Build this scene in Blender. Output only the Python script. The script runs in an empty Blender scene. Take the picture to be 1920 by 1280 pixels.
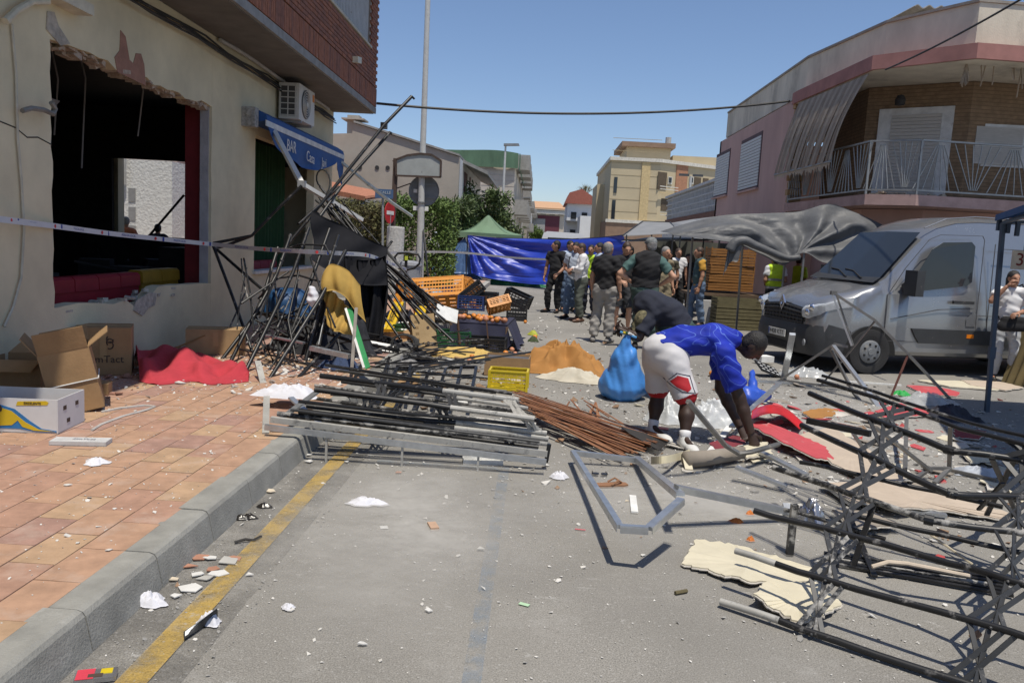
import bpy, math, random, hashlib
import numpy as np
from mathutils import Vector, Matrix, noise as mnoise
rng = random.Random(7)
nrng = np.random.default_rng(7)
scene = bpy.context.scene
col = scene.collection
rad = math.radians

# ---------------------------------------------------------------- camera, sky, sun, exposure
CAM_YAW, CAM_PITCH, CAM_ROLL, CAM_H = rad(1.55), rad(7.06), rad(3.1), 1.68
cam_data = bpy.data.cameras.new('camera')
cam = bpy.data.objects.new('camera', cam_data)
col.objects.link(cam)
cam_data.sensor_width = 36.0
cam_data.lens = 28.0
cam_data.clip_start = 0.05
cam_data.clip_end = 3000
CAM_M = (Matrix.Rotation(CAM_YAW, 3, 'Z') @ Matrix.Rotation(math.pi/2-CAM_PITCH, 3, 'X') @ Matrix.Rotation(CAM_ROLL, 3, 'Z'))
cam.matrix_world = Matrix.Translation((0, 0, CAM_H)) @ CAM_M.to_4x4()
scene.camera = cam

SUN_VEC = Vector((0.13, -0.30, 1.0)).normalized()      # towards the sun: high, behind the camera and slightly right
world = bpy.data.worlds.new('World')
scene.world = world
world.use_nodes = True
wn = world.node_tree
sky = wn.nodes.new('ShaderNodeTexSky')
sky.sky_type = 'NISHITA'
sky.sun_disc = False
sky.sun_elevation = math.asin(SUN_VEC.z)
sky.sun_rotation = math.atan2(SUN_VEC.x, SUN_VEC.y)
sky.air_density = 1.0
sky.altitude = 800
sky.dust_density = 1.0
sky.ozone_density = 6.0
tint = wn.nodes.new('ShaderNodeMixRGB'); tint.blend_type = 'MULTIPLY'; tint.inputs[0].default_value = 1.0; tint.inputs[2].default_value = (1.10, 1.01, 0.97, 1)
wn.links.new(sky.outputs[0], tint.inputs[1]); wn.links.new(tint.outputs[0], wn.nodes['Background'].inputs[0])
wn.nodes['Background'].inputs[1].default_value = 0.14
sun_data = bpy.data.lights.new('sun', 'SUN')
sun_data.energy = 4.8
sun_data.angle = rad(0.53)
sun_data.color = (1.0, 0.935, 0.82)
sun = bpy.data.objects.new('sun', sun_data)
col.objects.link(sun)
sun.rotation_euler = SUN_VEC.to_track_quat('Z', 'Y').to_euler()
sun.location = (0, 0, 30)
scene.view_settings.view_transform = 'Standard'
scene.view_settings.look = 'None'
scene.view_settings.gamma = 1.0
scene.view_settings.exposure = -0.12
scene.view_settings.use_curve_mapping = False

# ---------------------------------------------------------------- measuring: photograph pixel -> place in the street
def ray(px, py):
    return CAM_M @ Vector(((px-960)/1493.33, -(py-640)/1493.33, -1.0))
def gz(px, py, z=0.0):                     # point at height z
    d = ray(px, py); t = (z-CAM_H)/d.z
    return Vector((d.x*t, d.y*t, z))
def yp(px, py, y):                         # point at street depth y
    d = ray(px, py); t = y/d.y
    return Vector((d.x*t, y, CAM_H+d.z*t))
def xp(px, py, x):                         # point on a plane parallel to the street
    d = ray(px, py); t = x/d.x
    return Vector((x, d.y*t, CAM_H+d.z*t))

# ---------------------------------------------------------------- materials
MATS = {}
def mat(name, c, rough=0.75, metal=0.0, var=0.18, scale=6.0, bump=0.0, bscale=60.0, dust=0.0, dustc=(0.42, 0.40, 0.37), dscale=5.0,
        alpha=1.0, trans=0.0, spec=0.5, coat=0.0, c2=None, stretch=(1, 1, 1), dustw=0.07, rows=0.0):
    if name in MATS: return MATS[name]
    m = bpy.data.materials.new(name); m.use_nodes = True
    nt = m.node_tree; N = nt.nodes; L = nt.links
    b = N['Principled BSDF']
    tc = N.new('ShaderNodeTexCoord'); oi = N.new('ShaderNodeObjectInfo')
    mul = N.new('ShaderNodeVectorMath'); mul.operation = 'MULTIPLY_ADD'
    mul.inputs[1].default_value = stretch
    sc_ = N.new('ShaderNodeVectorMath'); sc_.operation = 'SCALE'; sc_.inputs['Scale'].default_value = 37.0
    L.new(oi.outputs['Random'], sc_.inputs[0])
    L.new(tc.outputs['Object'], mul.inputs[0]); L.new(sc_.outputs[0], mul.inputs[2])
    n1 = N.new('ShaderNodeTexNoise'); n1.inputs['Scale'].default_value = scale; n1.inputs['Detail'].default_value = 5; n1.inputs['Roughness'].default_value = 0.62
    L.new(mul.outputs[0], n1.inputs['Vector'])
    r1 = N.new('ShaderNodeValToRGB')
    c = tuple(c); cb = c2 if c2 else tuple(min(1, x*(1+var)) for x in c)
    r1.color_ramp.elements[0].position = 0.3; r1.color_ramp.elements[0].color = (*[x*(1-var) for x in c], 1)
    r1.color_ramp.elements[1].position = 0.7; r1.color_ramp.elements[1].color = (*cb, 1)
    L.new(n1.outputs['Fac'], r1.inputs[0])
    out = r1.outputs[0]
    if rows > 0:                      # courses of brick too small to build one by one
        sx = N.new('ShaderNodeSeparateXYZ'); L.new(tc.outputs['Object'], sx.inputs[0])
        ms = [N.new('ShaderNodeMath') for _ in range(3)]
        ms[0].operation = 'DIVIDE'; ms[0].inputs[1].default_value = rows; L.new(sx.outputs[2], ms[0].inputs[0])
        ms[1].operation = 'FRACT'; L.new(ms[0].outputs[0], ms[1].inputs[0])
        ms[2].operation = 'LESS_THAN'; ms[2].inputs[1].default_value = 0.17; L.new(ms[1].outputs[0], ms[2].inputs[0])
        mr_ = N.new('ShaderNodeMixRGB'); mr_.inputs[2].default_value = (*[min(1, x*0.62) for x in c], 1); L.new(ms[2].outputs[0], mr_.inputs[0]); L.new(out, mr_.inputs[1]); out = mr_.outputs[0]
    if dust > 0:
        n2 = N.new('ShaderNodeTexNoise'); n2.inputs['Scale'].default_value = dscale; n2.inputs['Detail'].default_value = 8; n2.inputs['Roughness'].default_value = 0.7
        L.new(mul.outputs[0], n2.inputs['Vector'])
        r2 = N.new('ShaderNodeValToRGB')
        p = 0.66-0.3*dust
        r2.color_ramp.elements[0].position = p; r2.color_ramp.elements[0].color = (0, 0, 0, 1)
        r2.color_ramp.elements[1].position = min(1, p+dustw); r2.color_ramp.elements[1].color = (1, 1, 1, 1)
        L.new(n2.outputs['Fac'], r2.inputs[0])
        mx = N.new('ShaderNodeMixRGB'); mx.inputs[2].default_value = (*dustc, 1)
        L.new(r2.outputs[0], mx.inputs[0]); L.new(out, mx.inputs[1]); out = mx.outputs[0]
        mr = N.new('ShaderNodeMath'); mr.operation = 'MULTIPLY_ADD'; mr.inputs[1].default_value = 0.9-rough; mr.inputs[2].default_value = rough
        L.new(r2.outputs[0], mr.inputs[0]); L.new(mr.outputs[0], b.inputs['Roughness'])
        if metal > 0:
            mm = N.new('ShaderNodeMath'); mm.operation = 'MULTIPLY_ADD'; mm.inputs[1].default_value = -metal; mm.inputs[2].default_value = metal
            L.new(r2.outputs[0], mm.inputs[0]); L.new(mm.outputs[0], b.inputs['Metallic'])
    else:
        b.inputs['Roughness'].default_value = rough
        b.inputs['Metallic'].default_value = metal
    L.new(out, b.inputs['Base Color'])
    b.inputs['Specular IOR Level'].default_value = spec
    b.inputs['Coat Weight'].default_value = coat
    b.inputs['Coat Roughness'].default_value = 0.05
    b.inputs['Alpha'].default_value = alpha
    b.inputs['Transmission Weight'].default_value = trans
    if bump > 0:
        n3 = N.new('ShaderNodeTexNoise'); n3.inputs['Scale'].default_value = bscale; n3.inputs['Detail'].default_value = 4
        L.new(mul.outputs[0], n3.inputs['Vector'])
        bp = N.new('ShaderNodeBump'); bp.inputs['Strength'].default_value = bump; bp.inputs['Distance'].default_value = 0.02
        L.new(n3.outputs['Fac'], bp.inputs['Height']); L.new(bp.outputs[0], b.inputs['Normal'])
    MATS[name] = m
    return m

# ---------------------------------------------------------------- mesh collecting
class B:
    def __init__(s): s.v = []; s.f = []
    def add(s, vs, fs):
        n = len(s.v); s.v.extend([tuple(p) for p in vs]); s.f.extend([tuple(i+n for i in f) for f in fs]); return s
    def box(s, c, size, R=None):
        c = Vector(c); hx, hy, hz = size[0]/2, size[1]/2, size[2]/2
        P = [Vector((x, y, z)) for x in (-hx, hx) for y in (-hy, hy) for z in (-hz, hz)]
        if R is not None: P = [R @ p for p in P]
        return s.add([c+p for p in P], [(0, 1, 3, 2), (4, 6, 7, 5), (0, 4, 5, 1), (2, 3, 7, 6), (0, 2, 6, 4), (1, 5, 7, 3)])
    def mm(s, a, b):
        return s.box([(a[i]+b[i])/2 for i in range(3)], [abs(b[i]-a[i]) for i in range(3)])
    def frame(s, p, q, up=(0, 0, 1)):
        d = (Vector(q)-Vector(p)).normalized(); u = Vector(up)
        if abs(d.dot(u)) > 0.98: u = Vector((1, 0, 0)) if abs(d.x) < 0.9 else Vector((0, 1, 0))
        a = d.cross(u).normalized(); return d, a, a.cross(d)
    def bar(s, p, q, w, h=None, up=(0, 0, 1)):            # rectangular bar from p to q
        h = h or w; p = Vector(p); q = Vector(q); d, a, u = s.frame(p, q, up)
        P = [e + a*(sx*w/2) + u*(sz*h/2) for e in (p, q) for sx, sz in ((-1, -1), (1, -1), (1, 1), (-1, 1))]
        return s.add(P, [(3, 2, 1, 0), (4, 5, 6, 7)] + [(i, (i+1) % 4, 4+(i+1) % 4, 4+i) for i in range(4)])
    def tube(s, p, q, r, n=10, r2=None):
        return s.path([p, q], r, n, r2)
    def path(s, pts, r, n=8, r2=None, cap=True):
        pts = [Vector(p) for p in pts]; m = len(pts); V = []; F = []
        prev = None
        for i, p in enumerate(pts):
            t = (pts[min(i+1, m-1)]-pts[max(i-1, 0)])
            if t.length < 1e-9: t = Vector((0, 0, 1))
            t.normalize()
            if prev is None:
                u = Vector((0, 0, 1)) if abs(t.z) < 0.95 else Vector((1, 0, 0))
                a = t.cross(u).normalized()
            else:
                a = prev - t*prev.dot(t)
                a = a.normalized() if a.length > 1e-6 else t.orthogonal().normalized()
            prev = a; bb = t.cross(a)
            rr = r if r2 is None else r+(r2-r)*i/(m-1)
            V += [p + a*(rr*math.cos(2*math.pi*k/n)) + bb*(rr*math.sin(2*math.pi*k/n)) for k in range(n)]
        for i in range(m-1):
            for k in range(n):
                k2 = (k+1) % n
                F.append((i*n+k, i*n+k2, (i+1)*n+k2, (i+1)*n+k))
        if cap: F += [tuple(range(n-1, -1, -1)), tuple((m-1)*n+k for k in range(n))]
        return s.add(V, F)
    def prism(s, poly, ax, d0, d1):       # poly of 2-D points extruded along axis ax (0,1,2) from d0 to d1
        def mk(a, b_, d): return {0: (d, a, b_), 1: (a, d, b_), 2: (a, b_, d)}[ax]
        n = len(poly); V = [mk(*p, d0) for p in poly]+[mk(*p, d1) for p in poly]
        F = [tuple(range(n)), tuple(range(2*n-1, n-1, -1))]+[(i, n+i, n+(i+1) % n, (i+1) % n) for i in range(n)]
        return s.add(V, F)
    def slab(s, pts, th, nrm=(0, 0, 1)):  # flat polygon given a thickness along nrm
        n = len(pts); o = Vector(nrm).normalized()*th
        V = [Vector(p) for p in pts]+[Vector(p)+o for p in pts]
        return s.add(V, [tuple(range(n-1, -1, -1)), tuple(range(n, 2*n))]+[(i, (i+1) % n, n+(i+1) % n, n+i) for i in range(n)])
    def grid(s, fn, nu, nv, th=0.0, closed_u=False):      # surface fn(u,v), optionally with a thickness
        P = [[Vector(fn(i/(nu), j/(nv))) for j in range(nv+1)] for i in range(nu+1)]
        V = [p for row in P for p in row]; w = nv+1
        F = [(i*w+j, (i+1)*w+j, (i+1)*w+j+1, i*w+j+1) for i in range(nu) for j in range(nv)]
        if th:
            Nn = []
            for i in range(nu+1):
                for j in range(nv+1):
                    a = P[min(i+1, nu)][j]-P[max(i-1, 0)][j]; b_ = P[i][min(j+1, nv)]-P[i][max(j-1, 0)]
                    k = a.cross(b_); Nn.append(k.normalized() if k.length > 1e-12 else Vector((0, 0, 1)))
            n0 = len(V); V = V+[v-k*th for v, k in zip(V, Nn)]
            F = F+[tuple(n0+i for i in reversed(f)) for f in F]
            edge = [i*w for i in range(nu+1)]+[nu*w+j for j in range(1, nv+1)]+[i*w+nv for i in range(nu-1, -1, -1)]+[j for j in range(nv-1, 0, -1)]
            F += [(edge[i], edge[(i+1) % len(edge)], n0+edge[(i+1) % len(edge)], n0+edge[i]) for i in range(len(edge))]
        return s.add(V, F)
    def lathe(s, prof, n=16, c=(0, 0, 0), ax='z'):
        V = []; F = []; m = len(prof); c = Vector(c)
        for r, z in prof:
            for k in range(n):
                a = 2*math.pi*k/n; x, y = r*math.cos(a), r*math.sin(a)
                V.append(c+Vector({'z': (x, y, z), 'x': (z, x, y), 'y': (x, z, y)}[ax]))
        for i in range(m-1):
            for k in range(n): F.append((i*n+k, i*n+(k+1) % n, (i+1)*n+(k+1) % n, (i+1)*n+k))
        F += [tuple(range(n-1, -1, -1)), tuple((m-1)*n+k for k in range(n))]
        return s.add(V, F)
    def xf(s, Mx): s.v = [tuple(Mx @ Vector(p)) for p in s.v]; return s

ORG = {}
def setp(o, label=None, cat=None, group=None, kind=None):
    if label: o['label'] = label
    if cat: o['category'] = cat
    if group: o['group'] = group
    if kind: o['kind'] = kind
    return o
def mesh(name, b, m, smooth=False):
    me = bpy.data.meshes.new(name)
    if isinstance(b, B): me.from_pydata(b.v, [], b.f)
    else: me.from_pydata(b[0].tolist() if hasattr(b[0], 'tolist') else b[0], [], b[1].tolist() if hasattr(b[1], 'tolist') else b[1])
    for mm_ in (m if isinstance(m, (list, tuple)) else [m]): me.materials.append(mm_)
    if smooth is True: me.polygons.foreach_set('use_smooth', [True]*len(me.polygons))
    elif smooth: me.shade_smooth() if False else smooth_angle(me, smooth)
    me.update(); return me
def smooth_angle(me, ang):
    me.polygons.foreach_set('use_smooth', [True]*len(me.polygons))
    me.set_sharp_from_angle(angle=rad(ang))
def obj(name, b, m, parent=None, label=None, cat=None, group=None, kind=None, smooth=False, base=None):
    """link a mesh built in street coordinates; its origin goes to base (or its parent's origin)"""
    o0 = ORG[parent.name] if parent is not None else Vector(base) if base is not None else None
    if o0 is None:
        vs = b.v if isinstance(b, B) else b[0]
        a = np.array(vs); o0 = Vector((float(a[:, 0].mean()), float(a[:, 1].mean()), float(a[:, 2].min())))
    if isinstance(b, B): bb = B(); bb.v = [(p[0]-o0.x, p[1]-o0.y, p[2]-o0.z) for p in b.v]; bb.f = b.f
    else: bb = (np.array(b[0])-np.array(o0), b[1])
    o = bpy.data.objects.new(name, mesh(name, bb, m, smooth)); col.objects.link(o)
    ORG[o.name] = o0
    if parent is not None: o.parent = parent
    else: o.location = o0
    return setp(o, label, cat, group, kind)
def thing(name, label, cat, base, group=None, kind=None):
    o = bpy.data.objects.new(name, None); col.objects.link(o); o.location = base; o.empty_display_size = 0.2
    ORG[o.name] = Vector(base)
    return setp(o, label, cat, group, kind)
def dup(root, loc, rot=(0, 0, 0), label=None, group=None, scale=None):
    r = root.copy(); col.objects.link(r); r.location = loc; r.rotation_euler = rot
    if scale: r.scale = scale
    if label: r['label'] = label
    if group: r['group'] = group
    ORG[r.name] = Vector(loc)
    def kids(a, b_):
        for ch in [c for c in bpy.data.objects if c.parent == a]:
            c = ch.copy(); col.objects.link(c); c.parent = b_; kids(ch, c)
    kids(root, r); return r
def shift(b, d): b.v = [(p[0]+d[0], p[1]+d[1], p[2]+d[2]) for p in b.v]; return b
def text(name, s, size, Mx, m, parent, depth=0.002):
    cu = bpy.data.curves.new(name, 'FONT'); cu.body = s; cu.size = size; cu.extrude = depth; cu.align_x = 'CENTER'; cu.align_y = 'CENTER'; cu.resolution_u = 3
    t = bpy.data.objects.new(name, cu); col.objects.link(t)
    dg = bpy.context.evaluated_depsgraph_get(); me = bpy.data.meshes.new_from_object(t.evaluated_get(dg))
    bpy.data.objects.remove(t); me.transform(Matrix.Translation(-ORG[parent.name]) @ Mx); me.materials.clear(); me.materials.append(m)
    o = bpy.data.objects.new(name, me); col.objects.link(o); o.parent = parent; ORG[o.name] = ORG[parent.name]; return o
def basis(o, xd, yd):                     # matrix with origin o, local x and y directions
    x = Vector(xd).normalized(); y = Vector(yd); y = (y-x*y.dot(x)).normalized(); z = x.cross(y)
    return Matrix(((x.x, y.x, z.x, o[0]), (x.y, y.y, z.y, o[1]), (x.z, y.z, z.z, o[2]), (0, 0, 0, 1)))

# ---------------------------------------------------------------- organic shapes: distance fields turned into one skin
def sdf_mesh(prims, res=0.015, k=0.03, fold=None):
    """prims: ('c', a, b, ra, rb[, flat]) round cone, ('e', centre, radii[, rot]) ellipsoid, ('s-', c, r) hollow. Returns (verts, quads)."""
    lo = np.full(3, 1e9); hi = -lo
    for p in prims:
        if p[0] == 'c':
            r = max(p[3], p[4]); A = np.array([p[1], p[2]], float); lo = np.minimum(lo, A.min(0)-r); hi = np.maximum(hi, A.max(0)+r)
        elif p[0] == 'e': r = max(p[2]); c = np.array(p[1], float); lo = np.minimum(lo, c-r); hi = np.maximum(hi, c+r)
    lo -= 3*res+0.01; hi += 3*res+0.01
    n = np.ceil((hi-lo)/res).astype(int)+1
    D = np.full(n, 0.2, np.float32)
    axs = [lo[i]+res*np.arange(n[i]) for i in range(3)]
    for p in prims:
        if p[0] == 'c':
            r = max(p[3], p[4]); A = np.array([p[1], p[2]], float); bl, bh = A.min(0)-r, A.max(0)+r
        else:
            r = max(p[2]) if p[0] == 'e' else p[2]; c = np.array(p[1], float); bl, bh = c-r, c+r
        mg = 0.07+k
        sl = []
        for i in range(3):
            i0 = max(0, int((bl[i]-mg-lo[i])/res)); i1 = min(n[i], int((bh[i]+mg-lo[i])/res)+2); sl.append(slice(i0, i1))
        X, Y, Z = np.meshgrid(axs[0][sl[0]], axs[1][sl[1]], axs[2][sl[2]], indexing='ij')
        P = np.stack([X, Y, Z], -1)
        if p[0] == 'c':
            a, b_ = np.array(p[1], float), np.array(p[2], float); ab = b_-a; L2 = max(1e-9, ab @ ab)
            t = np.clip(((P-a) @ ab)/L2, 0, 1)
            q = P-a-t[..., None]*ab
            if len(p) > 5 and p[5]:   # flattened along a direction: p[5]=(dir, factor)
                dr = np.array(p[5][0], float); dr /= np.linalg.norm(dr); comp = q @ dr
                q = q+dr*(comp*(1/p[5][1]-1))[..., None]
            d = np.sqrt((q**2).sum(-1))-(p[3]+(p[4]-p[3])*t)
            if len(p) > 6:            # cut flat at its far end, as cloth is at a hem
                d = np.maximum(d, (P-b_) @ (ab/math.sqrt(L2)))
        elif p[0] == 'e':
            q = P-np.array(p[1], float)
            if len(p) > 3 and p[3] is not None: q = q @ np.array(p[3])
            rr = np.array(p[2], float); kk = np.sqrt(((q/rr)**2).sum(-1)); d = (kk-1)*rr.min()*0.5+(kk-1)*kk*rr.mean()*0.5
        else:
            d = np.sqrt(((P-np.array(p[1], float))**2).sum(-1))-p[2]
            D[tuple(sl)] = np.maximum(D[tuple(sl)], -d); continue
        o = D[tuple(sl)]; h = np.clip(0.5+0.5*(o-d)/k, 0, 1)
        D[tuple(sl)] = o*(1-h)+d*h-k*h*(1-h)
    if fold is not None:
        X, Y, Z = np.meshgrid(*axs, indexing='ij'); D = D+fold(X, Y, Z).astype(np.float32)
    S = D < 0
    cs = np.zeros(n-1, int); acc = np.zeros((*(n-1), 3)); cnt = np.zeros(n-1)
    def corner(a, i, j, l): return a[i:i+n[0]-1, j:j+n[1]-1, l:l+n[2]-1]
    cor = [(i, j, l) for i in (0, 1) for j in (0, 1) for l in (0, 1)]
    for a in cor:
        for ax in range(3):
            if a[ax] == 0:
                b_ = list(a); b_[ax] = 1
                da, db = corner(D, *a), corner(D, *b_); cr = (da < 0) != (db < 0)
                t = np.where(cr, da/np.where(cr, da-db, 1), 0)
                for q in range(3): acc[..., q] += np.where(cr, a[q]+(t if q == ax else 0), 0)
                cnt += cr
    act = cnt > 0; idx = np.full(n-1, -1); ids = np.argwhere(act); idx[act] = np.arange(len(ids))
    V = lo+res*(ids+acc[act]/cnt[act][:, None])
    F = []
    for ax in range(3):
        o1, o2 = (ax+1) % 3, (ax+2) % 3
        s0 = [slice(1, n[i]-1) for i in range(3)]; s0[ax] = slice(0, n[ax]-1); s1 = list(s0); s1[ax] = slice(1, n[ax])
        A, Bv = S[tuple(s0)], S[tuple(s1)]; e = np.argwhere(A != Bv); fl = A[A != Bv]
        off = np.array([s.start for s in s0]); e = e+off
        q = []
        for d1, d2 in ((-1, -1), (0, -1), (0, 0), (-1, 0)):
            c = e.copy(); c[:, o1] += d1; c[:, o2] += d2; q.append(idx[c[:, 0], c[:, 1], c[:, 2]])
        q = np.stack(q, 1); q[~fl] = q[~fl][:, ::-1]; F.append(q)
    return V, np.concatenate(F)

def fbm(p, sc=1.0, oct=4): return mnoise.fractal(Vector(p)*sc, 1.0, 2.0, oct)
def leaves(n, sampler, size, seed=1, flat=0.0, ratio=0.5):
    """n leaf-shaped quads; sampler(rng, n) -> points"""
    g = np.random.default_rng(seed); P = sampler(g, n); n = len(P)
    d = g.normal(size=(n, 3)); d[:, 2] = d[:, 2]*(1-flat)-0.15; d /= np.linalg.norm(d, axis=1)[:, None]
    e = g.normal(size=(n, 3)); e -= d*(e*d).sum(1)[:, None]; e /= np.linalg.norm(e, axis=1)[:, None]
    s = size*g.uniform(0.6, 1.4, n)[:, None]
    V = np.stack([P, P+d*s*0.5+e*s*ratio*0.5, P+d*s, P+d*s*0.5-e*s*ratio*0.5], 1).reshape(-1, 3)
    return V, np.arange(4*n).reshape(-1, 4)
# ================================================================ ground
def asphalt(name, base, fine=0.35, chips=0.0, stain=0.3, alpha=None, tint=None):
    m = bpy.data.materials.new(name); m.use_nodes = True
    nt = m.node_tree; N = nt.nodes; L = nt.links; b = N['Principled BSDF']
    geo = N.new('ShaderNodeNewGeometry')
    def noi(s, d=4, r=0.6):
        n = N.new('ShaderNodeTexNoise'); n.inputs['Scale'].default_value = s; n.inputs['Detail'].default_value = d; n.inputs['Roughness'].default_value = r
        L.new(geo.outputs['Position'], n.inputs['Vector']); return n.outputs['Fac']
    def ramp(f, p0, c0, p1, c1):
        r = N.new('ShaderNodeValToRGB'); e = r.color_ramp.elements
        e[0].position = p0; e[0].color = (*c0, 1); e[1].position = p1; e[1].color = (*c1, 1); L.new(f, r.inputs[0]); return r.outputs[0]
    def mix(f, a, c, mode='MIX'):
        x = N.new('ShaderNodeMixRGB'); x.blend_type = mode
        for i, v in ((0, f), (1, a), (2, c)):
            if isinstance(v, (int, float)): x.inputs[i].default_value = v
            elif isinstance(v, tuple): x.inputs[i].default_value = (*v, 1)
            else: L.new(v, x.inputs[i])
        return x.outputs[0]
    c = ramp(noi(0.55, 6), 0.3, tuple(x*(1-stain) for x in base), 0.72, tuple(x*(1+stain*0.6) for x in base))
    c = mix(1.0, c, ramp(noi(150, 2, 0.5), 0.25, (1-fine,)*3, 0.75, (1+fine,)*3), 'MULTIPLY')
    c = mix(ramp(noi(2.3, 8, 0.72), 0.55, (0, 0, 0), 0.74, (0.45,)*3), c, (0.40, 0.39, 0.37))       # powdered plaster
    c = mix(ramp(noi(55, 3, 0.6), 0.60, (0, 0, 0), 0.68, (0.6,)*3), c, (0.42, 0.41, 0.39))
    c = mix(ramp(noi(48, 3, 0.6), 0.60, (0, 0, 0), 0.68, (0.55,)*3), c, tuple(x*0.5 for x in base))
    c = mix(ramp(noi(7, 7, 0.75), 0.62, (0, 0, 0), 0.67, (0.55,)*3), c, (0.5, 0.49, 0.47))
    mp = N.new('ShaderNodeMapping'); mp.inputs['Scale'].default_value = (3.0, 14.0, 1); mp.inputs['Rotation'].default_value = (0, 0, 0.9); L.new(geo.outputs['Position'], mp.inputs[0])
    ns_ = N.new('ShaderNodeTexNoise'); ns_.inputs['Scale'].default_value = 1.7; ns_.inputs['Detail'].default_value = 6; ns_.inputs['Roughness'].default_value = 0.7; L.new(mp.outputs[0], ns_.inputs['Vector'])
    c = mix(ramp(ns_.outputs['Fac'], 0.62, (0, 0, 0), 0.70, (0.5,)*3), c, (0.48, 0.47, 0.45))          # pale scuffs
    c = mix(ramp(noi(0.9, 3, 0.5), 0.45, (0.35,)*3, 0.62, (0, 0, 0)), c, tuple(x*0.86 for x in base))
    c = mix(ramp(noi(3.6, 5, 0.6), 0.70, (0, 0, 0), 0.76, (0.55,)*3), c, tuple(x*0.45 for x in base))   # oil spots
    L.new(c, b.inputs['Base Color']); b.inputs['Roughness'].default_value = 0.92; b.inputs['Specular IOR Level'].default_value = 0.3
    if alpha:
        a = ramp(noi(alpha[0], 6, 0.7), alpha[1], (0, 0, 0), alpha[2], (alpha[3],)*3)
        a2 = ramp(noi(110, 2, 0.5), 0.30, (0.72,)*3, 0.6, (1,)*3)
        L.new(mix(1.0, a, a2, 'MULTIPLY'), b.inputs['Alpha'])
    bp = N.new('ShaderNodeBump'); bp.inputs['Strength'].default_value = 0.35; bp.inputs['Distance'].default_value = 0.004
    L.new(noi(130, 3), bp.inputs['Height']); L.new(bp.outputs[0], b.inputs['Normal'])
    return m
ASPH = asphalt('asphalt', (0.255, 0.243, 0.220), 0.5)
GUTT = asphalt('gutter_asphalt', (0.205, 0.196, 0.180), 0.5, 0.2, 0.35, (2.6, 0.40, 0.66, 0.75))
YELL = asphalt('yellow_paint', (0.50, 0.34, 0.095), 0.25, 0, 0.2, (4, 0.31, 0.56, 0.86))
BLUE = asphalt('blue_paint', (0.20, 0.30, 0.42), 0.25, 0, 0.2, (7, 0.40, 0.74, 0.50))
obj('ground', B().add([(-400, -60, 0), (400, -60, 0), (400, 900, 0), (-400, 900, 0)], [(0, 1, 2, 3)]), ASPH, kind='structure')
obj('gutter', B().add([(-1.66, -3, .004), (-1.24, -3, .004), (-1.20, 17.6, .004), (-1.66, 17.6, .004)], [(0, 1, 2, 3)]), GUTT, kind='structure')
obj('yellow_road_marking', B().add([(-1.46, -3, .008), (-1.345, -3, .008), (-1.345, 17, .008), (-1.46, 17, .008)], [(0, 1, 2, 3)]), YELL, kind='structure')
obj('blue_parking_marking', B().add([(-.20, 0, .006), (-.125, 0, .006), (-.125, 5.74, .006), (-.20, 5.74, .006), (-.125, 5.82, .006), (-1.12, 5.82, .006), (-1.12, 5.74, .006)],
                                    [(0, 1, 2, 3), (3, 2, 4, 5, 6)]), BLUE, kind='structure')

TILEM = [mat('paver_%d' % i, c, 0.85, var=0.16, scale=9, c2=tuple(x*1.22 for x in c), bump=0.12, bscale=120, dust=0.42, dustc=(0.45, 0.35, 0.29), dscale=3.5, dustw=0.3)
         for i, c in enumerate([(.375, .228, .150), (.35, .205, .145), (.315, .188, .148), (.39, .258, .16)])]
GROUT = mat('paver_joint', (.33, .235, .165), 0.95, dust=0.25, dustc=(.4, .36, .31))
KERBM = mat('kerb_concrete', (.25, .246, .225), 0.9, var=0.22, scale=5, bump=0.25, bscale=90, dust=0.18, dustc=(.42, .41, .38), dscale=3.5, dustw=0.2)
CONC = mat('concrete', (.34, .33, .30), 0.9, var=0.15, scale=2, bump=0.2, bscale=50, dust=.2)
walk = obj('sidewalk', B().mm((-4.52, -3, -.05), (-1.83, 18.2, .158)), GROUT, kind='structure', base=(-3, 7, 0))
# pavers 0.21 x 0.35 m in running bond, each slightly uneven
TW, TL = .2105, .351
tb = B()
for x0, x1, y0, y1, z in [(-.1, .1, -.17, .17, .009)]:
    tb.add([(-.1035, -.1735, 0), (.1035, -.1735, 0), (.1035, .1735, 0), (-.1035, .1735, 0), (-.1018, -.1718, .012), (.1018, -.1718, .012), (.1018, .1718, .012), (-.1018, .1718, .012)],
           [(4, 5, 6, 7), (0, 1, 5, 4), (1, 2, 6, 5), (2, 3, 7, 6), (3, 0, 4, 7)])
tmesh = [mesh('paver', tb, m) for m in TILEM]
cand = []
for i in range(13):
    x = -1.83-TW*(i+.5)
    if x < -4.45: break
    for j in range(-12, 52):
        y = 1.2+TL*j+(TL/2 if i % 2 else 0)+.02*math.sin(i*5)
        p = (Vector((x, y, .17))-Vector((0, 0, CAM_H))); q = CAM_M.transposed() @ p
        seen = q.z < -.3 and abs(q.x/q.z) < .67 and -.47 < q.y/-q.z < .45
        cand.append((0 if seen else 1, p.length, x, y))
cand.sort()
stuffb = [B() for _ in TILEM]
for n, (s_, d, x, y) in enumerate(cand):
    k = rng.choices(range(4), (4, 3, 2.4, 2))[0]; zz = .1585+rng.uniform(0, .003); rot = (rng.uniform(-.006, .006), rng.uniform(-.006, .006), rng.uniform(-.004, .004))
    if n < 295:
        o = bpy.data.objects.new('paver', tmesh[k]); col.objects.link(o); o.parent = walk
        o.location = Vector((x, y, zz))-ORG['sidewalk']; o.rotation_euler = rot
    else:
        stuffb[k].add([(p[0]+x, p[1]+y, p[2]+zz) for p in tb.v], tb.f)
for k in range(4): obj('paver_field', stuffb[k], TILEM[k], walk, kind='stuff')
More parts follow.
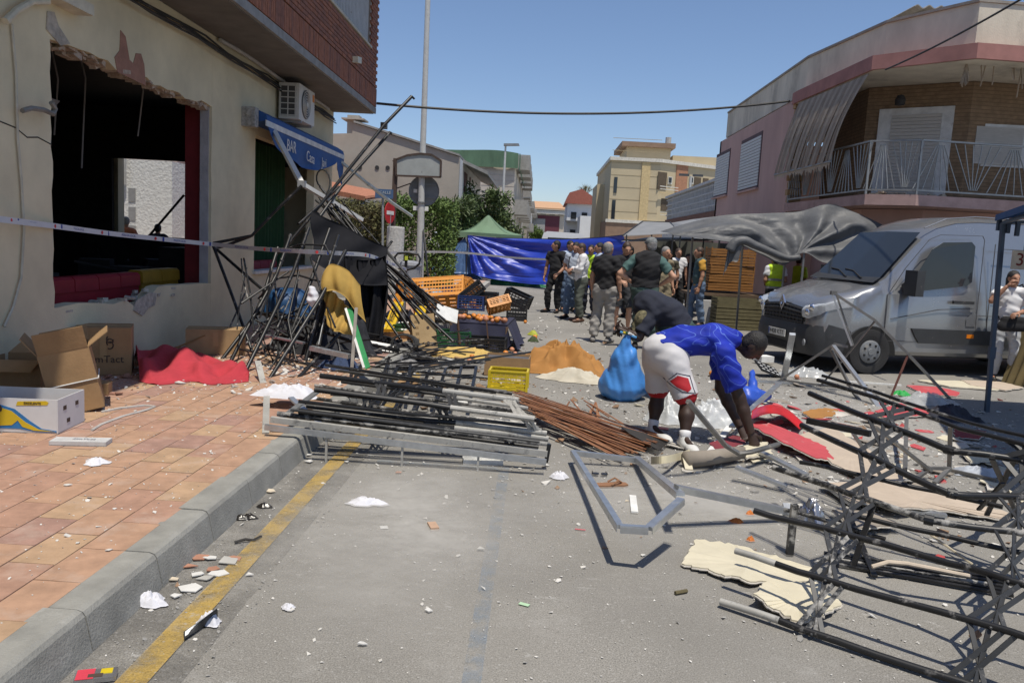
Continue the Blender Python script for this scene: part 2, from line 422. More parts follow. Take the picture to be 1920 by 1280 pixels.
# kerb stones 0.585 m long with a rounded nose
kb = B(); L_ = .585
prof = [(-.165, -.05), (-.165, .1715), (-.035, .1715), (-.012, .163), (0, .145), (.03, 0), (.03, -.05)]
kb.prism([(p[0], p[1]) for p in prof], 1, .004, L_-.004)
kmesh = mesh('kerb_stone', kb, KERBM)
kerb = obj('kerb', B().mm((-1.82, -3, -.05), (-1.705, 17.2, .155)), mat('kerb_joint', (.36, .33, .27), .95), kind='structure', base=(-1.69, 7, 0))
for j in range(-9, 25):
    o = bpy.data.objects.new('kerb_stone', kmesh); col.objects.link(o); o.parent = kerb
    o.location = Vector((-1.685, 2.9+L_*j, rng.uniform(-.002, .003)))-ORG['kerb']
# kerb return and far pavements
obj('corner_pavement', B().slab([(-30, 18.2, -.04), (-4.52, 18.2, -.04), (-4.52, 17.24, -.04), (-30, 17.24, -.04)][::-1], .19), CONC, kind='structure')
PAV = mat('far_paving', (.42, .30, .24), .9, var=.12, scale=3, dust=.3, dustc=(.5, .47, .43))
fk = B().slab([(-40, 20.8, -.02), (-2.3, 20.8, -.02), (-1.8, 21.3, -.02), (-1.8, 300, -.02), (-40, 300, -.02)], .17)
obj('far_sidewalk', fk, CONC, kind='structure')
obj('far_sidewalk_paving', B().slab([(-40, 21.0, .15), (-2.4, 21.0, .15), (-1.98, 21.4, .15), (-1.98, 299, .15), (-40, 299, .15)], .006), PAV, kind='structure')
obj('right_sidewalk', B().slab([(4.9, 19.2, -.02), (40, 17.0, -.02), (40, 300, -.02), (4.9, 300, -.02)], .16), CONC, kind='structure')

# ================================================================ bar building on the left
WALL = mat('cream_plaster', (.63, .56, .385), .92, var=.15, scale=1.1, bump=.15, bscale=35, dust=.22, dustc=(.46, .40, .29), dscale=1.3, dustw=.3)
BROKEN = mat('broken_plaster', (.42, .39, .34), .95, var=.3, scale=12, bump=.9, bscale=25, c2=(.55, .5, .42))
BRICK = mat('red_brick', (.30, .115, .062), .85, var=.28, scale=11, bump=.2, bscale=70, dust=.12, dustc=(.36, .25, .19))
BRICK2 = mat('dark_brick', (.235, .098, .062), .85, var=.28, scale=11, bump=.2, bscale=70)
MORT = mat('mortar', (.33, .28, .24), .95)
GREYC = mat('grey_slab', (.27, .265, .25), .9, var=.2, bump=.2)
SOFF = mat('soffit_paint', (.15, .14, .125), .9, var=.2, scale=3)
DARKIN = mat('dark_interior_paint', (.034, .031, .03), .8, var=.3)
WX = -4.5
def jag(a, b_, n, amp, seed):
    g = random.Random(seed); a = Vector(a); b_ = Vector(b_); d = (b_-a); nrm = Vector((-d.y, d.x)).normalized(); out = []
    for i in range(n+1):
        t = i/n; out.append(tuple(a+d*t+nrm*(g.uniform(-amp, amp) if 0 < i < n else 0)))
    return out
bar = thing('bar_building', 'cream plastered corner bar with blown-out window and brick upper floor', 'building', (-6, 8, 0))
wb = B()
wb.prism([(-4, 0), (7.3, 0)]+jag((7.3, .86), (7.3, 3.25), 18, .018, 1)+[(7.3, 4.22), (-4, 4.22)], 0, WX, WX-.15)
sill_line = [(7.3, .84), (7.7, .86), (8.1, .83), (8.35, .80), (8.6, .83), (8.8, .74), (9.05, .78), (9.2, .86), (9.35, .93)]+jag((9.5, .94), (10.88, .90), 6, .012, 3)
wb.prism([(7.3, 0), (10.88, 0)]+sill_line[::-1], 0, WX, WX-.15)
top_line = jag((7.3, 3.27), (10.88, 3.27), 22, .035, 5)
wb.prism(top_line+[(10.88, 4.22), (7.3, 4.22)], 0, WX, WX-.15)
wb.prism([(10.88, 0), (12.55, 0), (12.55, 4.22), (10.88, 4.22)]+jag((10.88, 3.27), (10.88, .9), 14, .012, 6)[1:-1], 0, WX, WX-.15)
wb.prism([(12.55, 0), (15.85, 0), (15.85, .97), (12.55, .97)], 0, WX, WX-.15)
wb.prism([(12.55, 3.12), (15.85, 3.12), (15.85, 4.22), (12.55, 4.22)], 0, WX, WX-.15)
wb.prism([(15.85, 0), (17.2, 0), (17.2, 4.22), (15.85, 4.22)], 0, WX, WX-.15)
obj('wall', wb, WALL, bar)
# end wall on the cross street with the blown-through opening
eb = B()
eb.mm((-4.76, 16.95, 0), (-6.75, 17.2, 4.22)); eb.mm((-6.75, 16.95, 3.18), (-9.02, 17.2, 4.22)); eb.mm((-9.02, 16.95, 0), (-14, 17.2, 4.22))
obj('end_wall', eb, WALL, bar)
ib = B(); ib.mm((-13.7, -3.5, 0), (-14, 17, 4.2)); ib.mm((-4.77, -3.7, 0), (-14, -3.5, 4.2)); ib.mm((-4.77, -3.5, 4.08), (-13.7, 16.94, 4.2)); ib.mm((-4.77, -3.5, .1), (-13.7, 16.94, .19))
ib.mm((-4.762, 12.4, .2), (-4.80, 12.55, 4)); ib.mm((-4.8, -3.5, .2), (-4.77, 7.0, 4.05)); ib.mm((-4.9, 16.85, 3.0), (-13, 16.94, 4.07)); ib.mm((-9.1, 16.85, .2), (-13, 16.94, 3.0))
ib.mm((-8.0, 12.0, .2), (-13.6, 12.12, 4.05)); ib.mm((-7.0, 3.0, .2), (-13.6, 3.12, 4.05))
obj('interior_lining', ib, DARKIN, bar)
obj('red_jamb_wall', B().mm((-4.655, 10.96, .2), (-4.90, 11.06, 3.9)), mat('dark_red_paint', (.16, .012, .015), .7), bar)
jb = B()
jb.prism([(10.862, .9), (10.862, 3.27), (10.879, 3.27), (10.879, .9)], 0, WX-.035, WX-.152)
obj('broken_jamb', jb, mat('rendered_jamb', (.40, .39, .40), .9, var=.15, bump=.4, bscale=30), bar)
lb = B()
g = random.Random(11)
for i in range(64):
    y = 7.32+i*.055; h = g.uniform(.015, .06); lb.box((WX-.07-g.uniform(0, .1), y, 3.27+g.uniform(-.025, .02)), (g.uniform(.04, .2), g.uniform(.04, .16), h), Matrix.Rotation(g.uniform(-.5, .5), 3, 'X'))
obj('broken_lintel', lb, mat('broken_clay', (.40, .29, .21), .95, var=.35, scale=14, bump=.8, bscale=30, c2=(.55, .47, .38)), bar, kind='stuff')
sb = B()
for i in range(34):
    y = 7.35+g.random()*2.6; sb.box((WX-.13+g.uniform(-.1, .11), y, .80+.05*(y > 9)+g.uniform(-.05, .05)), (g.uniform(.03, .14), g.uniform(.03, .12), g.uniform(.015, .045)), Matrix.Rotation(g.uniform(-.4, .4), 3, (g.random(), g.random(), 1)))
obj('broken_sill', sb, BROKEN, bar, kind='stuff')
pb = B(); pb.slab([(WX+.001, y, z) for y, z in [(8.45, 3.22), (9.05, 3.2), (9.02, 3.42), (8.95, 3.52), (8.84, 3.50), (8.78, 3.38), (8.70, 3.40), (8.62, 3.62), (8.52, 3.66), (8.50, 3.45), (8.40, 3.36)]], .006, (1, 0, 0))
obj('bare_clay_patch', pb, mat('clay_block', (.33, .175, .125), .95, var=.2, bump=.4), bar)
pb = B(); pb.slab([(WX+.001, y, z) for y, z in [(8.75, .70), (8.95, .62), (9.1, .70), (9.25, .72), (9.3, .86), (9.1, .88), (8.8, .80)]], .012, (1, 0, 0))
obj('knocked_plaster', pb, BROKEN, bar); pb = B()
pb.slab([(WX+.001, y, z) for y, z in [(7.24, 3.34), (7.45, 3.25), (7.6, 3.30), (7.42, 3.42), (7.36, 3.52), (7.26, 3.5)]], .01, (1, 0, 0))
obj('knocked_plaster', pb, BROKEN, bar)
cr = B(); cr.path([(WX+.001, 6.55, 2.45), (WX+.001, 6.8, 2.42), (WX+.001, 6.95, 2.36), (WX+.001, 7.1, 2.38), (WX+.001, 7.3, 2.34)], .006, 4)
obj('wall_crack', cr, DARKIN, bar)
obj('window_sill', B().mm((WX+.05, 12.5, .965), (WX-.18, 15.9, 1.01)), mat('white_sill', (.55, .55, .53), .6), bar)
obj('green_curtain', B().grid(lambda u, v: (-5.1+.05*math.sin(u*60), 14.1+u*1.7, .3+v*2.9), 60, 2), mat('green_cloth', (.012, .05, .016), .9), bar)
obj('bar_counter', B().mm((-6.2, 12.9, .2), (-5.5, 14, 1.3)), DARKIN, bar); obj('bar_counter', B().mm((-9.3, 16.2, .2), (-6.6, 16.7, 1.40)), DARKIN, bar)
# overhanging first floor: slab, soldier bricks, courses, balcony opening
OX = -3.6
sl = B(); sl.prism([(WX, 4.22), (OX, 4.22), (OX, 4.34), (WX, 4.34)], 1, -4, 17.2)
obj('overhang_slab', sl, GREYC, bar)
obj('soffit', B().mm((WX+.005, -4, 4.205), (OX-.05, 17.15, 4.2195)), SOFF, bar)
ub = B(); ub.mm((OX-.02, -4, 4.34), (-4.6, 17.17, 5.38)); ub.mm((OX-.02, -4, 5.38), (-4.6, 12.0, 7.4)); ub.mm((OX-.02, 16.45, 5.38), (-4.6, 17.17, 7.4)); ub.mm((-4.55, 12, 5.38), (-4.7, 16.5, 7.4)); ub.mm((-4.7, -4, 4.22), (-13.9, 17.17, 7.4))
obj('upper_wall', ub, MORT, bar)
obj('unseen_shade_eave', B().mm((-2.75, -4, 7.4), (-14.2, 17.3, 7.6)), GREYC, bar)  # unseen eave, added with its overhang sized to shade the pavement
bs = B().box((0, 0, 0), (.03, .066, .36)); bsm = [mesh('brick', bs, m) for m in (BRICK, BRICK2)]
for i in range(118):
    y = 17.13-i*.0755
    o = bpy.data.objects.new('brick', bsm[0 if rng.random() < .7 else 1]); col.objects.link(o); o.parent = bar
    o.location = Vector((OX-.004+rng.uniform(-.003, .003), y, 4.53))-ORG['bar_building']
bh = B().box((0, 0, 0), (.03, .235, .058)); bhm = [mesh('brick', bh, m) for m in (BRICK, BRICK2)]
rest = [B(), B()]; nb = 0
for r in range(38):
    z = 4.765+r*.0705
    for i in range(34):
        y = 17.05-i*.2465-(.123 if r % 2 else 0)
        if y < 8.6 or (z > 5.36 and 12.05 < y < 16.5): continue
        k = 0 if rng.random() < .45 else 1
        if r < 12 and y > 12 and nb < 178:
            o = bpy.data.objects.new('brick', bhm[k]); col.objects.link(o); o.parent = bar; nb += 1
            o.location = Vector((OX-.004+rng.uniform(-.003, .003), y, z))-ORG['bar_building']
        else: rest[k].add([(p[0]+OX-.004, p[1]+y, p[2]+z) for p in bh.v], bh.f)
for k in (0, 1): obj('brickwork', rest[k], (BRICK, BRICK2)[k], bar, kind='stuff')
cap = B(); cap.mm((OX+.03, 11.95, 5.385), (OX-.14, 16.5, 5.43)); obj('balcony_sill', cap, mat('cream_sill', (.5, .46, .36), .8), bar)
rl = thing('balcony_railing', 'white barred balcony railing on the brick upper floor', 'railing', (OX, 14.2, 5.43))
WM = mat('white_metal', (.62, .63, .64), .45, var=.08, dust=.12, dustc=(.4, .38, .35))
for i in range(42):
    obj('bar', B().box((OX-.05, 12.05+i*.1055, 5.90), (.018, .022, .94)), WM, rl)
obj('top_rail', B().box((OX-.05, 14.22, 6.39), (.045, 4.45, .04)), WM, rl); obj('bottom_rail', B().box((OX-.05, 14.22, 5.45), (.03, 4.45, .03)), WM, rl)
obj('lamp_stub', B().box((OX+.05, 15.1, 4.86), (.12, .30, .11), Matrix.Rotation(.15, 3, 'X')), mat('cream_plastic', (.6, .56, .44), .6), bar)
# cables under the soffit
CABLE = mat('black_cable', (.02, .02, .02), .6, dust=.3, dustc=(.12, .11, .1))
for k in range(5):
    g = random.Random(40+k)
    pts = [(WX+.03+.02*k, 5+i*.8, 4.14-.03*k-.05*abs(math.sin(i*.9+k))-g.uniform(0, .04)) for i in range(16)]
    t_ = obj('wall_cable', B().path(pts, .012+.006*(k == 1), 6), CABLE, bar)
tb_ = B().path([(WX+.06, 11+i*.62, 4.17+.02*math.sin(i)) for i in range(10)], .028, 8)
obj('conduit', tb_, mat('grey_pipe', (.4, .4, .38), .6), bar)
cb = B().path([xp(*p, WX+.02) for p in [(22, 45), (30, 140), (33, 260), (40, 340), (45, 430), (40, 520), (25, 575), (8, 612)]], .011, 6)
obj('hanging_cable', cb, mat('cream_cable', (.5, .47, .38), .6), bar)
bx = B(); bx.box(xp(130, 5, WX+.09), (.18, .5, .10)); bx.path([xp(*p, WX+.06) for p in [(10, 40), (30, 20), (60, 3), (90, 3)]], .03, 8)
obj('junction_box', bx, mat('cream_plastic', (.6, .56, .44), .6), bar)
hk = B().path([xp(*p, WX+.10) for p in [(42, 208), (60, 203), (82, 206), (100, 214), (104, 205), (96, 192)]], .022, 7)
obj('bent_bracket', hk, mat('rusty_grey', (.2, .19, .17), .6, var=.3), bar)
# furniture inside
REDV = mat('red_vinyl', (.27, .012, .022), .5, var=.15); OCHV = mat('ochre_vinyl', (.30, .17, .015), .5, var=.15)
def sofa(label, m, y0, y1, top, x=-5.06):
    t = thing('banquette', label, 'sofa', (x, (y0+y1)/2, .19), 'banquettes inside the bar')
    obj('seat', B().mm((x-.6, y0, .19), (x-.07, y1, .62)), m, t)
    n = int((y1-y0)/.42)
    obj('backrest', B().mm((x-.10, y0+.01, .19), (x+.08, y1-.01, top-.04)), m, t)
    for i in range(n):
        a = y0+i*(y1-y0)/n; w = (y1-y0)/n
        obj('cushion', B().prism([(x-.11, top-.16), (x+.10, top-.16), (x+.095, top-.03), (x+.06, top), (x-.07, top), (x-.105, top-.03)], 1, a+.008, a+w-.008), m, t)
sofa('red vinyl banquette behind the blown-out window', REDV, 7.0, 9.85, 1.06)
sofa('ochre vinyl banquette beside the red one inside the bar', OCHV, 9.9, 10.95, 1.08)
sofa('red vinyl banquette behind the second bar window', REDV, 12.7, 14.9, 1.12, -5.0)
g = random.Random(21)
ds = B()
for i in range(26):
    a = Vector((g.uniform(-9, -5.6), g.uniform(8, 16), g.uniform(.3, 1.5))); ds.tube(a, a+Vector((g.uniform(-.8, .8), g.uniform(-.8, .8), g.uniform(-.2, .8))), .02, 6)
for i in range(8):
    a = Vector((g.uniform(-8, -5.6), g.uniform(7.5, 16), .2)); ds.box(a+Vector((0, 0, .4)), (.5, .5, .8), Matrix.Rotation(g.uniform(0, 2), 3, 'Z'))
obj('wrecked_furniture', ds, mat('charred_wood', (.03, .027, .025), .8), None, 'charred tangle of chairs and tables inside the bar', 'furniture', kind='stuff')
cf = B().prism([(-5.9, 3.05), (-5.5, 3.0), (-5.2, 2.92), (-5.25, 2.86), (-5.6, 2.84), (-5.9, 2.9)], 1, 7.6, 8.6)
obj('fallen_ceiling_panel', cf, mat('grey_panel', (.2, .2, .2), .8), bar)
obj('wall_shelf', B().mm((-7.4, 6.9, 2.0), (-6.8, 7.9, 2.05)), mat('shelf_wood', (.22, .13, .07), .8), bar); obj('wall_poster', B().mm((-7.5, 7.35, 2.15), (-7.46, 8.2, 2.75)), mat('poster_pale', (.4, .38, .33), .8), bar)
for k in range(7):
    g = random.Random(60+k); y = 7.8+k*.42; x = -5.2-g.random()*1.5; obj('hanging_wire', B().path([(x, y, 4.05), (x+.1, y+.1, 3.5-g.random()*.3), (x-.05, y+.25, 3.0-g.random()*.8)], .012, 5), mat('grey_wire', (.2, .19, .18), .7), bar)
# awning
AWB = mat('awning_blue', (.018, .085, .27), .7, var=.12, scale=14); AWW = mat('awning_white', (.62, .62, .60), .6)
aw = thing('awning', 'folded blue bar awning with white lettering under the air conditioner', 'awning', (-4.4, 14.3, 3.0))
A0, A1 = 12.05, 16.9
obj('roll', B().prism([(WX+.02, 3.42), (WX+.18, 3.45), (WX+.30, 3.38), (WX+.32, 3.30), (WX+.02, 3.26)], 1, A0+.1, A1), AWB, aw)
obj('stripe', B().prism([(WX+.31, 3.305), (WX+.325, 3.30), (WX+.325, 3.215), (WX+.31, 3.215)], 1, A0+.05, A1), AWW, aw)
def val(u, v):
    y = A0+.15+u*(A1-A0-.15); drop = .08+.36*math.sin(min(1, u*1.15)*math.pi)**.7 if u < .87 else .25+.3*(u-.87)/.13
    return (WX+.315+.03*math.sin(u*22+v*2)*v, y, 3.22-v*drop)
obj('valance', B().grid(val, 70, 8, .004), AWB, aw, smooth=True)
def awtext(name, s, size, yc, zc, rot=0):
    Mx = basis((WX+.352, yc, zc), (0, 1, 0), (0, 0, 1)) @ Matrix.Rotation(rot, 4, 'Z'); text(name, s, size, Mx, AWW, aw)
awtext('lettering', 'BAR', .27, 13.25, 3.04, 0); awtext('lettering', 'Casa', .26, 14.35, 2.98, -.04); awtext('lettering', 'Javi', .24, 15.25, 2.98, .02)
bk = B(); bk.box((WX+.10, A0-.02, 3.32), (.2, .16, .28)); bk.tube((WX+.12, A0-.13, 3.38), (WX+.12, A0+.1, 3.38), .05, 12); bk.tube((WX+.14, A0-.12, 3.24), (WX+.14, A0+.1, 3.24), .045, 12)
obj('end_bracket', bk, mat('cracked_casting', (.33, .32, .30), .8, var=.4, scale=20), aw)
ARMW = mat('white_powdercoat', (.66, .65, .62), .4, var=.06, dust=.12, dustc=(.35, .33, .3))
e1 = xp(566, 345, -3.35); e2 = xp(678, 412, -2.75)
obj('arm', B().bar((WX+.3, 12.5, 3.2), e1, .07, .055), ARMW, aw); obj('arm', B().bar(e1, e2, .07, .055), ARMW, aw)
obj('elbow', B().box(e1, (.1, .1, .09)), mat('grey_casting', (.3, .3, .3), .5), aw)
f1 = xp(690, 345, -3.75); f2 = xp(772, 405, -3.4); f0 = (WX+.3, 16.7, 3.15)
obj('arm', B().bar(f0, f1, .06, .05), mat('greenish_arm', (.45, .50, .47), .4), aw); obj('arm', B().path([f1, f1.lerp(f2, .5)+Vector((0, 0, -.03)), f2], .04, 8), mat('greenish_arm', (.45, .50, .47), .4), aw)
# air conditioner
ac = thing('air_conditioner', 'white outdoor air conditioner unit on the cream wall above the awning', 'air conditioner', (-4.3, 14.3, 3.5))
ACW = mat('ac_casing', (.56, .55, .51), .5, var=.08, dust=.15, dustc=(.35, .33, .28))
ax0, ax1, ay0, ay1, az0, az1 = WX+.06, WX+.40, 13.45, 14.35, 3.52, 4.10
obj('casing', B().mm((ax0, ay0, az0), (ax1, ay1, az1)), ACW, ac)
obj('coil', B().mm((ax0+.02, ay0-.004, az0+.05), (ax1-.05, ay0, az1-.04)), mat('coil_dark', (.06, .06, .06), .6), ac)
for i in range(3): obj('guard_bar', B().box((ax0+.03+i*.125, ay0-.012, (az0+az1)/2), (.016, .012, .5)), ACW, ac)
for i in range(6): obj('guard_bar', B().box(((ax0+ax1)/2-.02, ay0-.012, az0+.06+i*.095), (.29, .012, .014)), ACW, ac)
obj('fan_grille', B().lathe([(.02, .0), (.235, .0), (.24, .012), (.02, .02)], 28, (ax1, 13.82, 3.81), 'x'), mat('fan_dark', (.13, .13, .125), .6), ac)
for r_ in (.06, .10, .14, .18, .22):
    obj('grille_ring', B().path([(ax1+.024, 13.82+r_*math.cos(a*math.pi/14), 3.81+r_*math.sin(a*math.pi/14)) for a in range(29)], .006, 5), ACW, ac)
obj('hub', B().lathe([(.0, .03), (.045, .03), (.04, .038), (0, .04)], 14, (ax1, 13.82, 3.81), 'x'), ACW, ac)
obj('orange_sticker', B().mm((ax1, 14.22, 3.93), (ax1+.003, 14.33, 4.05)), mat('orange_print', (.6, .2, .02), .6), ac)
for y in (13.6, 14.2): obj('bracket', B().bar((WX, y, 3.50), (ax1, y, 3.50), .04), mat('grey_casting', (.3, .3, .3), .5), ac)
br = B(); br.path([(ax0, 13.6, 3.5), (ax0-.02, 13.5, 3.35), (WX+.02, 13.6, 3.28), (WX+.01, 13.7, 3.3)], .02, 6)
obj('drain_hose', br, mat('grey_casting', (.3, .3, .3), .5), ac)
# ================================================================ background, left of the street
PLAST = mat('weathered_render', (.36, .325, .275), .95, var=.12, scale=.8, bump=.2, bscale=20, dust=.25, dustc=(.30, .27, .23), dscale=.6, dustw=.3)
WHITEW = mat('white_wall', (.66, .66, .65), .9, var=.06, scale=1, dust=.15, dustc=(.5, .48, .45), dscale=.8, dustw=.3)
TERRA = mat('terracotta', (.36, .15, .085), .9, var=.25, scale=8)
GLASSD = mat('dark_glass', (.02, .024, .03), .08, var=.1, spec=.6)
GREENNET = mat('green_net', (.085, .155, .095), .85, var=.2, scale=1.5, stretch=(1, 1, .4))
hs = thing('gabled_house', 'beige rendered house with a blank gable end behind the hedge', 'house', (-8, 36, 0))
gp = [yp(*p, 34) for p in [(560, 252), (660, 250), (664, 231), (762, 262), (862, 294)]]
gb = B(); gb.prism([(p.x, p.z) for p in gp]+[(gp[-1].x, 0), (gp[0].x, 0)], 1, 34, 34.3)
obj('gable_wall', gb, PLAST, hs)
cx = gp[-1].x
fb = B(); fb.mm((cx-.3, 34.3, 0), (cx, 46, gp[-1].z-.02)); fb.mm((cx-9, 45.7, 0), (cx-.3, 46, gp[-1].z-.02)); obj('facade', fb, WHITEW, hs)
rb = B()
for a, c_ in ((gp[2], gp[3]), (gp[3], gp[4])): rb.slab([(a.x, 33.9, a.z+.02), (c_.x+(.0), 33.9, c_.z+.02), (c_.x, 46, c_.z+.02), (a.x, 46, a.z+.02)], .08)
rb.slab([(cx, 35.5, gp[-1].z-.1), (cx+1.1, 35.5, gp[-1].z-.55), (cx+1.1, 46.2, gp[-1].z-.55), (cx, 46.2, gp[-1].z-.1)], .14)
obj('roof', rb, GREYC, hs)
ch = yp(663, 236, 34); cb = B(); cb.mm((ch.x-.3, 34.1, ch.z-.4), (ch.x+.2, 34.6, ch.z+.45)); cb.mm((ch.x-.5, 33.9, ch.z+.25), (ch.x+.45, 34.8, ch.z+.31)); obj('chimney', cb, PLAST, hs)
for i, (y0, y1) in enumerate(((36.3, 37.6), (39, 39.4))):
    w_ = obj('window', B().mm((cx-.02, y0, 3.0), (cx+.03, y1, 4.7)), mat('maroon_shutter', (.10, .02, .025), .6), hs)
for px in (636, 675, 707, 727):
    p = yp(px, 313+(px-636)*.02, 34)
    obj('vent_tile', B().lathe([(0, 0), (.09, 0), (.09, .02), (0, .02)], 10, (p.x, 33.97, p.z), 'y'), mat('vent_black', (.03, .03, .03), .8), hs)
tl = thing('tiled_apartment_block', 'pale tiled apartment block with green netting on its roof', 'building', (-6, 56, 0))
TILEW = mat('pale_tile_cladding', (.45, .41, .35), .7, var=.14, scale=1.2, bump=.1, dust=.15, dustc=(.36, .28, .2), dscale=.5, dustw=.25)
q0, q1 = yp(800, 292, 52), yp(966, 306, 52)
tbm = B(); tbm.mm((q0.x-4, 52, 0), (q1.x, 80, q1.z)); obj('wall', tbm, TILEW, tl)
for k in range(14):
    z = 3.2+k*.34
    if z < q1.z: obj('tile_joint', B().mm((q0.x-4, 51.985, z), (q1.x+.005, 52, z+.02)), mat('tile_joint', (.36, .32, .27), .9), tl)
nt_ = B().grid(lambda u, v: (q0.x-5+u*(q1.x-q0.x+5.2), 52-.25+.1*math.sin(u*19), q1.z-.35+v*(1.25-.35*u)+.12*math.sin(u*9)*v), 40, 6)
nt_.grid(lambda u, v: (q1.x+.25, 51.8+u*20, q1.z-.3+v*(.9+.2*math.sin(u*12))), 30, 4)
obj('safety_net', nt_, GREENNET, tl)
for i in range(4):
    for j in range(2): b_ = obj('balcony', B().mm((q1.x, 55+i*6, 3.6+j*3), (q1.x+.9, 58.5+i*6, 4.6+j*3)), mat('balcony_grey', (.3, .29, .27), .8), tl)
for i in range(3):
    y0 = 84+i*24; h_ = 9.2-i*.6
    o_ = thing('row_house', ['grey row house beyond the tiled block', 'beige row house with balconies further down the street', 'pale row house near the end of the street'][i], 'house', (-5, y0+10, 0))
    obj('wall', B().mm((-9, y0, 0), (-2.0+.25*i, y0+20, h_)), [TILEW, PLAST, WHITEW][i], o_)
    for k in range(4):
        for j in range(2): obj('balcony', B().mm((-2.0+.25*i, y0+2+k*4.5, 3.4+3*j), (-1.2+.25*i, y0+4.8+k*4.5, 4.4+3*j)), mat('balcony_grey', (.3, .29, .27), .8), o_)
# what shows through the blown-out bar: stucco house over the cross street
st = thing('stucco_house', 'rough white stucco house seen through the bar', 'house', (-13, 23, 0))
STUC = mat('rough_stucco', (.60, .60, .58), .95, var=.12, scale=9, bump=1.0, bscale=14)
obj('wall', B().mm((-20, 22.4, 0), (-10.38, 27, 3.42)), STUC, st)
for k in range(3): obj('vent_slot', B().mm((-11.62, 22.38, 2.25-.52*k), (-11.42, 22.395, 2.62-.52*k)), mat('slot_grey', (.25, .25, .25), .8), st)
obj('pipe', B().tube((-11.7, 22.3, 2.7), (-11.7, 22.3, 4.4), .06, 8), mat('grey_pipe', (.4, .4, .38), .6), st)
ph = thing('peach_house', 'peach house with orange roof behind the stucco wall', 'house', (-14, 31, 0))
obj('wall', B().mm((-24, 29, 0), (-10.5, 33.0, 4.7)), mat('peach_paint', (.56, .43, .38), .9), ph); obj('roof', B().slab([(-13.2, 28.6, 4.1), (-8.5, 28.6, 3.7), (-8.5, 33.5, 4.9), (-13.2, 33.5, 5.3)], .15), mat('orange_tile', (.5, .2, .07), .9), ph)
pc = thing('porch_house', 'low house with terracotta tiled roof behind the awning arm', 'house', (-7.5, 27, 0))
r0, r1 = yp(560, 348, 25), yp(682, 372, 25)
obj('wall', B().mm((r0.x, 25.3, 0), (r1.x-.3, 29, r1.z-.1)), PLAST, pc); obj('fascia', B().mm((r0.x, 24.95, r1.z-.32), (r1.x+.5, 25.2, r1.z-.04)), mat('grey_fascia', (.33, .33, .32), .8), pc)
for k in range(26):
    x = r0.x+(r1.x-r0.x)*k/25; dz = (r1.z-r0.z)*k/25
    obj('roof_tile', B().path([(x, 24.9, r0.z+dz), (x, 29, r0.z+dz+.35)], .08, 7), TERRA, pc)

# vegetation
def hedge(name, label, x0, x1, y0, y1, z0, z1, n, size, m, seed, cat='hedge', brown=0):
    t = thing(name, label, cat, ((x0+x1)/2, (y0+y1)/2, z0))
    def smp(g, n):
        u = g.random((n, 3)); a = np.array([x0, y0, z0]); b_ = np.array([x1, y1, z1])
        f = g.integers(0, 4, n); d = np.abs(g.normal(0, .12, n))
        P = a+u*(b_-a)
        P[f == 0, 1] = y0+d[f == 0]*3; P[f == 1, 2] = z1-d[f == 1]*3; P[f == 2, 0] = x1-d[f == 2]*2
        bump = np.array([fbm(p, .9, 3) for p in P])
        P[:, 2] += .45*bump*(P[:, 2]-z0)/(z1-z0); P[:, 1] -= .25*bump
        return P
    obj('foliage', leaves(n, smp, size, seed), m, t)
    tr = B(); g = random.Random(seed)
    for k in range(6):
        x = x0+(x1-x0)*(k+.5)/6; tr.path([(x, (y0+y1)/2, z0-.3 if z0 < .4 else z0), (x+g.uniform(-.2, .2), (y0+y1)/2, (z0+z1)/2), (x+g.uniform(-.4, .4), (y0+y1)/2, z1-.2)], .04, 6, .012)
    obj('trunk', tr, mat('bark', (.12, .09, .06), .95, bump=.5), t)
    return t
LEAF1 = mat('hedge_leaf', (.085, .145, .028), .7, var=.35, scale=2.5, c2=(.15, .23, .05)); LEAF2 = mat('dark_leaf', (.06, .10, .03), .6, var=.35, scale=2, c2=(.12, .17, .05))
LEAFB = mat('dry_leaf', (.13, .095, .05), .9, var=.4, scale=3, c2=(.15, .16, .06))
a, c_ = yp(632, 520, 24), yp(770, 520, 24)
hedge('dry_hedge', 'half dead brown hedge behind the white gate pillar', yp(625, 400, 23.5).x, yp(722, 400, 23.5).x, 23.4, 25.0, .15, 2.55, 9000, .10, LEAFB, 3)
hedge('green_hedge', 'clipped bright green hedge beside the tall lamp post', yp(720, 400, 24.4).x, yp(846, 400, 24.4).x, 24.3, 26.6, .15, 2.9, 16000, .10, LEAF1, 4)
def tree(name, label, c, rx, ry, rz, n, size, m, seed, ratio=.35, red=False):
    t = thing(name, label, 'tree', (c[0], c[1], .15)); g = random.Random(seed)
    cl = [(Vector(c)+Vector((g.uniform(-1, 1)*rx*.75, g.uniform(-1, 1)*ry*.7, g.uniform(-.9, .9)*rz*.75)), g.uniform(.28, .5)*min(rx, rz)) for _ in range(22)]
    def smp(gg, n):
        k = gg.integers(0, len(cl), n); cc = np.array([list(x[0]) for x in cl])[k]; rr = np.array([x[1] for x in cl])[k]
        d = gg.normal(size=(n, 3)); d /= np.linalg.norm(d, axis=1)[:, None]; return cc+d*(rr*gg.random(n)**.4)[:, None]
    obj('crown', leaves(n, smp, size, seed, ratio=ratio), m, t)
    tb2 = B(); tb2.path([(c[0], c[1], .1), (c[0]+.1, c[1], c[2]*.4), (c[0], c[1], c[2])], .13, 8, .05)
    for p, r_ in cl[:12]: tb2.path([(c[0], c[1], c[2]*.45), Vector((c[0], c[1], c[2]*.6)).lerp(p, .5), p], .04, 6, .012)
    obj('trunk', tb2, mat('bark', (.12, .09, .06), .95, bump=.5), t); return t
p = yp(905, 400, 37); tree('loquat_tree', 'broad-leaved garden tree in front of the white facade', (p.x, 37, p.z), 1.5, 1.1, 1.25, 4600, .26, LEAF2, 5, .3)
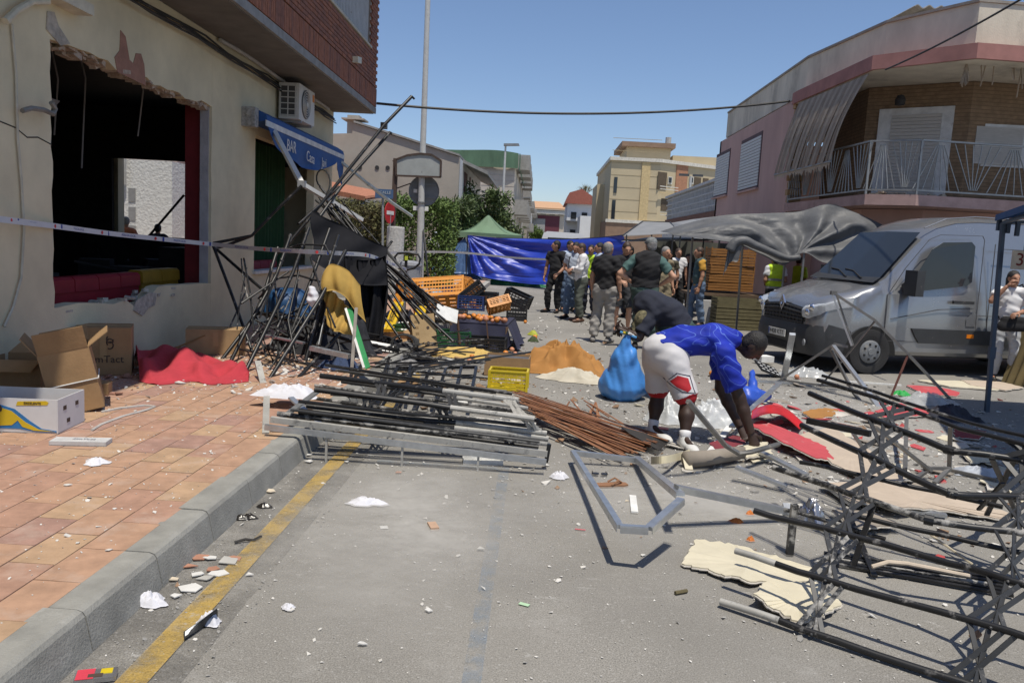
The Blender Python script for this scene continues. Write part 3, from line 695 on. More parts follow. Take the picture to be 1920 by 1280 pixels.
p = yp(862, 405, 33); tree('yucca_bush', 'spiky bush between the green hedge and the garden tree', (p.x, 33, p.z-.1), .8, .6, 1.0, 2600, .30, LEAF2, 6, .14)
p = yp(945, 415, 40); tree('garden_shrub', 'leafy shrub at the foot of the slim street lamp', (p.x, 40, p.z-.1), .9, .8, .9, 2200, .22, LEAF2, 8, .3)
p = yp(1008, 436, 130); tree('street_tree', 'small round yellow-green street tree at the end of the street', (p.x, 130, p.z-.2), 1.5, 1.5, 1.4, 2500, .35, LEAF1, 9)
# palm
pm = thing('palm_tree', 'tall fan palm in front of the red-roofed house', 'palm', (yp(1097, 400, 125).x, 125, 0)); pb_ = ORG[pm.name]; tp = yp(1098, 366, 125)
obj('trunk', B().path([pb_, (pb_.x, 125, tp.z*.5), tp], .38, 10, .26), mat('bark', (.12, .09, .06), .95, bump=.5), pm)
fr = B(); g = random.Random(5)
for k in range(70):
    az = g.uniform(0, 6.28); el = g.uniform(-.9, 1.25); L2 = g.uniform(1.7, 2.4); d = Vector((math.cos(az)*math.cos(el), math.sin(az)*math.cos(el), math.sin(el))); s_ = Vector((-math.sin(az), math.cos(az), 0))
    e = tp+d*L2*.55; fr.add([tp-s_*.03, tp+s_*.03, e+s_*.03, e-s_*.03], [(0, 1, 2, 3)])
    for f in range(-4, 5):
        a2 = f*.28; dd = (d*math.cos(a2)+s_*math.sin(a2)).normalized(); tip = e+dd*L2*.5-Vector((0, 0, .18*abs(f)*.4+.2)); w = s_*.07
        fr.add([e-w*.5, e+w*.5, tip], [(0, 1, 2)])
obj('fronds', fr, mat('palm_leaf', (.09, .115, .04), .7, var=.35, scale=2, c2=(.2, .17, .08)), pm)

# far end of the street
def blk(name, label, x0, x1, y0, y1, h, m, cat='building'):
    t = thing(name, label, cat, ((x0+x1)/2, y0, 0)); obj('wall', B().mm((x0, y0, 0), (x1, y1, h)), m, t); return t
def pxr(px0, px1, y): return yp(px0, 450, y).x, yp(px1, 450, y).x
x0, x1 = pxr(986, 1056, 150); h_ = yp(1020, 393, 150).z
fb_ = blk('orange_roofed_building', 'beige building with orange roof closing the end of the street', x0, x1, 150, 165, h_, mat('beige_far', (.55, .49, .40), .9))
obj('roof', B().slab([(x0-.5, 149, h_), (x1+.3, 149, h_), (x1-1, 158, h_+1.6), (x0+1, 158, h_+1.6)], .3), mat('faded_orange_tile', (.50, .30, .17), .9), fb_)
obj('window', B().mm((x0+2.0, 149.9, 1), (x1-.9, 149.98, yp(1020, 404, 150).z)), mat('maroon_cladding', (.13, .03, .045), .6), fb_)
obj('panel', B().mm((x0+1.1, 149.8, 0), (x0+3.4, 149.9, yp(1010, 410, 150).z)), mat('grey_fascia', (.33, .33, .32), .8), fb_)
obj('cornice', B().mm((x0-.3, 149.2, yp(1020, 401, 150).z), (x1+.2, 150, yp(1020, 395, 150).z)), mat('pale_cornice', (.6, .57, .5), .9), fb_)
for k in range(4): obj('window', B().mm((x0+.9+k*1.6, 149.9, h_-.9), (x0+1.9+k*1.6, 149.98, h_-.2)), GLASSD, fb_)
x0, x1 = pxr(1060, 1122, 120); h_ = yp(1090, 383, 120).z
rh = blk('red_roofed_house', 'white house with steep red roof and balconies', x0, x1, 120, 132, h_, WHITEW, 'house')
obj('roof', B().prism([(x0-.4, h_), (x1+.3, h_), (x1+.3, h_+.2), (x0+2.0, h_+2.2), (x0+.2, h_+1.6)], 1, 119.4, 132), mat('red_tile', (.3, .1, .07), .9), rh)
for zc in (h_-1.6, h_-4.2):
    obj('balcony', B().mm((x0-.2, 118.9, zc-1.1), (x1, 120, zc-.9)), mat('dark_slab', (.12, .12, .12), .8), rh)
    for k in range(3): obj('window', B().mm((x0+.6+k*1.6, 119.9, zc-.6), (x0+1.4+k*1.6, 119.98, zc+.4)), GLASSD, rh)
x0, x1 = pxr(1084, 1122, 112); blk('white_annex', 'plain white annex in front of the red-roofed house', x0, x1, 110, 118, yp(1100, 405, 110).z, WHITEW, 'house')

# cream apartment building, right of the street
CREAM = mat('cream_cladding', (.50, .415, .27), .85, var=.07, scale=.6); BROWNS = mat('brown_stone', (.26, .17, .115), .85, var=.15, scale=2); CRW = mat('pale_cornice', (.6, .57, .5), .9)
ca = thing('cream_apartment_block', 'cream apartment block with brown stone base and stepped roof', 'building', (9, 70, 0))
def P68(px, py, y=68): return yp(px, py, y)
x0, x1 = P68(1137, 450).x, P68(1228, 450).x; zt = P68(1180, 302).z; zb = P68(1180, 416).z; xe = yp(1345, 450, 71.8).x
foot = [(x0, 68), (x1, 68), (xe, 71.8), (xe, 84), (x0, 84)]
obj('wall', B().prism(foot, 2, zb, zt), CREAM, ca); obj('stone_base', B().prism([(x0-.15, 67.85), (x1+.05, 67.85), (xe+.1, 71.65), (xe+.1, 84), (x0-.15, 84)], 2, 0, zb-.003), BROWNS, ca)
obj('cornice', B().prism([(x0-.15, 67.8), (x1+.08, 67.8), (xe+.1, 71.6), (xe+.1, 84), (x0-.15, 84)], 2, zt, zt+.28), CRW, ca)
obj('cornice', B().prism([(x0-.2, 67.75), (x1+.08, 67.75), (xe+.1, 71.55), (xe+.1, 71.7), (x1, 68), (x0-.2, 68)], 2, zb-.12, zb+.14), CRW, ca)
a_ = P68(1178, 298); b_ = P68(1262, 298)
obj('penthouse', B().mm((a_.x, 69.5, zt), (b_.x, 76, P68(1220, 273).z)), CREAM, ca); obj('penthouse_cap', B().mm((a_.x-.5, 69, P68(1220, 273).z), (b_.x+.3, 76.5, P68(1220, 264).z)), BROWNS, ca)
obj('penthouse', B().mm((b_.x+.6, 72, zt), (xe-.2, 78, zt+1.1)), CREAM, ca)
pil = P68(1209, 350); obj('pilaster', B().mm((pil.x-.35, 67.9, zb+.15), (pil.x+.35, 68, zt-.02)), mat('ochre_band', (.55, .42, .22), .85), ca)
for k in range(7): obj('joint_line', B().mm((x0+.01, 67.985, zb+.8+k*1.0), (x1-.01, 67.995, zb+.84+k*1.0)), mat('cladding_joint', (.36, .29, .18), .9), ca)  # joint lines in a darker tan than the cladding
def onB(px, py0, py1, px1, name, m, dep=-.06):     # panel on the balcony face
    d = Vector((xe-x1, 3.8, 0)).normalized(); nrm = Vector((d.y, -d.x, 0))
    def hit(px, py):
        r = ray(px, py); den = r.x*nrm.x+r.y*nrm.y; t = (Vector((x1, 68, 0)).dot(nrm))/den; return Vector((r.x*t, r.y*t, CAM_H+r.z*t))
    A, C_ = hit(px, py0), hit(px1, py1); o = nrm*(-dep)
    return obj(name, B().slab([Vector((A.x, A.y, C_.z))+o, Vector((C_.x, C_.y, C_.z))+o, Vector((C_.x, C_.y, A.z))+o, Vector((A.x, A.y, A.z))+o], .05, nrm), m, ca)
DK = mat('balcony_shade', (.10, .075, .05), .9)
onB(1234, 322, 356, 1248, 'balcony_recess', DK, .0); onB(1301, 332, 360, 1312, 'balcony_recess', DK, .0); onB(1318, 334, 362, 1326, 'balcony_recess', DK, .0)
onB(1269, 303, 362, 1286, 'terracotta_panel', mat('terracotta_panel', (.38, .19, .11), .85), -.02)
for px in (1252, 1292):
    w_ = onB(px, 331, 346, px+7, 'window', CRW, -.03); onB(px+1, 333, 343, px+5, 'window_pane', GLASSD, -.09)
for py in (350, 398): 
    onB(1232, py, py+2, 1266, 'balcony_rail', CRW, -.35); onB(1232, py+5, py+7, 1266, 'balcony_rail', CRW, -.35)
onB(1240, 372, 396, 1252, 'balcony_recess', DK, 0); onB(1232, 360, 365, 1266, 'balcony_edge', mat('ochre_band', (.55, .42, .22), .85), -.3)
for (px, py0, py1) in ((1152, 332, 362), (1148, 375, 412)):
    a_, b_ = P68(px, py0), P68(px+4, py1); obj('window', B().mm((a_.x, 67.93, b_.z), (b_.x, 67.99, a_.z)), GLASSD, ca)
a_, b_ = P68(1120, 345, 74), P68(1139, 345, 74); obj('side_wing', B().mm((a_.x, 74, 0), (b_.x, 80, a_.z)), CREAM, ca)
obj('flue', B().tube((P68(1253, 265, 71).x, 71, zt), (P68(1253, 265, 71).x, 71, P68(1253, 258, 71).z), .25, 8), mat('grey_pipe', (.4, .4, .38), .6), ca)
# brick house with white block parapet
bhs = thing('brick_terrace_house', 'brown brick house with white pierced-block parapet beside the pink building', 'house', (8, 35, 0))
t0, t1 = xp(1327, 345, 6.6), xp(1250, 372, 6.6)
obj('wall', B().mm((6.6, 28, 0), (12, t1.y, 3.3)), mat('brown_brick_far', (.20, .095, .065), .9, var=.2, scale=5, rows=.09), bhs)
PBLK = mat('white_blocks', (.55, .54, .52), .9)
obj('parapet_cap', B().mm((6.52, 28, 4.42), (6.75, t1.y, 4.52)), PBLK, bhs); obj('parapet_back', B().mm((6.68, 28, 3.3), (6.74, t1.y, 4.42)), mat('parapet_back_grey', (.40, .40, .38), .9), bhs)  # plain grey backing plate behind the white blocks
for k in range(44): obj('parapet_block', B().mm((6.6, 28.05+k*.3, 3.32), (6.68, 28.13+k*.3, 4.42)), PBLK, bhs)
for k in range(4): obj('parapet_course', B().mm((6.61, 28, 3.5+k*.26), (6.67, t1.y, 3.55+k*.26)), PBLK, bhs)
obj('base_band', B().mm((6.5, 28, 2.3), (6.6, t1.y, 2.75)), PBLK, bhs)

# ================================================================ street furniture
LAMPM = mat('lamp_post_paint', (.50, .50, .48), .5, var=.08, dust=.15, dustc=(.3, .28, .26))
lp = thing('lamp_post', 'tall tapering pale grey lamp post rising out of the debris', 'lamp post', gz(786, 548, .16))
b0 = ORG[lp.name]; tpz = 12.0; lean = Vector((-.01, 0, 0))
obj('post', B().path([b0, b0+Vector((-.05, 0, 3)), b0+Vector((-.1, 0, tpz))], .115, 14, .055), LAMPM, lp, smooth=60)
obj('base_plate', B().box(b0+Vector((0, 0, .02)), (.4, .4, .04)), LAMPM, lp)
obj('arm', B().path([b0+Vector((-.1, 0, tpz-.1)), b0+Vector((.3, 0, tpz+.3)), b0+Vector((1.4, 0, tpz+.45))], .04, 8), LAMPM, lp)
obj('lamp_head', B().box(b0+Vector((1.7, 0, tpz+.45)), (.7, .3, .14)), LAMPM, lp)
for zc in (yp(792, 334, b0.y).z, yp(790, 391, b0.y).z): obj('strap', B().tube(b0+Vector((-.04, 0, zc-.03)), b0+Vector((-.04, 0, zc+.02)), .12, 14), mat('strap_steel', (.2, .2, .2), .5, .5), lp)
def slim_lamp(px, ytop, D, label):
    x = yp(px, 430, D).x; zt = yp(px+8, ytop, D).z
    t = thing('street_lamp', label, 'street lamp', (x, D, .15), 'slim street lamps along the far kerb')
    obj('post', B().path([(x, D, .15), (x, D, zt)], .09, 8, .05), LAMPM, t); obj('lamp_head', B().prism([(x-.1, zt), (x+.75, zt+.05), (x+.7, zt+.16), (x-.1, zt+.12)], 1, D-.14, D+.14), mat('lamp_head_grey', (.2, .21, .22), .5), t)
slim_lamp(940, 274, 44, 'slim street lamp beside the green netting, tallest of the row')
slim_lamp(966, 344, 66, 'slim street lamp next behind the tallest of the row'); slim_lamp(978, 372, 86, 'slim street lamp furthest down the street')
t = thing('twin_street_lamp', 'double-headed street lamp in front of the terracotta panel', 'street lamp', (yp(1290, 400, 50).x, 50, .13))
x = ORG[t.name].x; zt = yp(1290, 330, 50).z
obj('post', B().path([(x, 50, .13), (x, 50, zt)], .07, 8), LAMPM, t)
for s_ in (-1, 1): obj('lamp_head', B().box((x+s_*.42, 50, zt+.05), (.6, .25, .13)), mat('lamp_head_dark', (.06, .065, .07), .5), t)
SGN = mat('sign_back_grey', (.21, .22, .23), .55, .3, var=.1, dust=.15, dustc=(.3, .29, .27)); 
rs = thing('round_road_sign', 'back of a large round grey road sign strapped to the lamp post', 'road sign', (b0.x, b0.y+.14, .2))
sc_ = yp(795, 358, b0.y+.16)
obj('disc', B().lathe([(0, 0), (.39, 0), (.425, -.02), (.425, .02), (.39, .012), (0, .012)], 36, sc_, 'y'), SGN, rs); 
for k in range(2): obj('channel', B().box(sc_+Vector((0, -.02, .18-.36*k)), (.7, .03, .05)), SGN, rs)
obj('sticker', B().box(yp(779, 358, b0.y+.12), (.11, .004, .10)), mat('paper_white', (.7, .7, .68), .8), rs); obj('bracket', B().box(yp(789, 391, b0.y+.05), (.42, .05, .12)), mat('paper_white', (.7, .7, .68), .8), rs)
ls = thing('lightbox_sign', 'blank arched lightbox sign on a rusty brown post', 'sign', (yp(733, 520, 22.2).x, 22.2, .15))
RUST = mat('rusty_brown', (.07, .045, .035), .8, var=.3)
pA = [yp(*p, 22.2) for p in [(744, 330), (744, 300), (765, 292), (790, 289), (810, 291), (828, 302), (827, 333)]]
lb2 = B(); lb2.prism([(p.x, p.z) for p in pA], 1, 22.1, 22.35); obj('panel', lb2, mat('lightbox_face', (.36, .38, .37), .4, var=.12, scale=3), ls)
fr2 = B(); n_ = len(pA)
for i in range(n_): fr2.bar(Vector((pA[i].x, 22.09, pA[i].z)), Vector((pA[(i+1) % n_].x, 22.09, pA[(i+1) % n_].z)), .035, .05)
obj('frame', fr2, RUST, ls)
pb2 = yp(733, 520, 22.2); obj('post', B().bar((pb2.x, 22.2, .15), (pb2.x+.02, 22.2, yp(736, 297, 22.2).z), .12), RUST, ls); obj('strut', B().bar(yp(733, 357, 22.2), yp(770, 344, 22.2), .03), RUST, ls)
for py in (302, 332): obj('strut', B().bar(yp(736, py, 22.2), yp(745, py, 22.2), .03), RUST, ls)
ss = thing('street_name_sign', 'blue street name plate on a thin grey pole', 'sign', (yp(718, 520, 21).x, 21, .15))
s0, s1 = yp(704, 354, 21), yp(737, 373, 21)
BLUP = mat('blue_plate', (.06, .12, .24), .6, var=.15); obj('plate', B().mm((s0.x, 20.97, s1.z), (s1.x, 21, s0.z)), BLUP, ss)
text('lettering', 'CALLE', .11, basis(((s0.x+s1.x)/2+.03, 20.965, s0.z-.09), (1, 0, 0), (0, 0, 1)), mat('faded_white', (.42, .46, .5), .7), ss)
obj('pole', B().tube((yp(718, 520, 21.05).x, 21.05, .15), (yp(718, 354, 21.05).x, 21.05, s0.z), .03, 8), mat('grey_pole', (.33, .34, .34), .5, .3), ss)
ne = thing('no_entry_sign', 'red and white no entry sign turned side-on near the pillar', 'road sign', (yp(732, 520, 21.8).x, 21.8, .15))
nc = yp(731, 399, 21.8); Rz = Matrix.Rotation(1.27, 4, 'Z')
ds_ = B().lathe([(0, -.01), (.29, -.01), (.29, .01), (0, .01)], 28, (0, 0, 0), 'y').xf(Matrix.Translation(nc) @ Rz); obj('disc', ds_, mat('sign_red', (.45, .02, .02), .5), ne)
obj('white_bar', B().box((0, -.014, 0), (.40, .006, .10)).xf(Matrix.Translation(nc) @ Rz), mat('paper_white', (.7, .7, .68), .8), ne)
obj('pole', B().tube((nc.x, 21.84, .15), (nc.x, 21.84, nc.z), .03, 8), mat('grey_pole', (.33, .34, .34), .5, .3), ne)
gp_ = thing('gate_pillar', 'whitewashed rough gate pillar in front of the hedge', 'pillar', gz(738, 549, .16)); g0 = ORG[gp_.name]; zt = yp(738, 424, g0.y).z
obj('shaft', B().lathe([(.235, 0), (.235, zt-.2), (.225, zt-.17), (.0, zt-.16)], 20, g0), mat('whitewash', (.56, .55, .53), .95, var=.3, scale=14, bump=.8, bscale=30, c2=(.62, .61, .59)), gp_)
gw = thing('garden_wall', 'low rendered garden wall and pale step under the hedge', 'wall', (-6, 23.2, .15)); obj('wall', B().mm((-14, 23.0, .15), (-3.95, 23.25, .75)), PLAST, gw)
obj('grey_bin', B().lathe([(.24, 0), (.27, .75), (.3, .78), (.28, .85), (.1, .9)], 16, gz(768, 552, .16)), mat('grey_plastic', (.27, .28, .31), .6), None, 'grey round bin beside the gate pillar', 'bin')
# overhead cables
def cable(label, a, c_, sag, r=.02, name='overhead_cable'):
    a = Vector(a); c_ = Vector(c_); obj(name, B().path([a.lerp(c_, i/24)-Vector((0, 0, sag*4*(i/24)*(1-i/24))) for i in range(25)], r, 6), CABLE, None, label, 'cable')
cable('twisted black cable crossing the street between the houses', xp(706, 194, -3.55), yp(1480, 190, 20), .25, .028)
cable('black cable rising over the white parapet of the corner building', yp(1660, 131, 14.6), yp(1960, -28, 10), .05, .014)
# ================================================================ pink corner building
PINK = mat('pink_render', (.51, .33, .285), .92, var=.14, scale=1.1, bump=.15, bscale=30, dust=.22, dustc=(.40, .25, .23), dscale=1.4, dustw=.3, stretch=(1, 1, .35))
PARA = mat('weathered_white', (.60, .54, .43), .92, var=.18, scale=1.5, bump=.2, dust=.40, dustc=(.25, .22, .18), dscale=1.3, dustw=.3, stretch=(1, 1, .5))
REDP = mat('faded_red_band', (.36, .17, .145), .9, var=.2, scale=2, dust=.25, dustc=(.18, .12, .1), dscale=1.5, dustw=.25)
TANB = mat('tan_brick', (.22, .145, .085), .9, var=.25, scale=9, bump=.3, bscale=40, rows=.072)
SHUT = mat('shutter_grey', (.46, .43, .39), .6, var=.08); SHUTW = mat('shutter_white', (.60, .60, .57), .6, var=.06)
pk = thing('pink_corner_building', 'weathered pink corner building with balcony and white parapet', 'building', (9, 20, 0))
FX = 5.8
wq = B(); wq.mm((FX, 19.35, 0), (FX+.3, 27.2, 5.35)); wq.mm((FX, 27.0, 0), (14, 27.2, 5.35)); obj('street_wall', wq, PINK, pk)
obj('ground_floor_wall', B().prism([(6.5, 19.35), (6.5, 16.6), (7.4, 15.9), (14, 16.4), (14, 19.35)], 2, 0, 2.74), PINK, pk)
inner = [(6.55, 19.35), (6.55, 17.0), (8.1, 15.95), (14, 16.5), (14, 19.3)]
obj('brick_wall', B().prism(inner, 2, 2.95, 5.2), TANB, pk)
qb = B()
for k in range(14): qb.mm((FX-.03-.03*(k % 2), 19.2-.05*(k % 2), 2.97+k*.165), (FX+.27, 19.34, 2.97+k*.165+.13))
obj('quoin', qb, mat('quoin_brick', (.38, .24, .12), .9, var=.25, scale=10), pk, kind='stuff')
floorp = [(5.75, 19.34), (6.1, 15.5), (6.85, 15.05), (14, 15.8), (14, 19.34)]
obj('balcony_slab', B().prism(floorp, 2, 2.75, 2.945), mat('pink_slab', (.42, .28, .25), .92, var=.2, scale=3, dust=.3, dustc=(.15, .12, .1), dscale=2.2, dustw=.2), pk)
roofp = [(5.7, 19.0), (5.97, 15.5), (7.25, 14.3), (14, 15.0), (14, 19.33), (5.7, 19.33)]
obj('roof_slab', B().prism(roofp, 2, 5.215, 5.47), REDP, pk); obj('slab_soffit', B().prism([(5.75, 19.0), (6.02, 15.53), (7.27, 14.36), (14, 15.05), (14, 19.3), (5.75, 19.3)], 2, 5.205, 5.214), PARA, pk)
parp = [(5.95, 27.1), (5.95, 19.2), (6.45, 16.2), (7.4, 14.7), (14, 15.4), (14, 27.1)]
obj('parapet', B().prism(parp, 2, 5.475, 6.25), PARA, pk); obj('parapet_coping', B().prism([(p[0]-.03, p[1]-.03) for p in parp], 2, 6.252, 6.30), mat('dirty_coping', (.3, .27, .23), .95), pk)
sh = B(); sh.mm((8.3, 19, 6.3), (14, 24, 7.25)); obj('roof_shed', sh, mat('shed_grey', (.33, .31, .28), .95, var=.2), pk)
cor = B().grid(lambda u, v: (8.0+u*6.2, 18.7+v*5, 7.35+.035*math.sin(u*150)+.25*v), 240, 2, .02); obj('corrugated_roof', cor, mat('asbestos_grey', (.30, .28, .25), .95, var=.2), pk)
obj('aerial', B().tube((8.6, 17.2, 6.25), (8.75, 17.2, 8.4), .03, 6), RUST, pk)
for (a_, b_) in (((1345, 296), (1363, 362)), ((1392, 271), (1421, 348))):
    p0, p1 = xp(*a_, FX), xp(*b_, FX)
    w_ = obj('window', B().mm((FX-.015, p0.y+.05, p1.z-.05), (FX-.001, p1.y-.05, p0.z+.1)), mat('window_backing', (.12, .08, .08), .9), pk)  # dark reddish plate behind the shutter slats
    n_ = 16
    for k in range(n_):
        z = p1.z+(p0.z-p1.z)*(k+.5)/n_; obj('shutter_slat', B().mm((FX-.03, p1.y, z-.035), (FX-.016, p0.y, z+.032)), SHUTW, w_)
    obj('sill', B().mm((FX-.08, p1.y-.08, p1.z-.1), (FX, p0.y+.08, p1.z-.05)), PINK, w_)
# balcony door on the chamfer
c0, c1 = Vector((6.55, 17.0, 0)), Vector((8.1, 15.95, 0)); cd = (c1-c0).normalized(); cn = Vector((cd.y, -cd.x, 0)); CL = (c1-c0).length
def chp(a, z, off): return c0+cd*a+cn*off+Vector((0, 0, z))
dr = obj('balcony_door', B().add([chp(a, z, o) for o in (.0, .05) for a, z in ((.25, 2.96), (1.6, 2.96), (1.6, 4.75), (.25, 4.75))], [(4, 5, 6, 7), (0, 1, 5, 4), (1, 2, 6, 5), (2, 3, 7, 6), (3, 0, 4, 7)]), mat('door_frame_white', (.58, .57, .55), .7, dust=.2), pk)
for k in range(24):
    z = 2.99+k*.068; obj('shutter_slat', B().add([chp(a, zz, o) for o in (.051, .07) for a, zz in ((.5, z), (1.4, z), (1.4, z+.06), (.5, z+.06))], [(4, 5, 6, 7), (0, 1, 5, 4), (1, 2, 6, 5), (2, 3, 7, 6), (3, 0, 4, 7)]), SHUT, dr)
wn0, wn1 = yp(1822, 232, 16.05), yp(1916, 316, 16.05)
w_ = obj('window', B().mm((wn0.x, 15.98, wn1.z), (wn1.x, 16.12, wn0.z)), mat('door_frame_white', (.58, .57, .55), .7, dust=.2), pk)
for k in range(18):
    z = wn1.z+.04+k*(wn0.z-wn1.z-.1)/18; obj('shutter_slat', B().mm((wn0.x+.06, 15.955, z), (wn1.x-.1, 15.978, z+.045)), SHUT, w_)
obj('wall_lamp', B().lathe([(0, 0), (.09, 0), (.10, .1), (.06, .18), (0, .2)], 10, yp(1687, 197, 16.3), 'z'), DARKIN, pk)
stb = B(); g = random.Random(3)
for k in range(80):
    x = 7.5+g.random()*3.4 if k < 40 else 7.3; y = 14.45+(x-7.25)*.104+.25; L2 = g.uniform(.12, .55)*(1.4 if 8.3 < x < 9.2 else .7); stb.bar((x, y, 5.2), (x+g.uniform(-.06, .06), y+g.uniform(-.05, .05), 5.2-L2), .035, .006)
obj('hanging_awning_shreds', stb, mat('shred_cream', (.42, .34, .25), .9), pk, kind='stuff')
rbb = B()
for k in range(26): rbb.box((6.3+g.random()*1.3, 15.35+g.random()*.3, 2.96+g.random()*.04), (g.uniform(.05, .25), g.uniform(.03, .1), .03), Matrix.Rotation(g.uniform(0, 3), 3, 'Z'))
obj('balcony_rubble', rbb, mat('rubble_cream', (.48, .42, .33), .95, var=.3), pk, kind='stuff')
rl2 = thing('balcony_balustrade', 'galvanised fan-pattern railing of the pink corner building', 'railing', (7, 15.5, 2.95))
RAILM = mat('galvanised_rail', (.30, .30, .29), .45, .5, var=.15, dust=.15, dustc=(.25, .22, .2))
rpts = [Vector(p) for p in ((5.78, 19.2, 0), (6.12, 15.53, 0), (6.86, 15.08, 0), (10.4, 15.45, 0), (13.9, 15.82, 0))]
for i in range(4):
    a, c_ = rpts[i], rpts[i+1]; L2 = (c_-a).length
    for z, w in ((3.03, .03), (3.93, .045)): obj('rail', B().bar(a+Vector((0, 0, z)), c_+Vector((0, 0, z)), w, .03), RAILM, rl2)
    obj('post', B().bar(a+Vector((0, 0, 2.95)), a+Vector((0, 0, 3.93)), .035), RAILM, rl2)
    nf = max(2, int(L2/.6)); up = True
    for k in range(nf):
        m0 = a.lerp(c_, (k+.5)/nf); d = (c_-a).normalized()*L2/nf
        apex = m0+Vector((0, 0, 3.86 if k % 2 == 0 else 3.08)); zo = 3.05 if k % 2 == 0 else 3.9
        for f in (-.62, -.36, -.12, .12, .36, .62): obj('fan_bar', B().bar(apex+d*f*.16, m0+d*f+Vector((0, 0, zo)), .017, .014), RAILM, rl2)
# torn striped blind over the balcony
STRI = mat('striped_canvas', (.36, .30, .235), .95, var=.15); STRI2 = mat('striped_canvas_dark', (.275, .22, .17), .95, var=.15)
bl = thing('balcony_blind', 'torn striped canvas blind hanging over the balcony', 'blind', (5.7, 17, 3.6))
T0, T1, U0, U1 = Vector((5.72, 18.85, 5.17)), Vector((5.98, 15.62, 5.17)), xp(1452, 328, 5.5), xp(1556, 303, 5.72)
ns = 22
for k in range(ns):
    def fs(u, v, k=k):
        s = (k+u)/ns; p = T0.lerp(T1, s).lerp(U0.lerp(U1, s), v); p.x += -.05*math.sin(v*3.1)+.02*math.sin(k*1.9)*v
        if s > .86: p.y += (s-.86)*1.2*math.sin(v*3.1)
        return p
    obj('stripe', B().grid(fs, 2, 10, .004), STRI if k % 2 else STRI2, bl)
obj('bottom_bar', B().tube(U0, U1, .02, 8), RAILM, bl)
fg = B(); g = random.Random(8)
for k in range(60):
    s = k/60; p = U0.lerp(U1, s); h = g.uniform(.06, .2); q = U0.lerp(U1, s+.016); fg.add([p, q, q-Vector((0, 0, h)), p-Vector((0, 0, h*.7))], [(0, 1, 2, 3)])
obj('torn_fringe', fg, mat('shred_cream', (.42, .34, .25), .9), bl)

# ================================================================ market stalls and tarpaulins
def interp(pts, t):
    x = t*(len(pts)-1); i = min(int(x), len(pts)-2); return Vector(pts[i]).lerp(Vector(pts[i+1]), x-i)
def smooth_pts(pts, t):
    n = len(pts)-1; x = t*n; i = min(int(x), n-1); f = x-i; P = lambda k: Vector(pts[max(0, min(n, k))])
    a, b_, c_, d = P(i-1), P(i), P(i+1), P(i+2)
    return .5*((2*b_)+(c_-a)*f+(2*a-5*b_+4*c_-d)*f*f+(-a+3*b_-3*c_+d)*f*f*f)
GREYT = mat('grey_tarp', (.10, .102, .105), .55, var=.2, scale=3, bump=.5, bscale=9, spec=.4); PALET = mat('pale_tarp', (.22, .225, .23), .6, var=.12, scale=2, bump=.3, bscale=8)
gt = thing('grey_tarp_stall', 'market stall under a sagging grey tarpaulin beside the van', 'market stall', (5.2, 18.5, 0))
ridge = [yp(*p, 15.6) for p in [(1238, 434), (1300, 416), (1365, 403), (1440, 400), (1500, 396), (1560, 383), (1628, 410), (1690, 440)]]
mid = [yp(*p, 15.2) for p in [(1262, 440), (1325, 428), (1385, 424), (1440, 432), (1495, 440), (1548, 432), (1610, 436), (1675, 455)]]
hem = [yp(*p, 14.85) for p in [(1290, 444), (1340, 450), (1385, 458), (1430, 478), (1472, 496), (1508, 474), (1555, 494), (1640, 482)]]
def tarpf(u, v):
    p = smooth_pts(ridge, u).lerp(smooth_pts(mid, u), v*2) if v < .5 else smooth_pts(mid, u).lerp(smooth_pts(hem, u), v*2-1)
    w = math.sin(v*math.pi); r = math.hypot((u-.66)*4, v-1.0); a = math.atan2(v-1.05, (u-.66)*3)
    f = .11*math.sin(a*11)*min(1, r*1.2)*math.exp(-r*.5)+.09*fbm((u*5, v*2.4, 1), 1, 2)+.010*fbm((u*22, v*14, 3), 1, 3)
    return p+Vector((.12*f, -f*(.35+.9*w), f*.35*w))
obj('tarpaulin', B().grid(tarpf, 110, 44, .005), GREYT, gt, smooth=True)
roll = [yp(*p, 14.8) for p in [(1368, 470), (1378, 455), (1396, 451), (1412, 458), (1440, 470), (1475, 484), (1500, 482)]]
obj('rolled_edge', B().path([smooth_pts(roll, i/20) for i in range(21)], .10, 9, .05), GREYT, gt, smooth=True)
fl = B().grid(lambda u, v: smooth_pts([yp(1366, 462, 14.8), yp(1374, 455, 14.8), yp(1392, 455, 14.8)], u)+Vector((-.05*v, -.03*math.sin(u*9), -v*(.55-.25*u)+.03*math.sin(u*12))), 12, 8, .005)
obj('hanging_flap', fl, GREYT, gt, smooth=True)
POLE = mat('galvanised_pole', (.24, .24, .24), .45, .5, var=.15)
pf, pt_ = gz(1379, 634, 0), yp(1393, 452, 14.9)
obj('pole', B().tube(pf, pt_, .022, 8), POLE, gt)
for (px, py, D) in ((1508, 474, 14.9), (1300, 428, 15.5), (1480, 402, 15.6), (1625, 420, 15.6)):
    q = yp(px, py, D); obj('pole', B().tube((q.x, q.y, 0), q, .022, 8), POLE, gt)
ps = thing('pale_canopy_stall', 'market stall with pale flat canopies and thin dark frame', 'market stall', (3.5, 21.5, 0))
def sheet(pp, th=.02, m=PALET, name='canopy'):
    return obj(name, B().slab([yp(*p) for p in pp], th, (0, -.3, -1)), m, ps)
sheet([(1168, 442, 22), (1206, 415, 24), (1256, 417, 24), (1272, 436, 22)]); sheet([(1258, 418, 24), (1300, 411, 24), (1366, 403, 21), (1345, 428, 20), (1275, 441, 22)])
sheet([(1165, 452, 23), (1215, 445, 24), (1380, 446, 24), (1375, 450, 22)], .015)
PD = mat('dark_stall_frame', (.035, .037, .04), .5, .3, var=.2)
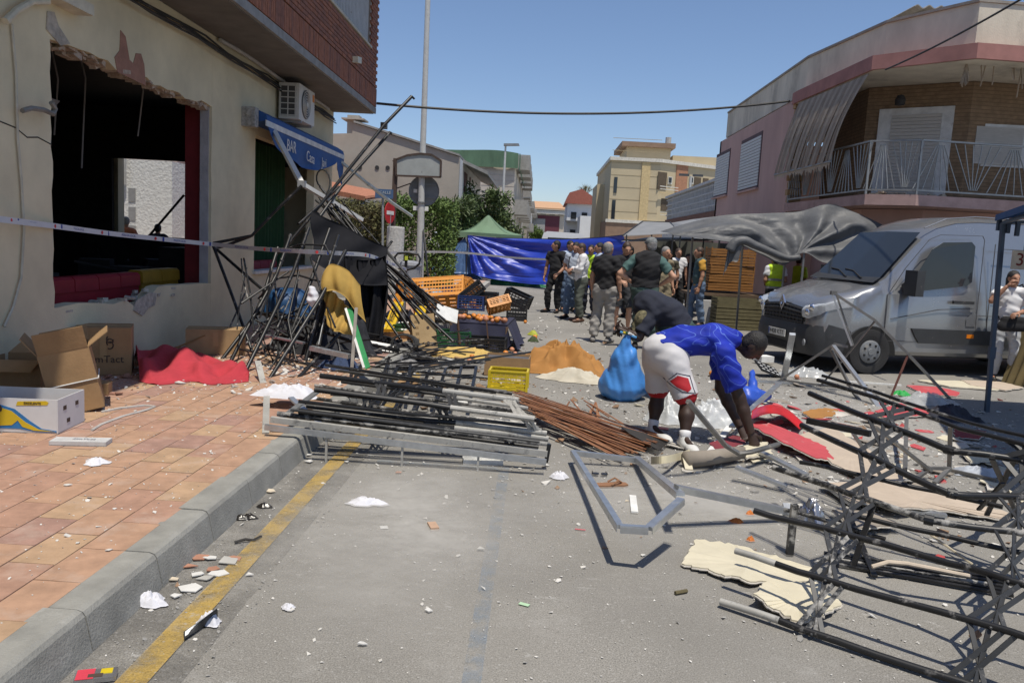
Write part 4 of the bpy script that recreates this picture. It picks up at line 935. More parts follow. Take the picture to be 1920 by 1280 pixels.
for a_, b_ in [((1168, 442, 22), (1206, 415, 24)), ((1206, 415, 24), (1256, 417, 24)), ((1256, 417, 24), (1275, 441, 22)), ((1275, 441, 22), (1350, 422, 20)), ((1168, 450, 22), (1378, 449, 22)), ((1310, 425, 20.5), (1350, 408, 20.5)), ((1350, 408, 20.5), (1347, 424, 20.5))]:
    obj('frame_bar', B().bar(yp(*a_), yp(*b_), .04, .04), PD, ps)
for px, D in ((1175, 22), (1222, 23.5), (1262, 22), (1276, 21.5), (1320, 22), (1350, 20.5)):
    q = yp(px, 440, D); obj('post', B().bar((q.x, q.y, 0), q, .035, .035), PD, ps)
nbk = B(); a_, b_ = yp(1228, 450, 24.2), yp(1385, 450, 24.2); obj('back_sheet', B().grid(lambda u, v: (a_.x+u*(b_.x-a_.x), 24.2+.06*math.sin(u*25), 2.0-v*1.75), 40, 4, .005), mat('grey_green_sheet', (.12, .125, .11), .8, var=.2, scale=2), ps)
# wooden produce boxes and folded crates under the stalls
ORW = mat('orange_veneer', (.30, .135, .035), .75, var=.2, scale=7, stretch=(1, 6, 6)); DKC = mat('grey_folding_crate', (.10, .105, .10), .7, var=.2)
def wood_box(label, c, size, m, rot, group):
    t = thing('produce_box', label, 'box', c, group); w, d, h = size; R_ = Matrix.Rotation(rot, 3, 'Z'); c = Vector(c)
    for s_ in (-1, 1):
        for k in range(3):
            obj('slat', B().box(c+R_ @ Vector((0, s_*d/2, h*(k+.5)/3)), (w, .01, h/3-.012), R_), m, t); obj('slat', B().box(c+R_ @ Vector((s_*w/2, 0, h*(k+.5)/3)), (.01, d-.02, h/3-.012), R_), m, t)
        for s2 in (-1, 1): obj('corner_post', B().box(c+R_ @ Vector((s_*(w/2-.02), s2*(d/2-.02), h/2+.01)), (.025, .025, h+.02), R_), m, t)
    obj('bottom', B().box(c+Vector((0, 0, .01)), (w-.02, d-.02, .012), R_), m, t)
names = ['lowest', 'second', 'third', 'fourth', 'top']
s0 = yp(1362, 560, 19.2)
for k in range(5):
    wood_box('orange veneer produce box, %s of the stack beside the stall pole' % names[k], (s0.x, 19.2, .02+.80+k*.2), (1.05, .6, .19), ORW, .03*(k % 3), 'orange veneer boxes')
obj('stall_table', B().mm((s0.x-1.0, 18.75, .70), (s0.x+1.6, 19.8, .76)).mm((s0.x-.9, 18.9, 0), (s0.x-.84, 18.96, .7)).mm((s0.x+1.4, 18.9, 0), (s0.x+1.46, 18.96, .7)).mm((s0.x-.9, 19.6, 0), (s0.x-.84, 19.66, .7)).mm((s0.x+1.4, 19.6, 0), (s0.x+1.46, 19.66, .7)), mat('stall_wood', (.12, .08, .05), .8), None, 'dark trestle table under the orange boxes', 'table')
s1 = yp(1415, 560, 18.9)
for k in range(3):
    wood_box('grey-green slatted crate, %s of the low stack behind the stall pole' % names[k], (s1.x-.45, 18.2, .005+k*.24), (1.3, .5, .23), mat('green_grey_wood', (.13, .115, .06), .8, var=.25), .05, 'grey slatted crates')
obj('white_carton', B().mm((s0.x-.75, 18.5, .005), (s0.x-.2, 18.72, .6)), mat('white_card', (.5, .5, .5), .8), None, 'white carton beside the slatted crates', 'carton')
# blue screen tarpaulin, green gazebo, crumpled tarps
BLT = mat('blue_tarp', (.018, .046, .38), .42, var=.12, scale=3, bump=.15, bscale=12, spec=.6)
sc2 = thing('blue_tarp_screen', 'shiny blue tarpaulin hung as a screen across the street', 'tarpaulin', (0, 33, 0))
tl_, tr_ = yp(877, 441, 31.5), yp(1168, 441, 27.5)
topl = [yp(877, 441, 31.5), yp(930, 446, 31.5), yp(1000, 448, 31.2), (yp(1060, 449, 30)), yp(1120, 446, 28.5), yp(1168, 441, 27.5)]
botl = [yp(884, 512, 31.3), yp(915, 521, 31.0), yp(985, 531, 30.8), yp(1040, 534, 29.6), yp(1110, 540, 28.2), yp(1205, 548, 27.0)]
def tf(u, v):
    p = smooth_pts(topl, u).lerp(smooth_pts(botl, u), v)
    a = math.atan2(v*1.2+.02, u*3+.02); r = math.hypot(v, u*2.2)
    f = .13*math.sin(a*20+1.5*fbm((u*2, v*1.5, 0), 1, 2))*min(1, r*1.2)*math.exp(-.5*r)
    f += .09*abs(math.sin((v*3.3+.5*math.sin(u*2.6)-.5*u+.25*fbm((u*2.2, v*.8, 5), 1, 2))*math.pi))**.6*min(1, u*2.5)+.035*fbm((u*3.5, v*9, 2), 1, 3)+.012*fbm((u*10, v*30, 7), 1, 2)
    return p+Vector((0, -f, 0))
obj('sheet', B().grid(tf, 150, 60, .004), BLT, sc2, smooth=True)
for q in (tl_, yp(1060, 449, 30.05), tr_): obj('pole', B().tube((q.x, q.y+.05, 0), q+Vector((0, .05, 0)), .025, 8), PD, sc2)
obj('top_rope', B().path([Vector(p)+Vector((0, .03, .01)) for p in topl], .012, 5), PD, sc2)
gz_ = thing('green_gazebo', 'faded green pop-up gazebo behind the blue screen', 'gazebo', (-1.5, 35, 0))
GRT = mat('green_canvas', (.135, .215, .13), .75, var=.12, scale=2, bump=.3, bscale=8)
ap = yp(916, 402, 32.9); ce = [yp(846, 433, 31.8), yp(980, 442, 31.8), yp(970, 438, 34.2), yp(866, 431, 34.0)]
for i in range(4):
    a, c_ = ce[i], ce[(i+1) % 4]
    def ff(u, v, a=a, c_=c_):
        e = a.lerp(c_, u); p = ap.lerp(e, v); p.z -= .28*math.sin(v*math.pi)*(.6+.4*abs(math.cos(u*math.pi))); return p
    obj('canopy_panel', B().grid(ff, 12, 12, .004), GRT, gz_, smooth=True); obj('valance', B().grid(lambda u, v, a=a, c_=c_: a.lerp(c_, u)-Vector((0, 0, v*.22+.02*math.sin(u*20)*v)), 14, 2, .004), GRT, gz_); obj('leg', B().bar((a.x, a.y, 0), a, .04), PD, gz_)
def pile(name, label, cat, c, rx, ry, h, m, seed, rot=0, n=64, sharp=1.0, folds=7, parent=None, flat=.0, z0=0.0, group=None, power=2.1):
    g = random.Random(seed); ph = [g.uniform(0, 6.28) for _ in range(6)]; R_ = Matrix.Rotation(rot, 3, 'Z'); c = Vector(c)
    def f(u, v):
        a = u*2*math.pi; edge = 1+.14*math.sin(3*a+ph[0])+.10*math.sin(5*a+ph[1])+.07*math.sin(9*a+ph[2]); r = v*edge
        x, y = rx*r*math.cos(a), ry*r*math.sin(a); prof_ = max(0, 1-v**power)
        kx = 2.6/rx; q1 = Vector((x*kx+seed*1.37+.41, y*kx+.23, seed*.71+.3)); q1 += Vector((mnoise.noise(q1*.7), mnoise.noise(q1*.7+Vector((5, 3, 1))), 0))*.8
        rid = 1-abs(mnoise.noise(q1))*2.4; rid2 = 1-abs(mnoise.noise(q1*2.3+Vector((.37, .61, 2.2))))*2.2
        z = h*prof_*(.52+.34*rid*sharp+.17*rid2*sharp)+.012*(1-v)+.05*h*math.sin(folds*a+ph[3]+3*v)*v*(1-v)*4
        if v > .97: z = .004
        return c+R_ @ Vector((x, y, 0))+Vector((0, 0, max(.003, z)))
    b_ = B().grid(f, n, n//2)
    return obj(name, b_, m, parent, label, cat, group, smooth=True, base=None if parent else (c.x, c.y, c.z))
BT2 = mat('blue_tarp_faded', (.06, .12, .25), .45, var=.2, scale=5, bump=.5, bscale=14)
ct = thing('crumpled_blue_tarp', 'crumpled faded blue tarpaulin tied up to a gazebo leg', 'tarpaulin', gz(845, 520, .16)); cc = ORG[ct.name]
pile('heap', None, None, (cc.x, cc.y, .16), 1.05, .6, .75, BT2, 4, n=72, parent=ct)
pk0 = yp(872, 446, cc.y-.1)
obj('tied_up_fold', B().grid(lambda u, v: Vector(pk0).lerp(Vector((cc.x-.85+u*1.9, cc.y-.35-.15*math.sin(u*3), .35)), v)+Vector((.02*math.sin(u*30)*v, -.05*v*math.sin(u*26), .1*math.sin(v*3.1))), 50, 20, .004), BT2, ct, smooth=True)
p = gz(968, 537, 0); pile('green_cloth', 'crumpled bright green cloth on the road before the blue screen', 'cloth', (p.x, p.y+.5, 0), 1.05, .5, .62, mat('green_nylon', (.02, .13, .055), .5, var=.2, scale=4), 9, n=80, sharp=1.2)

# white parked van beyond the screen
fv = thing('white_van', 'white van parked beyond the blue screen, only its roof showing', 'van', (yp(1055, 450, 48).x, 48, 0)); fx = ORG[fv.name].x
VW = mat('white_car_paint', (.72, .73, .74), .25, var=.03, coat=.5)
obj('body', B().prism([(fx-1.35, .35), (fx+1.35, .35), (fx+1.35, 1.7), (fx+1.2, 2.3), (fx+1.0, 2.42), (fx-.95, 2.45), (fx-1.15, 2.35), (fx-1.35, 1.7)], 1, 47, 52), VW, fv)
obj('rear_window', B().mm((fx-.9, 46.97, 1.55), (fx+.9, 46.99, 2.1)), GLASSD, fv)
for s_ in (-1, 1):
    for y in (48, 51): obj('wheel', B().lathe([(.1, -.1), (.33, -.1), (.33, .1), (.1, .1)], 16, (fx+s_*1.2, y, .33), 'x'), mat('tyre', (.025, .025, .026), .85), fv)

# ================================================================ silver van
def van():
    t = thing('silver_van', 'silver panel van parked beside the stalls with its nose to the street', 'van', (5.0, 12.1, 0))
    hd = rad(12); o = Vector((4.17, 11.86, 0)); ux = Vector((math.cos(hd), math.sin(hd), 0)); uy = Vector((-math.sin(hd), math.cos(hd), 0))   # ux: towards the rear, uy: across, away from camera
    W2 = 1.02
    def T(x, y, z): return o+ux*x+uy*(y+W2)+Vector((0, 0, z))       # x from nose, y -W2..W2 (near side is -W2)
    SIL = mat('silver_paint', (.30, .308, .322), .26, .6, var=.02, coat=.6, dust=.03, dustc=(.38, .36, .33), dscale=2.5, dustw=.4); BLK = mat('black_plastic', (.035, .037, .04), .55, var=.15, dust=.12, dustc=(.16, .15, .14))
    # stations: x, roof/hood height, half width at sill/belt/shoulder/top
    ST = [(.02, .92, .62, .60, .50), (.06, 1.02, .80, .78, .66), (.18, 1.10, .93, .92, .80), (.40, 1.19, .985, .98, .86), (.70, 1.28, 1.0, 1.0, .89), (.98, 1.37, 1.01, 1.01, .90), (1.02, 1.40, 1.01, 1.01, .90),
          (1.30, 1.72, 1.015, 1.01, .86), (1.60, 2.04, 1.02, 1.0, .83), (1.80, 2.22, 1.02, .99, .81), (1.98, 2.33, 1.02, .985, .80), (2.3, 2.43, 1.02, .98, .80), (2.7, 2.465, 1.02, .98, .80), (3.6, 2.48, 1.02, .98, .80), (4.8, 2.48, 1.02, .98, .80), (5.5, 2.46, 1.0, .96, .78), (5.56, 2.40, .97, .93, .74)]
    def sect(x, H, ws, wb, wt):   # one cross-section, near sill to far sill
        lo = .30 if x > .3 else .34
        beltz = min(1.18, H-.10) if x < 1.02 else 1.22
        shz = max(beltz+.04, H-.42) if x > 1.02 else H-.05
        P = [(-ws+.05, lo), (-ws, lo+.06), (-ws, .72 if H > 1 else .66), (-wb, beltz), (-(wb*.35+wt*.65) if x > 1.02 else -(wt+.06), shz), (-wt+.02, H-.10 if x > 1.02 else H-.02), (-wt*.72, H-.025), (-wt*.35, H-.004), (0, H)]
        return P+[(-y, z) for y, z in P[-2::-1]]
    b_ = B(); secs = []
    import bisect
    xs = [s_[0] for s_ in ST]; fine = sorted(set(xs+[.1, .25, .55, .85, 1.15, 1.45, 1.7, 1.9, 2.1, 2.5, 3.1, 4.2, 5.2]))
    for x in fine:
        i = min(max(bisect.bisect_right(xs, x)-1, 0), len(xs)-2); f = (x-xs[i])/(xs[i+1]-xs[i]); q = [ST[i][k]+(ST[i+1][k]-ST[i][k])*f for k in range(1, 5)]; secs.append([T(x, y, z) for y, z in sect(x, *q)])
    n = len(secs[0]); V = [p for s_ in secs for p in s_]; F = []
    wc, wr = .90, .43
    for i in range(len(secs)-1):
        for k in range(n-1): F.append((i*n+k, i*n+k+1, (i+1)*n+k+1, (i+1)*n+k))
    F += [tuple(range(n))[::-1], tuple((len(secs)-1)*n+k for k in range(n))]
    b_.add(V, F); obj('body', b_, SIL, t, smooth=38)
    # underside
    obj('underbody', B().add([T(.2, -.9, .27), T(5.4, -.9, .27), T(5.4, .9, .27), T(.2, .9, .27), T(.2, -.9, .34), T(5.4, -.9, .34), T(5.4, .9, .34), T(.2, .9, .34)], [(0, 3, 2, 1), (4, 5, 6, 7), (0, 1, 5, 4), (1, 2, 6, 5), (2, 3, 7, 6), (3, 0, 4, 7)]), BLK, t)
    # wheel arches and wheels
    for s_ in (-1, 1):
        for wx in (.90, 4.58):
            yy = s_*(W2+.004)
            ab = B(); m_ = 18; pts = [T(wx+wr*math.cos(math.pi*k/m_), yy, .30+wr*1.0*math.sin(math.pi*k/m_)) for k in range(m_+1)]
            ab.add(pts+[T(wx, yy, .30)], [(k, k+1, m_+1) if s_ > 0 else (k+1, k, m_+1) for k in range(m_)]); obj('wheel_arch', ab, mat('arch_black', (.012, .012, .012), .9), t)
            c = T(wx, s_*(W2-.10), .345); ax_ = uy*s_
            def ring(prof, nn=26, c=c, ax_=ax_):
                q = B(); V = []; m2 = len(prof)
                for r_, z in prof:
                    for k in range(nn): a = 2*math.pi*k/nn; V.append(c+ux*(r_*math.cos(a))+Vector((0, 0, r_*math.sin(a)))+ax_*z)
                F2 = [(i*nn+k, i*nn+(k+1) % nn, (i+1)*nn+(k+1) % nn, (i+1)*nn+k) for i in range(m2-1) for k in range(nn)]+[tuple(range(nn)), tuple((m2-1)*nn+k for k in range(nn))]
                return q.add(V, F2)
            wh = obj('wheel', ring([(.2, -.12), (.335, -.11), (.345, -.06), (.345, .08), (.33, .112), (.25, .122), (.215, .11)]), mat('tyre', (.025, .025, .026), .85, dust=.15, dustc=(.12, .11, .1)), t, smooth=40)
            obj('rim', ring([(.215, .10), (.212, .112), (.18, .09), (.17, .075), (0, .075)]), mat('rim_dark', (.05, .05, .05), .5), wh)
            obj('hubcap', ring([(.175, .08), (.172, .12), (.15, .135), (.05, .14), (.045, .15), (0, .15)]), mat('hubcap_grey', (.17, .18, .19), .5, var=.15, dust=.2, dustc=(.25, .24, .22)), wh, smooth=40)
            for k in range(7): a = 2*math.pi*k/7; p = c+ux*(.115*math.cos(a))+Vector((0, 0, .115*math.sin(a)))+ax_*.139; obj('vent', B().box(p, (.03, .012, .03)), mat('arch_black', (.012, .012, .012), .9), wh)
    def panel(name, pts, m, off=.008, par=None, sm=False):     # polygon on the near side
        return obj(name, B().slab([T(*p) for p in pts], off, -uy), m, par or t)
    # side glass sits in the door frame; y follows the shoulder taper
    def sy(z, x=2): return -(1.02-.035*max(0, z-1.22)/.9) if z < 2.06 else -.98
    def sidep(name, xz, m, off, par=None):
        return obj(name, B().slab([T(x, sy(z), z) for x, z in xz], off, -uy), m, par or t)
    GL = mat('van_glass', (.028, .034, .042), .05, var=.05, spec=.5)
    rubber = mat('rubber_black', (.02, .02, .02), .6)
    sidep('door_window', [(1.42, 1.30), (1.52, 1.27), (2.42, 1.40), (2.50, 1.46), (2.50, 2.00), (2.44, 2.06), (1.95, 2.03), (1.78, 1.92)], GL, .010)
    dl = B(); do = [(1.12, .52), (1.10, 1.2), (1.36, 1.62), (1.72, 2.06), (1.9, 2.14), (2.62, 2.16), (2.66, 2.1), (2.66, .52)]
    for i in range(len(do)): (x, z), (x2, z2) = do[i], do[(i+1) % len(do)]; dl.bar(T(x, sy(z)-.002, z), T(x2, sy(z2)-.002, z2), .008, .008)
    for pts in ([(2.85, .55), (2.85, 2.05)], [(2.9, 1.98), (5.4, 1.98)], [(2.9, 1.22), (5.4, 1.22)], [(2.7, .95), (5.5, .95)], [(1.2, .85), (2.0, 1.02)], [(2.0, 1.02), (2.6, 1.06)]):
        (x, z), (x2, z2) = pts; dl.bar(T(x, sy(z)-.003, z), T(x2, sy(z2)-.003, z2), .010, .010)
    obj('panel_gap', dl, mat('gap_dark', (.08, .08, .085), .7), t)
    sidep('side_moulding', [(1.62, .60), (1.70, .50), (3.9, .50), (3.9, .72), (1.55, .72)], BLK, .025); sidep('side_moulding', [(5.2, .5), (5.5, .5), (5.5, .72), (5.2, .72)], BLK, .025)
    sidep('side_marker', [(2.5, .60), (2.62, .60), (2.62, .66), (2.5, .66)], mat('amber_lens', (.7, .2, .01), .3), .03)
    hdl = sidep('door_handle', [(2.2, 1.12), (2.55, 1.12), (2.55, 1.165), (2.2, 1.165)], BLK, .045)
    sidep('fuel_flap', [(2.48, .78), (2.64, .78), (2.64, .98), (2.58, .98), (2.48, .9)], SIL, .006)
    mirror = B(); mc = T(1.42, -1.16, 1.40); mirror.box(mc, (.16, .22, .38), Matrix.Rotation(hd+.2, 3, 'Z')); obj('mirror', mirror, BLK, t); obj('mirror_arm', B().bar(T(1.40, -1.0, 1.30), mc, .1, .16), BLK, t)
    mc2 = T(1.42, 1.16, 1.40); obj('mirror', B().box(mc2, (.16, .22, .38), Matrix.Rotation(hd-.2, 3, 'Z')), BLK, t); obj('mirror_arm', B().bar(T(1.40, 1.0, 1.30), mc2, .1, .16), BLK, t)
    # windscreen
    obj('windscreen', B().add([T(1.05, -.86, 1.455), T(1.02, 0, 1.435), T(1.05, .86, 1.455), T(1.72, .76, 2.17), T(1.70, 0, 2.185), T(1.72, -.76, 2.17)], [(0, 1, 4, 5), (1, 2, 3, 4)]), GL, t)
    obj('scuttle', B().add([T(.93, -.88, 1.375), T(.90, 0, 1.385), T(.93, .88, 1.375), T(1.05, .88, 1.46), T(1.02, 0, 1.44), T(1.05, -.88, 1.46)], [(0, 1, 4, 5), (1, 2, 3, 4)]), BLK, t)
    for s_ in (-1, 1): obj('wiper', B().path([T(.98, s_*.2-.3, 1.43), T(1.1, s_*.2+.1, 1.53), T(1.12, s_*.2+.35, 1.55)], .012, 5), rubber, t)
    obj('dashboard_paper', B().add([T(1.12, .1, 1.52), T(1.12, .5, 1.52), T(1.22, .5, 1.62), T(1.22, .1, 1.62)], [(0, 1, 2, 3)]), mat('paper_white', (.7, .7, .68), .8), t)
    # nose: grille, bumper, lamps, badge, plate
    def lin(t_, x):
        for (a, fa), (c2_, fc_) in zip(t_, t_[1:]):
            if x <= c2_: return fa+(fc_-fa)*max(0, (x-a))/(c2_-a)
        return t_[-1][1]
    def nose(y, z, d=0):  # the nose bows back towards the sides and up to the bonnet
        return T(max(lin([(0, .0), (.45, .015), (.62, .04), (.80, .09), (.93, .20), (.985, .40), (1.02, .7)], abs(y)), lin([(.2, .02), (.92, .02), (1.02, .06), (1.10, .18), (1.19, .40)], z+.10*abs(y)))-d, y, z)
    gr = B().grid(lambda u, v: nose(-.64+u*1.28, .69+v*.30*(1-.2*abs(2*u-1)), .02), 24, 6); grille = obj('grille', gr, mat('grille_black', (.012, .012, .013), .5), t)
    for k in range(5):
        obj('grille_bar', B().path([nose(-.60+1.20*i/16, .71+k*.062*(1-.2*abs(i/8-1)), .034) for i in range(17)], .011, 5), BLK, grille)
    for k in range(12): obj('grille_bar', B().path([nose(-.58+k*.105, .71, .03), nose(-.58+k*.105, .93, .03)], .007, 5), BLK, grille)
    bp = B().grid(lambda u, v: nose(-.98+u*1.96, .24+v*.45, .03+.04*math.sin(v*math.pi)), 30, 8); obj('bumper', bp, BLK, t, smooth=True)
    sb_ = B().grid(lambda u, v: T(.15+u*.42, -1.005-.02*math.sin(v*3.1)+.12*(1-u)**3, .24+v*(.50-.1*u)), 8, 5); obj('bumper_side', sb_, BLK, t, smooth=True)
    obj('bumper_intake', B().grid(lambda u, v: nose(-.5+u, .28+v*.10, .085), 12, 2), mat('arch_black', (.012, .012, .012), .9), t)
    obj('fog_lamp', B().lathe([(0, 0), (.05, 0), (.05, .02), (0, .02)], 14, nose(-.72, .42, .09), 'x'), mat('fog_glass', (.25, .26, .27), .15), t)
    for s_ in (-1, 1):
        if s_ < 0: pts = [(-.60, .80), (-.66, .98), (-.78, 1.04), (-.92, 1.10), (-.985, 1.12), (-.97, .98), (-.86, .86), (-.72, .79)]
        else: pts = [(.60, .80), (.72, .79), (.86, .86), (.97, .98), (.985, 1.12), (.92, 1.10), (.78, 1.04), (.66, .98)]
        lamp_pts = []
        for y, z in pts:
            ay = abs(y); lamp_pts.append(nose(y*1.01, z-.0, .035))
        hb = B().grid(lambda u, v, s_=s_: nose(s_*(.60+.41*u), lin([(0, .80), (.3, .78), (.7, .86), (1, 1.0)], u)+v*(lin([(0, .97), (.5, 1.05), (1, 1.13)], u)-lin([(0, .80), (.3, .78), (.7, .86), (1, 1.0)], u)), .040+.02*math.sin(v*3.1)), 16, 8, .012); hl = obj('headlight', hb, mat('headlight_lens', (.40, .42, .44), .18, 0, var=.25, scale=9, coat=.6), t)
        cq = nose(s_*.76, .93, .065)
        for dz, dy in ((-.05, -s_*.07), (.03, s_*.04)): obj('reflector', B().lathe([(0, -.035), (.035, -.03), (.055, -.0), (.06, .02)], 14, cq+uy*dy+Vector((0, 0, dz)), 'x'), mat('chrome', (.7, .7, .72), .12, 1.0, var=.02), hl)
    ch_ = mat('chrome', (.7, .7, .72), .12, 1.0, var=.02); dm = B(); cz = .96
    def dia(sz, w): return [nose(0, cz+sz, .05), nose(-w, cz, .05), nose(0, cz-sz, .05), nose(w, cz, .05)]
    bc_ = nose(0, .97, .045)
    def dia(sz, w): return [bc_+Vector((0, 0, sz)), bc_-uy*w, bc_-Vector((0, 0, sz)), bc_+uy*w]
    oo, ii = dia(.125, .085), dia(.07, .042)
    dm.add([p for p in oo+ii]+[p-ux*.025 for p in oo+ii], [(8+i, 8+(i+1) % 4, 12+(i+1) % 4, 12+i) for i in range(4)]+[(i, (i+1) % 4, 8+(i+1) % 4, 8+i) for i in range(4)]+[(4+i, 12+i, 12+(i+1) % 4, 4+(i+1) % 4) for i in range(4)])
    bdg = obj('badge', dm, ch_, t); obj('badge_plate', B().add([nose(-.11, cz+.16, .03), nose(-.13, cz-.14, .03), nose(.13, cz-.14, .03), nose(.11, cz+.16, .03)], [(0, 1, 2, 3)]), mat('grille_black', (.012, .012, .013), .5), t)
    c_ = nose(0, .50, .085); pl = B(); xw, zw = .26, .055
    pl.add([c_+uy*a+Vector((0, 0, z))-ux*.0 for a, z in ((-xw, -zw), (xw, -zw), (xw, zw), (-xw, zw))]+[c_+uy*a+Vector((0, 0, z))-ux*.012 for a, z in ((-xw, -zw), (xw, -zw), (xw, zw), (-xw, zw))], [(4, 7, 6, 5), (0, 1, 5, 4), (1, 2, 6, 5), (2, 3, 7, 6), (3, 0, 4, 7)])
    plo = obj('number_plate', pl, mat('plate_white', (.62, .62, .58), .5), t)
    Mx = basis(c_-ux*.0135, -uy, (0, 0, 1)); text('plate_text', '4408 KTT', .105, Mx, rubber, plo, .001)
    obj('plate_band', B().add([c_-uy*-(.258)+Vector((0, 0, z))-ux*.0125+uy*d for z, d in ((-.05, 0), (.05, 0), (.05, -.035), (-.05, -.035))], [(0, 1, 2, 3)]), mat('plate_blue', (.02, .06, .3), .5), plo)
    obj('roof_rib', B().path([T(1.75, -.80, 2.235), T(2.1, -.80, 2.39), T(2.6, -.80, 2.45), T(5.4, -.79, 2.46)], .012, 6), SIL, t)
    return t
van()
# blue stall on the right and what stands under it
BSM = mat('blue_stall_metal', (.05, .075, .12), .45, .3, var=.15); BCAN = mat('blue_canvas', (.02, .075, .21), .7, var=.12, scale=4)
bs_ = thing('blue_canopy_stall', 'stall with a blue canvas roof on a leaning blue pole', 'market stall', gz(1850, 772))
pb0 = ORG[bs_.name]; ptop = yp(1881, 418, 9.42)
obj('pole', B().bar(pb0, ptop, .045), BSM, bs_); obj('pole_clamp', B().box(pb0.lerp(ptop, .32), (.07, .05, .14)), BSM, bs_)
cn_ = [Vector((5.28, 9.55, 2.30)), Vector((3.85, 5.3, 2.42)), Vector((8.2, 4.4, 2.6)), Vector((9.4, 9.3, 2.6))]
obj('canopy', B().grid(lambda u, v: cn_[0].lerp(cn_[3], u).lerp(cn_[1].lerp(cn_[2], u), v)+Vector((0, 0, .25*math.sin(min(1, u*2)*1.57)-.05*math.sin(v*math.pi))), 16, 16, .006), BCAN, bs_, smooth=True)
obj('canopy_fringe', B().grid(lambda u, v: cn_[0].lerp(cn_[1], u)-Vector((0, 0, v*.07)), 20, 2, .004), BCAN, bs_); obj('canopy_fringe', B().grid(lambda u, v: cn_[0].lerp(cn_[3], u)-Vector((0, 0, v*.07-.25*math.sin(min(1, u*2)*1.57))), 20, 2, .004), BCAN, bs_)
obj('frame_bar', B().bar(ptop, Vector((8.6, 9.25, 2.5)), .035), BSM, bs_); obj('frame_bar', B().bar(ptop, Vector((4.1, 5.6, 2.38)), .035), BSM, bs_)
for q in (Vector((8.6, 9.25, 2.5)), Vector((8.0, 4.6, 2.55)), Vector((4.15, 5.7, 2.38))): obj('pole', B().bar((q.x, q.y, 0), q, .045), BSM, bs_)
hb = B()
for k in range(3): hb.box(Vector((5.3+.05*k, 9.5-.1*k, 2.2-.03*k)), (.04, .04, .16))
obj('canopy_hook', hb, BSM, bs_)
ct_ = thing('covered_table', 'stall table covered to the ground with a khaki cloth', 'table', (8.1, 11.8, 0))
obj('cloth', B().grid(lambda u, v: (7.26-.2*v+.03*math.sin(u*16)*v, 11.55+u*.5, .80-v*.79), 24, 6, .004).grid(lambda u, v: (7.26-.2*v*(1-u)+u*1.7, 11.55-.06*v+.03*math.sin(u*44)*v, .80-v*.79), 60, 6, .004), mat('khaki_cloth', (.20, .155, .07), .9, var=.15, scale=4), ct_)
obj('table_top', B().mm((7.26, 11.55, .76), (8.96, 12.05, .80)), mat('khaki_cloth', (.20, .155, .07), .9, var=.15, scale=4), ct_)
for x in (7.35, 8.85):
    for y in (11.62, 11.98): obj('leg', B().bar((x, y, 0), (x, y, .76), .04), BSM, ct_)
pc_ = thing('price_board', 'cardboard price board with a red figure hanging under the blue stall', 'sign', yp(1915, 505, 9.2)); q = yp(1917, 488, 9.2)
obj('board', B().box(q, (.24, .012, .21)), mat('pale_card', (.52, .47, .40), .8), pc_); text('lettering', '3', .2, basis(q+Vector((-.03, -.008, 0)), (1, 0, 0), (0, 0, 1)), mat('maroon_ink', (.16, .02, .02), .8), pc_); obj('string', B().tube(q+Vector((0, 0, .1)), q+Vector((0, 0, .95)), .004, 4), BSM, pc_)
# ================================================================ people
from mathutils.bvhtree import BVHTree
SK1 = mat('skin_light', (.47, .26, .17), .6, var=.1, scale=12); SK2 = mat('skin_tan', (.36, .185, .115), .6, var=.1, scale=12); SK3 = mat('skin_dark', (.040, .021, .014), .55, var=.2, scale=14)
HBLK = mat('hair_black', (.012, .010, .009), .55, var=.3, scale=60, bump=.5, bscale=120); HGRY = mat('hair_grey', (.24, .23, .22), .7, var=.3, scale=60, bump=.5, bscale=120); HBRN = mat('hair_brown', (.05, .03, .02), .6, var=.3, scale=60)
EYE = mat('eye_dark', (.015, .012, .01), .3); LIP = mat('lip', (.28, .11, .09), .6); SOLE = mat('sole_white', (.62, .62, .60), .7)
ARMS = {'down': ((.25, -.03, 1.14), (.265, .05, .89)), 'hip': ((.41, -.09, 1.17), (.215, .03, 1.03)), 'front': ((.25, -.03, 1.15), (.09, .24, 1.10)), 'crossed': ((.24, .05, 1.17), (-.06, .22, 1.17)),
        'face': ((.27, .20, 1.27), (.09, .20, 1.50)), 'phone': ((.25, .0, 1.14), (.15, .27, 1.03)), 'low': ((.255, .02, 1.13), (.17, .22, .95)), 'out': ((.30, .05, 1.15), (.36, .28, 1.05))}
def hand_prims(w, d, wd, n, curl, s):
    w, d, wd, n = Vector(w), Vector(d).normalized(), Vector(wd), Vector(n)
    wd = (wd-d*wd.dot(d)).normalized(); n = d.cross(wd) if d.cross(wd).dot(n) > 0 else -d.cross(wd)
    P = [('c', w-d*.02*s, w+d*.085*s, .026*s, .038*s, (tuple(n), .55))]
    for i, L in zip((-1.5, -.5, .5, 1.5), (.80, 1.0, 1.05, .92)):
        b_ = w+d*.085*s+wd*i*.0195*s; e = b_+(d*math.cos(curl)+n*math.sin(curl))*.042*s*L; f = e+(d*math.cos(2.2*curl)+n*math.sin(2.2*curl))*.038*s*L
        P += [('c', b_, e, .0092*s, .0088*s), ('c', e, f, .0088*s, .0072*s)]
    b_ = w+d*.025*s+wd*.03*s; e = b_+(d*.62+wd*.62+n*.3).normalized()*.045*s; f = e+(d*.85+n*.45).normalized()*.034*s
    return P+[('c', b_, e, .0125*s, .0105*s), ('c', e, f, .0105*s, .0085*s)]
